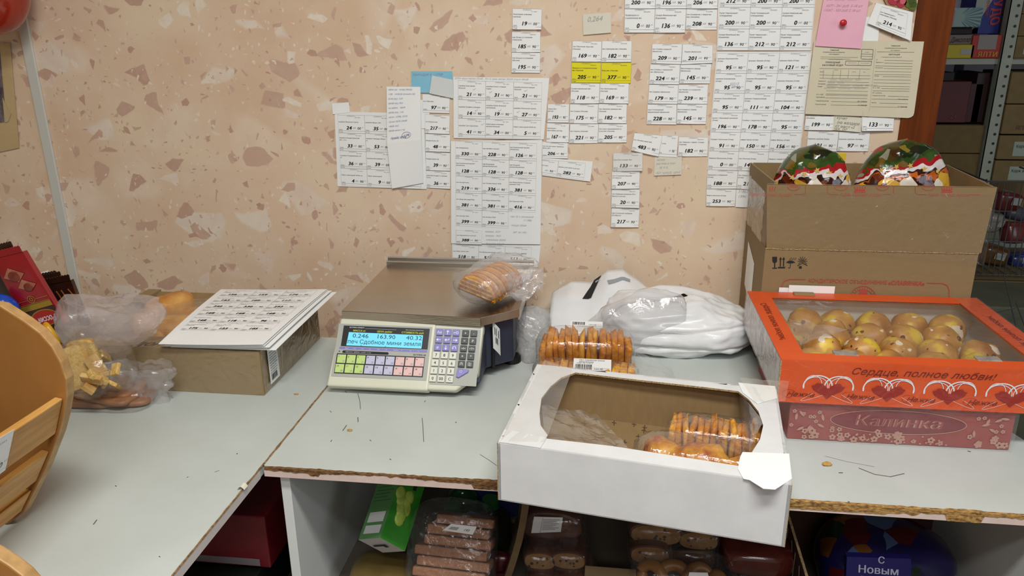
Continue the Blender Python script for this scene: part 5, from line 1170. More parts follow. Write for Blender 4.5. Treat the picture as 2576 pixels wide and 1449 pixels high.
for i in range(12): a = i*pi/6; L([(2019+4*cos(a), 657+4*sin(a)), (2019+12*cos(a), 657+12*sin(a))], .0009) if not .9 < a < 2.2 else None
L([(2019+2.5*cos(a*.5), 657+2.5*sin(a*.5)) for a in range(14)], .0012); L([(2006, 668), (2012, 665), (2019, 662), (2026, 665), (2031, 668)], .0012); poly([(2010, 669.5), (2017, 669.5), (2017, 675.5), (2010, 675.5)])
b.build('handling_symbols', mInk, t)
b = MB()
A0, A1 = bfp(2033, 710), bfp(2326, 718); Lw = (A1-A0).length; e_ = (A1-A0)/Lw
b.text('КОНДИТЕРСКОЕ ОБЪЕДИНЕНИЕ', lambda u, v: A0+e_*u+V((0, 0, v)), 0, 0, .0075, 0, bold=.012, width=Lw*.68); b.text('«СЛАВЯНКА»', lambda u, v: A0+e_*u+V((0, 0, v)), Lw*.69, -.0005, .0085, 0, bold=.05, width=Lw*.31, shear=.08)
L([(1965, 745), (1966, 722), (1972, 708), (1985, 703), (2026, 703)], .0016); L([(2332, 712), (2370, 713), (2383, 718), (2388, 730), (2388, 750)], .0016)
cx_, cz = 2171, 754
for R_ in (34, 26): L([(cx_+R_*cos(-a*pi/24), cz+R_*1.0*sin(-a*pi/24)) for a in range(25)], .0012)
for i in range(14): a = -(.15+i*.21); L([(cx_+28.5*cos(a), cz+28.5*sin(a)), (cx_+32*cos(a), cz+32*sin(a))], .0012)
poly([(2160, 745), (2161, 735), (2166, 728), (2173, 726), (2180, 729), (2183, 737), (2180, 744), (2186, 752), (2156, 752)]); 
A0 = bfp(1940, 470)
for (x0, x1) in [(1850, 2025), (2080, 2246), (2300, 2462)]:
    a_, c_ = bfp(max(x0, 1925), 482), bfp(x1, 488); xs = lambda f_: x0+(x1-x0)*f_
    if x0 > 1925: L([(x0, 466), (x0, 483), (x0+6, 488), (xs(.17), 488)], .0012)
    L([(xs(.84), 488), (x1-6, 488), (x1, 484), (x1, 466)] if x1 < 2400 else [(xs(.84), 488.5), (2462, 489)], .0012)
    tx = lambda u, v, x0=x0: bfp(xs(.17)+u, 491)+V((0, 0, v)); kx = (bfp(2100, 490)-bfp(2000, 490)).length/100
    b.text('Родная. Любимая. Вкусная!', lambda u, v: bfp(xs(.18), 492)+V((u, 0, v)), 0, 0, .0068, 0, shear=.35, bold=.0, width=(x1-x0)*.63*kx)
    for f_, w_ in ((.2, 17), (.83, 16)):
        if xs(f_) < 1930 or xs(f_) > 2400: continue
        L([(xs(f_)+w_*cos(a*.42), 467+11*sin(a*.42)) for a in range(8)], .0013); b.text('СЛАСТЬ' if f_ < .5 else 'Пекарь', lambda u, v: bfp(xs(f_), 470)+V((u, 0, v)), 0, 0, .005, 0, al='c', bold=.03, width=w_*1.5*kx)
    for dx_ in (-14, -7, 0, 7, 14):
        if 1930 < xs(.49)+dx_: L([(xs(.49)+dx_*.7, 480), (xs(.49)+dx_, 468)], .0018)
    if xs(.49) > 1945: L([(xs(.49)-14, 481), (xs(.49)+14, 481)], .003); L([(xs(.49)-10, 476), (xs(.49)+10, 476)], .0016)
o = b.build('red_lettering', mRedInk, t); o['kind'] = 'stuff'
b = MB(); A_ = [V((BX0-.0006, -.03, 1.0)), V((BX0-.0006, -.12, .975)), V((BX0-.0006, -.12, .875)), V((BX0-.0006, -.03, .90))]; b.prism(A_, (-.0004, 0, 0)); b.build('shipping_label', mPaper, t)
b = MB()
def bw(u, v):
    p = V((BX0-.012+(BX1-BX0+.022)*u, BY0-.0085-.002*abs(noise.noise(V((u*14+v*6, v*8, 3)))), 1.155-.105*v-.035*u*v)); return p
b.grid(bw, 36, 12); b.grid(lambda u, v: V((BX0-.012-.004*noise.noise(V((u*8, v*8, 1))), BY0-.006+(BY1-BY0)*u*.9, 1.15-.1*v)), 14, 10); b.build('film_wrap', film('carton_film', .03, 'f2e8d8', .06, 26, 1.3, .5, .035), t, smooth=180)
# gift bags in the carton
def gift_mat(name, seed, rows):
    m, tr, out = nt(name); v = coords(tr, (1, 1, 1)); tc = N(tr, 'TexCoord').outputs['Object']
    nz = N(tr, 'TexNoise', {'Vector': tc, 'Scale': 11, 'Detail': 3, 'Distortion': .8}); sx_ = N(tr, 'SeparateXYZ', {0: tc}); 
    z = math_(tr, 'ADD', math_(tr, 'SUBTRACT', math_(tr, 'MULTIPLY', sx_.outputs[2], 8.2), .9), math_(tr, 'MULTIPLY', math_(tr, 'SUBTRACT', nz.outputs[0], .5), 2.0))
    z = math_(tr, 'ADD', z, math_(tr, 'MULTIPLY', sx_.outputs[0], 1.2*seed))
    base = ramp(tr, z, rows, 'CONSTANT'); vo = N(tr, 'TexVoronoi', {'Vector': tc, 'Scale': 46}); s_ = N(tr, 'SeparateColor', {0: vo.outputs['Color']})
    alt = ramp(tr, s_.outputs[0], [(0, '3a1a10'), (.3, 'b8651e'), (.5, 'd8a83a'), (.68, '6e2a14'), (.85, 'e8dccc')], 'CONSTANT')
    low = ramp(tr, z, [(0, 1.0), (.40, .75), (.42, 0.0), (.70, 0.0), (.72, .3)], 'CONSTANT')
    col = mixc(tr, math_(tr, 'MULTIPLY', low, ramp(tr, s_.outputs[1], [(.4, 0.0), (.41, 1.0)], 'CONSTANT')), base, alt)
    bn = N(tr, 'TexNoise', {'Vector': tc, 'Scale': 22, 'Detail': 3}); bp = N(tr, 'Bump', {'Height': bn.outputs[0], 'Strength': .5, 'Distance': .01})
    p = N(tr, 'BsdfPrincipled', {'Base Color': col, 'Roughness': .16, 'Coat Weight': .4, 'Normal': bp.outputs[0]}); tr.links.new(p.outputs[0], out.inputs[0]); return m
g1 = gift_mat('gift_foil_green_red', .6, [(0, '2a120c'), (.18, '7a3416'), (.30, '2e140e'), (.42, 'd9cdc9'), (.54, 'a31a1e'), (.66, '2e4a16'), (.76, '35501c'), (.9, '16240c')])
g2 = gift_mat('gift_foil_orange_red', -.4, [(0, '2a120c'), (.2, '4a1c10'), (.34, 'c4601c'), (.44, '3a1810'), (.5, 'dcd0cc'), (.62, 'a0161c'), (.72, '35501c'), (.80, '2b4414'), (.92, '16240c')])
for i, (cx_, cy, rx, hz_, g, lb) in enumerate([(.400, -.13, .084, 1.228, g1, 'shiny printed gift bag in the brown carton, the one nearer the price sheets'), (.584, -.10, .098, 1.236, g2, 'shiny printed gift bag in the brown carton, the one nearer the wooden post')]):
    t = thing('gift_bag', lb, 'gift bag', (cx_, cy, CT+.21), 'printed gift bags in the brown carton')
    def pil(u, v, cx_=cx_, cy=cy, rx=rx, hz_=hz_, i=i):
        a = 2*pi*u; k = v; z = CT+.21+(hz_-CT-.21)*k; w = (1-k**4.5)**.5 if k < 1 else 0
        x = cos(a)*rx*w*(1 if cos(a) > 0 else .95)*(1+.12*(.75-k)); y = sin(a)*(.062*w*(1-.4*k)+.004)
        n_ = noise.noise(V((x*26+i*9, z*24, y*14)))*.012+.007*(1-2*abs(noise.noise(V((x*34+i, y*10, z*42)))))
        return V((cx_+x+n_*.4, cy+y+n_, z+n_*.6*(1-k*.4)))
    b = MB(); b.grid(pil, 40, 26, cu=True); b.build('foil_body', g, t, smooth=180)
    b = MB()
    for k in range(5):
        a = -2.4+.4*k; p = pil(.75+(k-2)*.055, .80-.03*abs(k-2)); R_ = .0062
        b.add([p+V((R_*(1 if j % 2 == 0 else .45)*cos(j*pi/5+k), -.001, R_*(1 if j % 2 == 0 else .45)*sin(j*pi/5+k))) for j in range(10)], [tuple(range(10))])
    b.build('printed_stars', M('star_gold', 'd6b45e', rough=.25), t)
b = MB(); c = Yp(2108, 400, -.1); b.box(c, (.03, .006, .024), .2); tag(b.build('yellow_tag', M('yellow_card', 'd6b81a', rough=.5), bev=.001), 'small yellow card sticking up between the two gift bags', 'card')
# ------------------------------------------------------------------ wooden bread basket, near left
mPine = M('pine_slat', 'b27a35', 'd8a55c', 14, .5, stretch=(6, .6, 6), bump=.08, lo=.3, hi=.7); mPly = M('varnished_ply', '9c6a34', 'a8743c', 10, .45, stretch=(1, 1, .4)); mPlyE = M('ply_edge', 'a8804e', 'bd9560', 60, .5)
YB = -.93
t = thing('bread_basket', 'varnished wooden bread basket with slats and curved end board on the side counter', 'basket', (-.9, -1.1, CT))
ol = [(0, 770), (60, 808), (100, 838), (130, 872), (152, 912), (166, 955), (168, 1000), (160, 1050), (148, 1095), (115, 1180), (85, 1240), (60, 1290), (28, 1340), (0, 1370)]
PW = [Yp(x, y, YB) for x, y in ol]; zb = CT+.001
PW = [p for p in PW if p.z > zb]; lx = PW[-1].x
prof = PW + [V((lx-.03, YB, zb)), V((-1.12, YB, zb)), V((-1.14, YB, 1.13)), V((-.9, YB, PW[0].z+.02))]
for nm, y in (('end_board', YB), ('end_board', YB-.205)):
    b = MB(); b.prism([V((p.x, y, p.z)) for p in prof], (0, .016, 0), 0, 1); b.build(nm, [mPly, mPlyE], t, bev=.002)
def edge_at(z):
    for a, c in zip(PW, PW[1:]):
        if (a.z-z)*(c.z-z) <= 0 and a.z != c.z: k = (z-a.z)/(c.z-a.z); return a.x+(c.x-a.x)*k
    return PW[-1].x
for z0, z1 in [(1.005, .952), (.925, .877), (.862, .826)]:
    x0, x1 = edge_at(z0), edge_at(z1); b = MB(); w = .011
    P = [V((x0-.004, YB-.001, z0)), V((x1-.004, YB-.001, z1)), V((x1-.004-w, YB-.001, z1+.001)), V((x0-.004-w, YB-.001, z0+.002))]
    b.prism(P, (0, -.188, 0)); b.build('slat', mPine, t, bev=.002)
b = MB(); b.bb((-1.11, YB-.188, CT+.002), (lx-.04, YB-.001, CT+.010)); b.build('base_board', mPly, t)
b = MB(); b.bb((-1.125, YB-.188, CT+.002), (-1.115, YB-.001, 1.10)); b.build('back_board', mPly, t)
xa, xb = edge_at(1.0), edge_at(.955); nrm = V((.05, 0, xa-xb)).normalized()
f = bil(V((xa-.001, YB-.180, 1.014)), V((xa-.001, YB-.092, 1.010)), V((xb-.002, YB-.098, .957)), V((xb-.002, YB-.180, .962)))
o = MB().sheet(lambda u, v: f(u, v)+V((.004+.004*sin(pi*u)*v, 0, 0)), 4, 3, .0004, (1, 0, 0)).build('price_card', mPaper, t, smooth=60)
b = MB(); P = lambda x, y: f(x/62, 1-y/45)+V((.0075, 0, 0)); cell(b, P, '74|90|10.12.2019|хлеб Дачный|'); b.build('printed_text', [mInk, mGrey], o)

t = thing('bread_basket', 'second wooden basket, only its curved board end showing at the picture corner', 'basket', (-.7, -1.27, CT))
P = [Yp(x, y, -1.16) for x, y in [(-80, 1335), (-30, 1352), (10, 1372), (50, 1397), (85, 1424), (112, 1455), (125, 1500)]]
b = MB(); b.prism(P+[V((P[-1].x-.02, -1.16, CT+.001)), V((-.8, -1.16, CT+.001)), V((-.8, -1.16, P[0].z))], (0, -.016, 0), 0, 1); b.build('end_board', [mPly, mPlyE], t, bev=.002)
b = MB(); b.bb((-.8, -1.38, CT+.002), (P[-1].x-.03, -1.177, CT+.012)); b.build('base_board', mPly, t)

# ------------------------------------------------------------------ chocolate bars and wrappers by the wall
mBr = M('dark_choc_wrapper', '2a1610', '3a2016', 20, .3, coat=.3); mRd = M('red_choc_wrapper', '8e1620', 'a01a26', 8, .25, coat=.4); mGold = M('gold_band', 'b8963a', rough=.25, metal=.6); mChoc = M('milk_choc_print', '6a2a1e', '8a4030', 60, .3)
def bar(name, label, px, y, mat, th=.009, group='chocolate bars by the white strip'):
    A_ = [Yp(*p, y) for p in px]; f = bil(*A_); o = thing(name, label, 'chocolate bar', (A_[0]+A_[1]+A_[2]+A_[3])/4, group)
    b = MB(); b.sheet(lambda u, v: f(u, v)+V((0, -.003*sin(pi*u)**.4*min(1, v*8), 0)), 10, 12, th, (0, -1, 0)); b.build('wrapper', mat, o, smooth=50)
    b = MB(); d = (A_[0]-A_[3]).normalized(); n_ = 24
    P = [(A_[0]+d*.012).lerp(A_[1]+d*.012, i/n_)+d*(.002 if i % 2 else 0)+V((0, -.002, 0)) for i in range(n_+1)]
    b.prism([A_[0]+V((0, -.002, 0)), A_[1]+V((0, -.002, 0))]+P[::-1], (0, .0015, 0)); b.build('crimped_end', mat, o)
    return o, (lambda u, v, k=.0008: f(u, v)+V((0, -.0036-k, 0)))
o, g = bar('chocolate_bar', 'brown chocolate bar farthest back of the three by the white strip', [(62, 712), (146, 695), (195, 780), (95, 800)], -.33, mBr)
o, g = bar('chocolate_bar', 'brown chocolate bar between its two neighbours by the white strip', [(80, 712), (156, 697), (205, 785), (110, 805)], -.345, mBr)
o, g = bar('chocolate_bar', 'front brown chocolate bar with golden swirl print by the white strip', [(100, 720), (178, 705), (245, 880), (150, 900)], -.36, M('swirl_choc_wrapper', '2e1710', '6e3418', 5, .25, coat=.3, stretch=(5, 1, .6), lo=.5, hi=.75))
b = MB(); b.text('шоколад', lambda u, v: g(.02+v*7, .62-u*5), 0, 0, .007, 0); b.ribbon([g(*p) for p in [(.04, .25), (.12, .24), (.15, .46), (.07, .47), (.04, .25)]], .001, (0, -1, 0)); b.build('printed_text', mWhiteInk, o)
for cx0, sw in ((.50, 1), (.78, 1.2), (.62, .8)):
    b = MB(); b.ribbon([g(cx0+.09*sin(k*.35)*sw+(.3*(cx0-.5)), .1+k*.035) for k in range(14)], .003, (0, -1, 0)); b.build('swirl_print', M('caramel_swirl', 'a8602a', rough=.3), o)
o, g = bar('chocolate_bar', 'dark chocolate bar peeking out behind the red one', [(-45, 642), (35, 622), (135, 812), (48, 838)], -.40, mBr)
o, g = bar('chocolate_bar', 'red chocolate bar with pralines pictured and an oval maker emblem', [(-22, 652), (57, 633), (165, 812), (78, 838)], -.42, mRd, .012)
b = MB()
def quad(u0, v0, u1, v1, m_, k=.0006): bb_ = MB(); bb_.grid(lambda u, v: g(u0+(u1-u0)*u, v0+(v1-v0)*v, k), 6, 2); return bb_
quad(0, .66, 1, .73, 0).build('gold_band', mGold, o); quad(0, .735, 1, 1, 0).build('dark_band', mBr, o)
b = MB(); b.ribbon([g(0, .60), g(.42, .60)], .0012, (0, -1, 0)); b.ribbon([g(.65, .60), g(1, .60)], .0012, (0, -1, 0)); b.ribbon([g(0, .65), g(1, .65)], .0012, (0, -1, 0)); b.ribbon([g(.53+.1*cos(k*.4), .595+.045*sin(k*.4)) for k in range(17)], .0015, (0, -1, 0)); b.ribbon([g(.53+.04*cos(k*.4), .595+.022*sin(k*.4)) for k in range(17)], .0014, (0, -1, 0)); b.build('gold_line_print', mGold, o)
b = MB()
for u, v, s in ((.42, .26, 1), (.62, .42, .85)):
    b.add([g(u-.3*s, v), g(u-.05*s, v-.11*s), g(u+.32*s, v+.0), g(u+.05*s, v+.09*s)], [(0, 1, 2, 3)])
b.build('sliced_praline_print', M('pale_praline', 'b87a60', '9c5c48', 50, .4), o)
for u, v, s in ((.42, .27, 1), (.64, .44, .8)):
    b = MB(); c = g(u, v, .0012); b.blob(c, (.013*s, .0012, .011*s), 16, 8); b.build('praline_print', mChoc, o, smooth=180)
b = MB(); b.add([g(.62+.36*cos(k*pi/10), .86+.10*sin(k*pi/10), .0009) for k in range(20)], [tuple(range(20))]); b.build('emblem_field', M('emblem_red', 'a8241c', rough=.35), o)
b = MB(); b.ribbon([g(.62+.37*cos(k*pi/10), .86+.105*sin(k*pi/10), .001) for k in range(21)], .0018, (0, -1, 0)); b.build('emblem_rim', mGold, o)
b = MB(); dx = (g(.9, .86)-g(.3, .86)); dz = (g(.6, .80)-g(.6, .9)); dx.normalize(); dz.normalize(); c = g(.92, .845, .0016)
b.text('Россия', lambda u, v: c-dx*u-dz*v, 0, 0, .013, 0, shear=.2, bold=.02, width=.042); b.build('emblem_lettering', mWhiteInk, o)
c = Yp(4, 778, -.44); t = thing('sweet_wrapper', 'shiny blue sweet wrapper under the red chocolate bar', 'wrapper', c, 'wrapped sweets by the bars')
b = MB(); b.blob(c, (.030, .014, .026), 22, 14, .2, 30, .8, ridge=True, seed=4); b.build('foil', M('blue_foil', '1636a0', '2a5ac8', 20, .2, coat=.4), t, smooth=180)
c = Yp(128, 846, -.455); t = thing('sweet_wrapper', 'yellow orange sweet wrapper peeping beneath the oval emblem', 'wrapper', c, 'wrapped sweets by the bars')
b = MB(); b.blob(c, (.013, .008, .022), 16, 10, .35, 60, .8, Matrix.Rotation(-.4, 3, 'Y'), ridge=True, seed=6); b.build('foil', M('yellow_foil', 'd89a14', 'e8b42a', 30, .3), t, smooth=180)
c = Yp(125, 692, -.30); b = MB(); f = bil(Yp(88, 690, -.30), Yp(120, 680, -.30), Yp(140, 700, -.31), Yp(92, 712, -.31)); b.sheet(f, 3, 3, .0004, (0, -1, 0)); tag(b.build('paper_scrap', mPaper), 'white paper scrap poking up behind the brown chocolate bars', 'paper')
c = V((-1.13, -.50, .845)); t = thing('plastic_bag', 'milky bag peeking between the basket top and the chocolate bars', 'plastic bag', (c.x, c.y, CT), 'loose plastic bags')
b = MB(); b.blob(c, (.070, .045, .045), 34, 20, .14, 22, .8, ridge=True, seed=14, flat=CT+.0006); b.build('film', mFilmT, t, smooth=180)
# display tray that holds the bars up
b = MB(); b.bb((-1.36, -.40, CT+.0005), (-1.02, -.30, CT+.07)); tag(b.build('display_tray', mCardD, bev=.002), 'low cardboard tray under the chocolate bars', 'tray')

# ------------------------------------------------------------------ biscuit bags
t = thing('biscuit_bag', 'puffy frosted bag of yellow wafer biscuits on top of the gingerbread bag', 'biscuit bag', (-.94, -.55, .83))
mWfr = M('yellow_wafer', 'c79a48', 'e2c27a', 120, .6, bump=.6, bsc=260); mBis = M('broken_biscuit', 'b88a48', 'dcb878', 30, .65, bump=.2); mGin = M('gingerbread', '7a4a28', '9c6438', 30, .5, bump=.15)
c = T(188, 925, .875)
b = MB(); b.blob(c, (.027, .007, .04), 16, 10, .03, 50, .22, Matrix.Rotation(-.35, 3, 'Y') @ Matrix.Rotation(.4, 3, 'Z')); b.build('wafer', mWfr, t, smooth=180)
b = MB(); b.blob(c+V((.012, .018, .012)), (.027, .007, .036), 16, 10, .03, 50, .22, Matrix.Rotation(-.2, 3, 'Y')); b.build('wafer', mWfr, t, smooth=180)
r = random.Random(3)
for i in range(22):
    px, py = r.uniform(205, 292), r.uniform(882, 975); p = T(px, py, .862+r.uniform(-.018, .022)); b = MB(); rot = Euler((r.uniform(-1.2, 1.2), r.uniform(-.9, .9), r.uniform(0, 3))).to_matrix()
    b.box(p, (r.uniform(.022, .042), r.uniform(.014, .026), r.uniform(.006, .010)), rot=rot); b.build('biscuit', mBis if i % 3 else mWfr, t, bev=.0018)
c = V((-.938, -.562, .870))
b = MB(); b.blob(c, (.066, .052, .050), 40, 22, .09, 30, .75, flat=.822, seed=5, ridge=True); b.build('bag_film', film('snack_film', .06, 'fff4e0', .1, 40, .9, .55, .06), t, smooth=180)
c = V((-.933, -.51, .935)); b = MB()
def neck(u, v):
    a = 2*pi*u; k = v; rx = .030+.062*sin(pi*min(1, k*.62+.12)); ry = .028+.026*sin(pi*k*.7)
    p = V((c.x-.020+.030*k+cos(a)*rx+.018*k*max(0, cos(a)), c.y+sin(a)*ry, .888+.096*k-.022*k*max(0, cos(a))**2+.010*k*sin(a*2+1)))
    n_ = (1-2*abs(noise.noise(V((cos(a)*1.8, sin(a)*1.8, k*1.7+3)))))*.012+.006*noise.noise(V((cos(a)*4, sin(a)*4, k*5)))
    return p+V((cos(a), sin(a)*.6, .3))*n_
def cap_(u, v):
    p = neck(u, 1); return p.lerp(V((c.x+.008, c.y, .968)), v)+V((0, 0, .016*sin(pi*v)*(.4+noise.noise(V((u*6, v*4, 2))))))
b.grid(neck, 56, 22, cu=True); b.grid(cap_, 56, 8, cu=True); b.build('bag_neck', film('frosted_bag', .30, 'f2eaec', .18, 30, .7, .5, .05), t, smooth=180)
t = thing('gingerbread_bag', 'flat clear bag of brown gingerbread slabs under the wafer bag', 'biscuit bag', (-.93, -.55, CT), None)
for i, (x, y, z, a, L) in enumerate([(-.955, -.56, .808, .05, .055), (-.918, -.558, .818, -.15, .06), (-.890, -.550, .809, .2, .05), (-.945, -.54, .828, .1, .05), (-.900, -.545, .8235, -.1, .035)]):
    b = MB(); b.blob(V((x, y, z)), (L, .036, .006), 18, 8, .05, 40, .4, Euler((0, .03, a)).to_matrix(), seed=i, flat=CT+.002); b.build('gingerbread', mGin, t, smooth=180)
c = T(288, 985, .818); b = MB(); b.blob(c, (.013, .008, .011), 12, 8, .12, 80, .8); b.build('biscuit', mBis, t, smooth=180)
b = MB(); b.blob(V((-.928, -.553, .818)), (.090, .050, .023), 40, 16, .08, 30, .5, Matrix.Rotation(.08, 3, 'Z'), flat=CT+.0008, seed=8, ridge=True); b.build('bag_film', film('brown_snack_film', .03, 'f0dcc8', .1, 40, .9, .55, .06), t, smooth=180)
c = T(385, 985, CT)
t = thing('plastic_bag', 'crumpled empty clear bag standing before the wrapped pastry carton', 'plastic bag', (-.865, -.525, CT), 'loose plastic bags')
b = MB()
def crum(u, v):
    a = 2*pi*u; rr_ = .034+.014*sin(a*2+1)+.012*v; z = CT+.0008+.066*v**.8; x = -.872+cos(a)*rr_*1.15+.012*v; y = -.545+sin(a)*rr_*.55
    n_ = (1-2*abs(noise.noise(V((cos(a)*2.2, sin(a)*2.2, v*2.6)))))*.012+noise.noise(V((cos(a)*5, sin(a)*5, v*6)))*.006
    return V((x+cos(a)*n_, y+sin(a)*n_*.7, max(CT+.0008, z+n_*.7*v)))
b.grid(crum, 46, 18, cu=True); b.build('film', mFilmH, t, smooth=180)

# ------------------------------------------------------------------ groceries on the shelf under the worktop
SZ = .4585
t = thing('juice_carton', 'green grape juice carton lying under the worktop beside the side panel', 'juice carton', (-.40, -.6, .56))
axis = V((.12, .82, .56)).normalized(); sx_ = V((.80, -.52, .365)); sx_ = (sx_-axis*sx_.dot(axis)).normalized(); sy_ = axis.cross(sx_)
if sy_.y > 0: sy_ = -sy_
bc = Yp(960, 1372, -.64); w_, d_, l_ = .062, .06, .19
mGr = M('green_carton', '22741a', '3a9226', 10, .35); mGrL = M('pale_green_carton', '558a50', '60965a', 10, .4); mCapW = M('carton_bottom_white', 'd8d8d6', rough=.5)
cp = lambda x, y, z: bc + sx_*(x*w_/2) + sy_*(y*d_/2) + axis*(z*l_)
b = MB(); b.add([cp(x, y, z) for x in (-1, 1) for y in (-1, 1) for z in (0, 1)], [(0, 2, 3, 1), (4, 5, 7, 6), (0, 1, 5, 4), (2, 6, 7, 3), (0, 4, 6, 2), (1, 3, 7, 5)])
b.m = [0, 0, 0, 1, 2, 0]; b.build('carton', [mGr, mGrL, mCapW], t)
b = MB()
for i in range(9): b.blob(cp(1.01, .1+.6*cos(i*2.4)*(i/9), .24+.03*i+.02*sin(i*3)), (.003, .012, .013), 10, 6, rot=Matrix((sx_, sy_, axis)).transposed())
b.build('grape_print', M('grape_green', '8fae3a', 'b8c85a', 60, .4), t, smooth=180)
b = MB(); b.ribbon([cp(1.03, -.3, .55), cp(1.03, -.3, .78)], .008, sx_); b.build('tree_print', mInk, t)
b = MB(); b.disc(cp(1.03, -.3, .86), sx_, .017, .0004, 9); b.build('cloud_print', mCapW, t)
b = MB()
for i in range(16): b.ribbon([cp(-.8, 1.01, .9-i*.035), cp(.8-.2*(i % 3), 1.01, .9-i*.035)], .001, sy_)
b.build('small_print', M('print_dark_green', '2c5c2c'), t)
b = MB(); b.add([cp(-.7, 1.02, .16), cp(.75, 1.02, .16), cp(.75, 1.02, .26), cp(-.7, 1.02, .26)], [(0, 1, 2, 3)]); b.add([cp(-.7, 1.02, .05), cp(.75, 1.02, .05), cp(.75, 1.02, .13), cp(-.7, 1.02, .13)], [(0, 1, 2, 3)]); b.build('label_print', mCapW, t)
b = MB(); b.add([cp(-.6, .2, -.01), cp(.5, .2, -.01), cp(.5, -.2, -.01), cp(.2, -.2, -.01), cp(.2, 0, -.01), cp(-.6, 0, -.01)], [tuple(range(6))]); b.build('letter_print', mInk, t)
def ubox(name, label, cat, p0_, p1_, mat, group=None, parts=None, bev=.003):
    b = MB(); b.bb(p0_, p1_); return tag(b.build(name, mat, bev=bev), label, cat, group)
mDkBlue = M('blue_crate', '2a3468', rough=.5)
A0, A1 = Yp(1140, 1225, -.36), Yp(1290, 1270, -.36); ubox('blue_carton', 'dark blue carton at the back of the shelf behind the bottles', 'box', (A0.x, -.36, A1.z-.03), (A1.x+.02, -.28, A0.z), mDkBlue)
ubox('shelf_crate', 'brown crate lifting the blue carton at the shelf back', 'box', (A0.x-.02, -.37, SZ), (A1.x+.04, -.24, A1.z-.031), mCardD)
# bottles
def bottle(px, py, y, r_, label, cap, body, h=.28):
    c = Yp(px, py, y); o = thing('drink_bottle', label, 'bottle', (c.x, y, SZ), 'bottles under the worktop'); h = max(.1, c.z-SZ)
    b = MB(); pr = [(r_*.9, 0), (r_, .012), (r_, h*.62), (r_*.85, h*.72), (r_*.4, h*.86), (.014, h*.92), (.014, h*.97)]
    b.grid(lambda u, v: (lambda k, i: V((c.x+cos(2*pi*u)*(pr[i][0]*(1-k)+pr[min(6, i+1)][0]*k), y+sin(2*pi*u)*(pr[i][0]*(1-k)+pr[min(6, i+1)][0]*k), SZ+.001+pr[i][1]*(1-k)+pr[min(6, i+1)][1]*k)))(v*6-int(v*6*.9999), int(v*6*.9999)), 20, 12, cu=True)
    b.build('body', body, o, smooth=60); b = MB(); b.disc((c.x, y, SZ+h*.95), (0, 0, 1), .017, .018, 16); b.build('cap', cap, o)
mBotG = M('green_bottle_plastic', '16401e', '1c4c26', 8, .15, coat=.3); mBotD = M('dark_bottle_plastic', '22281e', rough=.15, coat=.3); mCapG = M('green_cap', '1d5e2c', rough=.35)
bottle(1235, 1280, -.45, .04, 'dark bottle with green cap nearest the cardboard divider under the worktop', mCapG, mBotD)
bottle(1140, 1300, -.48, .038, 'dark bottle with green cap behind the brown wafer pack', mCapG, mBotD)
bottle(1165, 1255, -.38, .035, 'green bottle standing at the shelf back before the blue carton', mBotG, mBotG)
t = thing('ball_jar', 'dull rounded olive jar beside the green juice carton', 'jar', Yp(1075, 1330, -.5)); c = Yp(1075, 1300, -.5)
b = MB(); b.blob(c+V((0, 0, -.045)), (.05, .045, .075), 24, 14, .03, 10, .7, flat=SZ+.001); b.build('glass', M('olive_jar', '3f4232', '4a4c3a', 10, .2, coat=.4), t, smooth=180)
b = MB(); b.disc((c.x, c.y, c.z+.02), (0, 0, 1), .036, .014, 24); b.build('lid', M('jar_lid', '4a4a3e', rough=.4), t)
t.location.z = c.z-.1; 
for px, py, y, col, lb in [(1155, 1335, -.56, '8a1420', 'small dark red packet behind the brown wafer pack'), (1195, 1315, -.53, '4a78b0', 'small round blue packet by the green cap'), (1262, 1412, -.56, '420a10', 'shiny red packet between wafer pack and cardboard divider')]:
    c = Yp(px, py, y); b = MB(); b.blob(c, (.019, .014, .022), 16, 10, .3, 40, .8, seed=px); b.bb((c.x-.012, c.y-.01, min(SZ+.0005, c.z-.03)), (c.x+.012, c.y+.01, c.z-.02)); tag(b.build('snack_packet', M('packet_'+col, col, rough=.3, coat=.3), smooth=40), lb, 'packet', 'packets under the worktop')
# brown wafer sticks pack
c = Yp(1135, 1449, -.62); t = thing('wafer_pack', 'clear pack of stacked brown wafer slabs with price sticker under the worktop', 'biscuit pack', (c.x, -.58, c.z-.06)); mSlab = M('cocoa_wafer', '83563a', '9c6c4a', 200, .7, bump=.3)
dv = V((.02, .52, .85)).normalized()                       # stack leans back
for i in range(-3, 8):
    wd = .066-.0035*max(0, i-4)*1.3; p = c + dv*(-.03+i*.0185) + V((.006*(i % 2)+.005*max(0, i-4), 0, 0)); rot = Matrix.Rotation(.55, 3, 'X') @ Matrix.Rotation(-.06, 3, 'Y')
    b = MB(); b.box(p, (wd*2, .06, .0165), rot=Matrix.Rotation(.5-1.0, 3, 'X') @ Matrix.Rotation(.04, 3, 'Y')); b.build('wafer_slab', mSlab, t, bev=.003)
wrap(t, c+dv*.020, (.080, .05, .115), Matrix.Rotation(-.5, 3, 'X'), .05, 6, mFilm)
P0, P1, P2, P3 = [Yp(x, y, -.625) for x, y in ((1140, 1318), (1203, 1325), (1193, 1345), (1118, 1334))]; f = bil(P0, P1, P2, P3); off = V((0, -.035, .025))
b = MB(); b.sheet(lambda u, v: f(u, v)+off*.4, 3, 3, .0005, (0, -.7, .7)); o = b.build('price_sticker', mLabel, t)
b = MB()
for i in range(9): b.add([f(.12+i*.035, .35)+off*.42, f(.13+i*.035+.008*(i % 2), .35)+off*.42, f(.13+i*.035+.008*(i % 2), .75)+off*.42, f(.12+i*.035, .75)+off*.42], [(0, 1, 2, 3)])
b.text('193', lambda u, v: f(.62+u/.06, .72-v/.02)+off*.43, 0, 0, .006, 0, shear=.2); b.build('barcode', mInk, o)
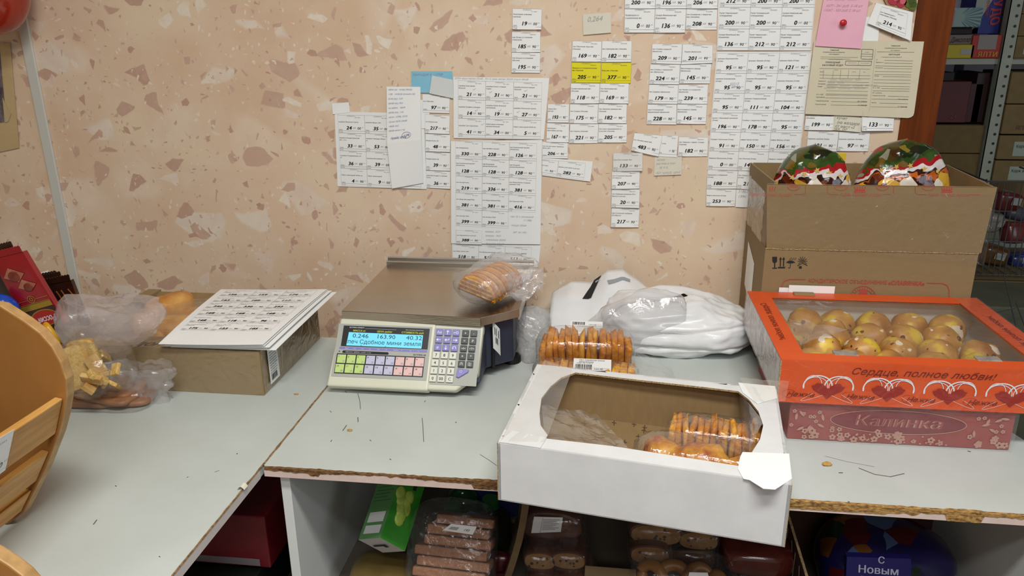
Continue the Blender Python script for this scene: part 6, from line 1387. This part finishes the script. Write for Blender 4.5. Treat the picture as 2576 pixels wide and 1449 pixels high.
c = Yp(940, 1449, -.60); b = MB(); b.blob(V((c.x+.02, c.y, SZ+.03)), (.06, .05, .035), 20, 12, .1, 25, .6, seed=3, flat=SZ+.001); tag(b.build('bread_packet', M('yellowish_packet', '5c4c26', '6e5c32', 16, .3, coat=.3), smooth=50), 'yellowish packet below the green juice carton', 'packet')
# cardboard divider
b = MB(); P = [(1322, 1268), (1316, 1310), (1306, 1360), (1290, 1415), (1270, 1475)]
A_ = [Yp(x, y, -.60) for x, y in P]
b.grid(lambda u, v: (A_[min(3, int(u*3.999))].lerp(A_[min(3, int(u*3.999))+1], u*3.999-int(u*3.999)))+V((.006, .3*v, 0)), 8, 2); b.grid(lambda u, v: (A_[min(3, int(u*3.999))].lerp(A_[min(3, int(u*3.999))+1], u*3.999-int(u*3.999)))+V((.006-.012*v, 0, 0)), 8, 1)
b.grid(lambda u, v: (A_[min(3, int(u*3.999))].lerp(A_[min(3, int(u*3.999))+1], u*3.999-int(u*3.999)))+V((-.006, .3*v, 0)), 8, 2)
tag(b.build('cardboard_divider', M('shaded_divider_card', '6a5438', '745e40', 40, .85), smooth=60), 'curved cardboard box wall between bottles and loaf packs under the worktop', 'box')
# sliced loaf packs
mLoaf = M('loaf_crust', '3e2016', '57301e', 20, .35, coat=.25); mCrumbB = M('loaf_crumb', '74522a', '8a663a', 40, .8, bump=.2); mRais = M('raisin', '241410')
def loaf(px, py, y, rx, rz_, L, label, sticker_=False, cut=True):
    c = Yp(px, py, y); o = thing('bread_loaf', label, 'bread', (c.x, y+L/2, c.z-rz_), 'loaves under the worktop')
    b = MB(); n = 24; pr = [V((c.x+rx*math.copysign(abs(cos(2*pi*k/n))**.8, cos(2*pi*k/n)), y, c.z+rz_*math.copysign(abs(sin(2*pi*k/n))**.8, sin(2*pi*k/n))*(1 if sin(2*pi*k/n) > 0 else .8))) for k in range(n)]
    b.prism(pr, (0, L, 0)); b.build('crust', mLoaf, o, bev=.006, seg=2)
    if cut:
        b = MB(); cc = V((c.x, y-.001, c.z)); b.prism([cc+(p-V((c.x, y, c.z)))*.9 for p in pr], (0, -.001, 0)); b.build('cut_face', mCrumbB, o)
        b = MB(); r2 = random.Random(px)
        for _ in range(7): b.disc(cc+V((r2.uniform(-.65, .65)*rx, -.0014, r2.uniform(-.6, .6)*rz_)), (0, -1, 0), r2.uniform(.0015, .003), .0004, 7)
        b.build('raisin_pattern', mRais, o)
    b = MB(); b.blob(V((c.x, y+L/2-.006, c.z)), (rx*1.14, L*.58, rz_*1.15), 22, 14, .05, 30, .5, seed=px); b.build('film_wrap', film('dark_pack_film', .02, 'e0d8d0', .1, 40, .9, .55, .04), o, smooth=180)
    return o, c
loaf(1358, 1413, -.60, .030, .020, .10, 'cut raisin loaf beside the cardboard divider, the one by the divider')
loaf(1430, 1412, -.60, .032, .020, .10, 'cut raisin loaf with green sticker next to its twin by the divider')
o, c = loaf(1385, 1330, -.56, .058, .034, .13, 'whole dark loaf with white paper label above the two cut raisin loaves', cut=False)
f = bil(*[Yp(x, y, -.56) for x, y in ((1345, 1290), (1417, 1292), (1412, 1328), (1338, 1331))])
b = MB(); b.sheet(lambda u, v: f(u, v)+V((0, -.012, 0)), 3, 3, .0005, (0, -1, 0)); s_ = b.build('paper_label', mLabel, o)
b = MB()
for i in range(8): b.ribbon([f(.35, .15+i*.09)+V((0, -.013, 0)), f(.9-.1*(i % 3), .15+i*.09)+V((0, -.013, 0))], .0008, (0, -1, 0))
b.ribbon([f(.32, .02)+V((0, -.013, 0)), f(.3, .98)+V((0, -.013, 0))], .0006, (0, -1, 0)); b.build('printed_text', mGrey, s_)
loaf(1366, 1475, -.62, .030, .022, .08, 'loaf at the very bottom under the divider side raisin loaf'); loaf(1445, 1475, -.62, .034, .022, .08, 'loaf at the very bottom under the stickered raisin loaf')
loaf(1650, 1347, -.58, .048, .024, .12, 'large cut yellowish loaf directly below the white window box'); loaf(1757, 1362, -.58, .036, .021, .11, 'cut yellowish loaf half hidden below the white window box')
loaf(1635, 1398, -.60, .036, .021, .10, 'cut yellowish loaf under the large one'); loaf(1745, 1408, -.58, .035, .02, .10, 'dark loaf behind the bagel pack', cut=False)

# bagel pack
c = Yp(1720, 1468, -.62); t = thing('bagel_pack', 'clear pack of ring bagels with price sticker at the shelf front', 'biscuit pack', (c.x, -.6, c.z-.05)); mBag = M('bagel_crust', '7c5020', '9a6a30', 18, .4)
for i, (dx, dz, a) in enumerate([(-.055, .012, .5), (-.018, .016, 1.2), (.022, .014, 1.7), (.055, .0, 2.2), (-.05, -.03, .9), (.0, -.028, 1.4), (.05, -.034, 2.0)]):
    b = MB(); cc = c+V((dx, .0, dz)); R3 = Matrix.Rotation(a-1.2, 3, 'Z') @ Matrix.Rotation(1.1, 3, 'X')
    b.tube([cc+R3 @ V((.021*cos(k*pi/9), .017*sin(k*pi/9), 0)) for k in range(19)], .0105, 10); b.build('bagel', mBag, t, smooth=180)
wrap(t, c+V((0, 0, -.005)), (.092, .045, .055), Matrix.Identity(3), .06, 15, mFilm)
b = MB(); f = bil(*[Yp(x, y, -.69) for x, y in ((1734, 1440), (1780, 1441), (1786, 1460), (1730, 1460))]); b.sheet(f, 2, 2, .0005, (0, -1, 0)); b.build('price_sticker', mLabel, t)
ubox('carton_lid', 'brown cardboard flap lying before the blue grey shelf back', 'box', tuple(Yp(1470, 1455, -.63)), tuple(Yp(1600, 1432, -.60)), mCard, bev=.001)
# dark red packs
for i, (px, py, lb) in enumerate([(1900, 1385, 'upper dark red shiny pack below the white window box corner'), (1905, 1435, 'lower dark shiny pack near the striped chocolate carton')]):
    c = Yp(px, py, -.56); t = thing('roll_pack', lb, 'pack', (c.x, -.56, c.z-.03), 'dark shiny packs under the worktop'); b = MB(); b.blob(c, (.062, .05, .026), 26, 14, .06, 30, .5, seed=i+2); b.build('foil', M('dark_red_foil' if i == 0 else 'black_foil', '4a1c16' if i == 0 else '1c1414', '5e261c' if i == 0 else '2a2020', 20, .18, coat=.5), t, smooth=180)
    b = MB(); b.bb((c.x-.065, -.52, c.z-.032), (c.x-.061, -.50, c.z+.03)); b.build('end_seal', M('dark_red_foil', '4a1c16'), t)
# striped dark box and New Year gift bag
t = thing('striped_carton', 'dark brown carton with white stripe print under the worktop end', 'box', (.40, -.5, SZ)); mDkB = M('dark_brown_card', '3a2218', '44291d', 20, .6)
A0, A1, A2 = Yp(2000, 1310, -.42), Yp(2030, 1330, -.42), Yp(2085, 1449, -.66)
pA, pB = V((.335, -.40, .66)), V((.305, -.66, .545))
b = MB(); pts = [V((.320, -.42, .655)), V((.333, -.66, .60)), V((.333, -.66, SZ)), V((.320, -.42, SZ))]; b.prism(pts, (.004, 0, 0), 0); b.prism([V((.32, -.42, SZ)), V((.62, -.42, SZ)), V((.62, -.42, .63)), V((.32, -.42, .655))], (0, .004, 0)); b.bb((.333, -.66, SZ), (.6, -.655, .55)); b.build('carton_walls', mDkB, t)
b = MB(); ed = lambda u: pts[0].lerp(pts[1], u)
b.ribbon([ed(i/20)+V((.002, 0, .0006)) for i in range(21)], .0045, (0, 0, 1)); b.build('cut_cardboard_edge', mCardE, t)
b = MB()
for i in range(8):
    y_ = -.44-.026*i; zt_ = .655-.055*((-.42-y_)/.24)-.012; b.ribbon([V((.3255-.0+.013*((-.42-y_)/.24)-.0062, y_, zt_)), V((.3255+.013*((-.42-y_)/.24)-.0062, y_-.02*(i % 2), zt_-.09+.03*(i % 3))) ], .0045, (-1, 0, 0))
b.build('stripe_print', mWhiteInk, t)
c = Yp(2240, 1420, -.58); t = thing('new_year_bag', 'dark blue New Year sweet bag with white lettering inside the striped carton', 'gift bag', (c.x, -.55, SZ+.005))
b = MB(); b.blob(V((c.x+.0, -.55, .56)), (.112, .085, .075), 40, 24, .10, 16, .8, seed=2, flat=SZ+.004); mNY, tr, out = nt('new_year_foil')
tc = N(tr, 'TexCoord').outputs['Object']; vo = N(tr, 'TexVoronoi', {'Vector': tc, 'Scale': 26}); s_ = N(tr, 'SeparateColor', {0: vo.outputs['Color']}); p = N(tr, 'BsdfPrincipled', {'Base Color': ramp(tr, s_.outputs[0], [(0, '191545'), (.35, '6a4014'), (.5, '4a0e16'), (.65, '14261a'), (.85, '4a5e86')], 'CONSTANT'), 'Roughness': .25, 'Coat Weight': .3}); tr.links.new(p.outputs[0], out.inputs[0])
b.build('foil_body', mNY, t, smooth=180)
b = MB(); F_ = lambda u, v: V((.453+u, -.641+.30*(v+.03), .592+v)); b.prism([F_(-.05, -.06), F_(.055, -.06), F_(.05, .034), F_(-.05, .030)], (0, .012, 0)); b.build('title_panel', M('night_blue', '241f68', rough=.3), t)
b = MB(); G_ = lambda u, v: F_(u, v)+V((0, -.0012, 0)); b.text('С', G_, .004, .024, .011, 0, al='c', bold=.02); b.text('Новым', G_, .0, .007, .0125, 0, al='c', bold=.02, sx=1.1); b.text('Годом!', G_, .0, -.010, .012, 0, al='c', bold=.02); b.build('title_lettering', M('silver_letter', 'c8c8dc', rough=.4), t)

# red boxes under the side counter
mDR = M('dark_red_box', '6a1018', '7a1620', 6, .4); mPl = M('dusky_paper', '8a8088', rough=.6)
for i, (a, c, mt, lb) in enumerate([((-.80, -.64, .52), (-.60, -.40, .63), mDR, 'large dark red box under the side counter behind the shelf unit panel'), ((-.84, -.68, .42), (-.62, -.44, .515), M('black_green_box', '101a14', rough=.4), 'black green box beneath the large red box'), ((-.9, -.74, .3765), (-.62, -.46, .418), M('brown_low_box', '5a4634', rough=.6), 'flat brown box lowest under the side counter'), ((-.58, -.60, .44), (-.53, -.40, .60), M('dark_red_carton', '4e0c14', rough=.4), 'slim dark red carton against the shelf unit panel')]):
    t = thing('stored_box', lb, 'box', ((a[0]+c[0])/2, (a[1]+c[1])/2, a[2]), 'boxes under the side counter'); b = MB(); b.bb(a, c); b.build('carton', mt, t, bev=.003)
    b = MB(); b.bb((a[0]+.015, a[1]-.0012, a[2]+.004), (c[0]-.02, a[1]-.0002, a[2]+.018+.0*i)); b.build('printed_band', mPl, t)
ubox('stack_base', 'plain pale carton holding up the slim dark red carton', 'box', (-.60, -.62, .3765), (-.53, -.42, .4395), M('pale_dusty_carton', '6a665c', rough=.7))
# ------------------------------------------------------------------ storage shelving beyond the post
mRack = M('rack_metal', '9aa090', 'a4aa9a', 10, .45); mHole = M('rack_hole', '15140f')
YS = 1.5
def rect(px0, py0, px1, py1, y): a, c = Yp(px0, py0, y), Yp(px1, py1, y); return min(a.x, c.x), max(a.x, c.x), min(a.z, c.z), max(a.z, c.z)
rk = thing('storage_rack', 'pale perforated metal storage rack seen beyond the wooden post', 'rack', (1.6, 1.7, 0))
xu = Yp(2508, 200, YS-.02).x
b = MB(); b.bb((xu, YS-.02, 0), (xu+.042, YS-.017, 2.1)); b.bb((xu, YS-.02, 0), (xu+.003, YS+.022, 2.1)); b.build('upright', mRack, rk)
for z in [.3+.036*i for i in range(46)]:
    b = MB(); b.disc((xu+.028, YS-.0205, z), (0, -1, 0), .0055, .0006, 8); b.build('hole', mHole, rk)
xw = Yp(2395, 190, 2.0).x
b = MB(); b.bb((xw, 1.99, 0), (xw+.04, 1.993, 2.1)); b.build('upright', M('rack_metal_dark', '3c3e42', rough=.5), rk)
zs1 = Yp(2440, 147, YS).z; zs0 = Yp(2440, 162, YS).z
zl1 = Yp(2520, 686, YS-.5).z
for z0, z1 in ((zs0, zs1), (.60, .63)):
    b = MB(); b.bb((.9, YS, z0), (3.4, 2.1, z1)); b.build('shelf_board', mRack, rk)
def sbox(px0, py0, px1, py1, y, dep, mat, name, label, group=None, cat='box', deco=None, zmin=None):
    x0, x1, z0, z1 = rect(px0, py0, px1, py1, y)
    if (px0+px1)/2 < 2510: x1 = min(x1, xu-.003)
    else: x0 = max(x0, xu+.045)
    if zmin is not None: z0 = zmin
    t = thing(name, label, cat, ((x0+x1)/2, y+dep/2, z0), group); b = MB(); b.bb((x0, y, z0), (x1, y+dep, z1)); b.build('carton', mat, t, bev=.003)
    if deco: deco(t, lambda u, v: V((x0+(x1-x0)*u, y-.0012, z1+(z0-z1)*v)), x1-x0, z1-z0)
    return t, (x0, x1, z0, z1)
def patch_(t, g, u0, v0, u1, v1, mat, nm='printed_panel', k=0.): b = MB(); b.add([g(u, v)+V((0, -k, 0)) for u, v in ((u0, v0), (u1, v0), (u1, v1), (u0, v1))], [(0, 1, 2, 3)]); return b.build(nm, mat, t)
def txt(t, g, st, u, v, h, w, mat, rot=0, **k):
    W_ = (g(1, 0)-g(0, 0)).length; H_ = (g(0, 1)-g(0, 0)).length; b = MB()
    P = (lambda x, y: g(u+x/W_, v-y/H_)+V((0, -.0012, 0))) if not rot else (lambda x, y: g(u+y/W_*1, v+x/H_)+V((0, -.0012, 0))) if rot == 1 else (lambda x, y: g(u-y/W_, v-x/H_)+V((0, -.0012, 0)))
    b.text(st, P, 0, 0, h, 0, width=w, **k); b.build('printed_text', mat, t)
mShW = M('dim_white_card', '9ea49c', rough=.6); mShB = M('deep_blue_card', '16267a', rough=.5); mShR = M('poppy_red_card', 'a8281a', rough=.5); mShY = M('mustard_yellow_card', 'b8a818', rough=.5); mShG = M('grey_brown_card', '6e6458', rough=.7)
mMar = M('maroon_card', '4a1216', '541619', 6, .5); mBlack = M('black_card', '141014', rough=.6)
def d_blue(t, g, w, h):
    b = MB(); b.add([g(0, 0), g(.78, 0), g(.1, .85), g(0, .9)], [(0, 1, 2, 3)]); b.build('white_panel', mShW, t); txt(t, g, 'ЧУДО', .62, .10, .032, .12, M('berry_red_print', 'b0303a'), 1, bold=.05, shear=-.2); txt(t, g, 'весеннее', .38, .06, .014, .17, M('berry_red_print', 'b0303a'), 1)
zr = zs1+.0005
zc = Yp(2400, 88, YS).z
sbox(2462, -30, 2532, 88, YS+.03, .14, mShB, 'washing_box', 'tall blue and white box with red sideways lettering on the red box', None, 'box', d_blue, zmin=zc+.0015)
def d_ray(t, g, w, h):
    for i in range(11):
        a = -1.2+i*.24; b = MB(); c = (.45, .5); k = lambda a, r_: (c[0]+cos(a)*r_, c[1]+sin(a)*r_*1.6)
        pts = [k(a, .12), k(a+.05, .6), k(a-.05, .6)]; b.add([g(min(1, max(0, u)), min(1, max(0, v)))+V((0, -.0004, 0)) for u, v in pts], [(0, 1, 2)]); b.build('ray_print', M('teal_print', '4a7684'), t)
    patch_(t, g, -.0, .12, .32, .92, M('dusty_pink_print', 'a07a88'), 'pink_panel', .0006)
sbox(2372, 20, 2466, 68, YS+.0, .13, M('pale_teal_card', '8fa8a4', rough=.6), 'tea_box', 'pale box with teal rays and pink square on the script lettered box', None, 'box', d_ray)
sbox(2375, 69, 2460, 86.5, YS+.03, .12, mBlack, 'dark_carton', 'black flat carton between the ray box and script lettered box')
sbox(2350, 88, 2446, 112, YS, .14, M('taupe_card', '7a706c', rough=.7), 'sugar_box', 'grey box with script lettering on the yellow box', None, 'box', lambda t, g, w, h: txt(t, g, 'Диколло', .42, .75, .018, .07, mInk, 0, shear=.3))
sbox(2352, 113, 2448, 146.5, YS-.01, .15, mShY, 'yellow_box', 'yellow box with small white label on the rack shelf', None, 'box', lambda t, g, w, h: patch_(t, g, .66, .3, .93, .72, mShW, 'white_label'), zmin=zr)
def d_red(t, g, w, h): patch_(t, g, .2, .0, .83, .62, M('pinkish_grey_print', '8c8480'), 'grey_panel'); txt(t, g, 'ЯЛТИ', .25, .93, .018, .08, M('amber_print', 'c08a1c'), 0, bold=.03)
sbox(2449, 88, 2521, 146.5, YS-.01, .15, mShR, 'red_box', 'red box with grey panel and amber lettering beside the yellow box', None, 'box', d_red, zmin=zr)
zb_ = Yp(2430, 312, YS).z
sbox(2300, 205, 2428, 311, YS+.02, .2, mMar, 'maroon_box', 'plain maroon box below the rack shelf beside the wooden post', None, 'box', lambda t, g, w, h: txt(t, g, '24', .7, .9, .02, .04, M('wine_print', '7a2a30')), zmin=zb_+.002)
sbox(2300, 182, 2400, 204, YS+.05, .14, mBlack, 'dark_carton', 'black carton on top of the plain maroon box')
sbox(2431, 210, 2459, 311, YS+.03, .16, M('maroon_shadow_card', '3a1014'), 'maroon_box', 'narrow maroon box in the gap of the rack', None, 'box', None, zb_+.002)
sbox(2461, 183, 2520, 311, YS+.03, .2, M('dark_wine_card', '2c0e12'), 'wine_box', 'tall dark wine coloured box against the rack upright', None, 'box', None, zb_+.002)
za_ = Yp(2400, 386, YS).z
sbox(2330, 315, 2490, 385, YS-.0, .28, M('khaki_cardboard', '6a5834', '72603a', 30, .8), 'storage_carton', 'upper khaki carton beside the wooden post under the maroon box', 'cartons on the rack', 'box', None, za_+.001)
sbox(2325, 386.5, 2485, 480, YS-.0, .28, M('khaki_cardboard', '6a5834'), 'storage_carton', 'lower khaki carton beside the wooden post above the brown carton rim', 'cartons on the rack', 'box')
mKh = M('storage_cardboard', '75633f', '7e6b46', 30, .8)
yz = [(2538, -40, 34), (2534, 36, 90), (2527, 92, 149)]
for i, (px, a, c) in enumerate(yz):
    lb = ['topmost storage carton in the bay past the rack upright', 'storage carton with pinkish label over the lettered one', 'storage carton with pale label and blue letter standing on the shelf'][i]
    def d_(t, g, w, h, i=i):
        if i: patch_(t, g, .28, .2, .9, .82, M('pink_label' if i == 1 else 'pale_green_label', 'a08a7c' if i == 1 else '9aa69a'), 'label')
        if i == 2: txt(t, g, 'Я', .33, .72, .04, .05, M('label_blue', '24466a'), 0, bold=.05)
    sbox(px, a, px+95, c, YS-.02, .25, mKh, 'storage_carton', lb, 'cartons on the rack', 'box', d_, zr if i == 2 else None)
for i, (px, a, c) in enumerate([(2522, 182, 261), (2506, 263, 338), (2490, 341, 402), (2478, 404, 462)]):
    lb = ['open storage carton right below the rack shelf past the upright', 'storage carton second below the rack shelf past the upright', 'storage carton with large pale label third below the rack shelf', 'bottom storage carton with pale label over the wire basket'][i]
    def d_(t, g, w, h, i=i):
        if i in (2, 3): patch_(t, g, .35, .25, .95, .85, M('pale_green_label', '9aa69a'), 'label'); txt(t, g, 'Корж ассорти', .4, .5, .012, .09, mInk)
        if i == 1: txt(t, g, 'ЯПЕКАРЬ', .3, .85, .016, .1, M('brown_print', '5a3418'))
        if i == 0: patch_(t, g, .45, .2, .58, .4, M('maroon_dot', '3a1410'), 'printed_mark'); patch_(t, g, .62, .3, .95, .9, mShW, 'label')
    sbox(px+22, a, px+125, c, YS-.03, .25, mKh, 'storage_carton', lb, 'cartons on the rack', 'box', d_)
# pedestal under the lower cartons
zt_ = Yp(2400, 462, YS-.03).z
b = MB(); b.bb((1.1, YS+.3, .64), (3.2, YS+.36, zt_-.002)); tag(b.build('backing_carton', mCardD), 'large shaded carton wall behind the wire basket', 'box')
# wire basket with packs
YW = .95
xb0, xb1, zb0, zb1 = rect(2440, 690, 2680, 455, YW)
t = thing('wire_basket', 'grey wire basket of packed sweets beyond the brown carton', 'basket', ((xb0+xb1)/2, YW+.15, zb0-.01)); mWire = M('grey_wire', '5c6062', rough=.35, metal=.6)
for z in (zb0, zb0+(zb1-zb0)*.36, zb0+(zb1-zb0)*.68, zb1-.005):
    b = MB(); b.tube([V((xb0, YW+.3, z)), V((xb0, YW, z)), V((xb1, YW, z)), V((xb1, YW+.3, z))], .0032 if z > zb1-.01 else .002, 6); b.build('wire', mWire, t)
for i in range(14): x = xb0+(xb1-xb0)*i/13; b = MB(); b.tube([V((x, YW, zb0)), V((x, YW, zb1-.005))], .0018, 6); b.build('wire', mWire, t)
for i in range(7): x = xb0+(xb1-xb0)*i/6; b = MB(); b.tube([V((x, YW, zb0)), V((x, YW+.3, zb0))], .0018, 6); b.build('wire', mWire, t)
r = random.Random(5)
for i, (px, py, w, h, col, lb) in enumerate([(2530, 505, 60, 46, '5a1a18', 'dark red patterned pack with white label high in the wire basket'), (2492, 555, 40, 46, '8e8a84', 'greyish white pack at the near end of the wire basket'), (2552, 585, 60, 52, '6e2a28', 'red pink pack halfway down the wire basket'), (2500, 640, 60, 44, '5e3e1c', 'brown golden pack low in the wire basket'), (2560, 655, 50, 40, '1e2a66', 'dark blue pack at the wire basket bottom'), (2480, 672, 50, 26, '7e848a', 'pale flat pack at the wire basket bottom'), (2545, 535, 60, 34, '4a4a5a', 'grey blue pack behind the red pink pack')]):
    c = Yp(px, py, YW+.10+.02*i); k = 2.65/F; t2 = thing('sweet_pack', lb, 'pack', c, 'packs in the wire basket'); b = MB(); rot = Euler((r.uniform(-.3, .3), r.uniform(-.25, .25), r.uniform(-.3, .3))).to_matrix()
    b.blob(c, (w*k*.55, .035, h*k*.55), 18, 12, .1, 20, .5, rot, seed=i); b.build('wrapper', M('pack_'+col, col, rough=.3, coat=.3), t2, smooth=180)
    if i in (0, 3, 4, 1): b = MB(); b.box(c+rot @ V((.012, -.037, .008)), (w*k*.4, .001, h*k*.4), rot=rot); b.build('label', mShW, t2)
zsb = zb0-.0105
b = MB(); b.bb((xb0-.1, YW-.03, zsb-.024), (xb1+.1, YW+.4, zsb)); b.bb((xb0-.1, YW-.032, zsb-.05), (xb1+.1, YW-.024, zsb)); tag(b.build('display_table', M('brown_table_board', '6a5a40', '74643f', 10, .6)), 'brown board edged in pale metal carrying the wire basket', 'table')
b = MB(); b.bb((xb0-.1, YW-.036, zsb-.075), (xb1+.1, YW-.026, zsb-.045)); tag(b.build('table_rail', mRack), 'pale metal rail along the wire basket table', 'rail')
t = thing('cooking_rack', 'thin wire stand on the low greenish crate beyond the orange box', 'stand', (1.2, .5, .3)); b = MB()
for p, q_ in [((2525, 690), (2560, 840)), ((2490, 790), (2576, 770)), ((2555, 760), (2600, 880))]: b.tube([Yp(*p, .55), Yp(*q_, .55)], .0016, 6)
b.build('wire', mWire, t)
c0_, c1_ = Yp(2450, 770, .62), Yp(2700, 990, .62); b = MB(); b.bb((c0_.x, .62, 0), (c1_.x, .88, c0_.z)); tag(b.build('low_crate', M('green_grey_crate', '4e5040', '585a48', 8, .7), bev=.005), 'low greenish grey crate in the dark beyond the orange box', 'crate')
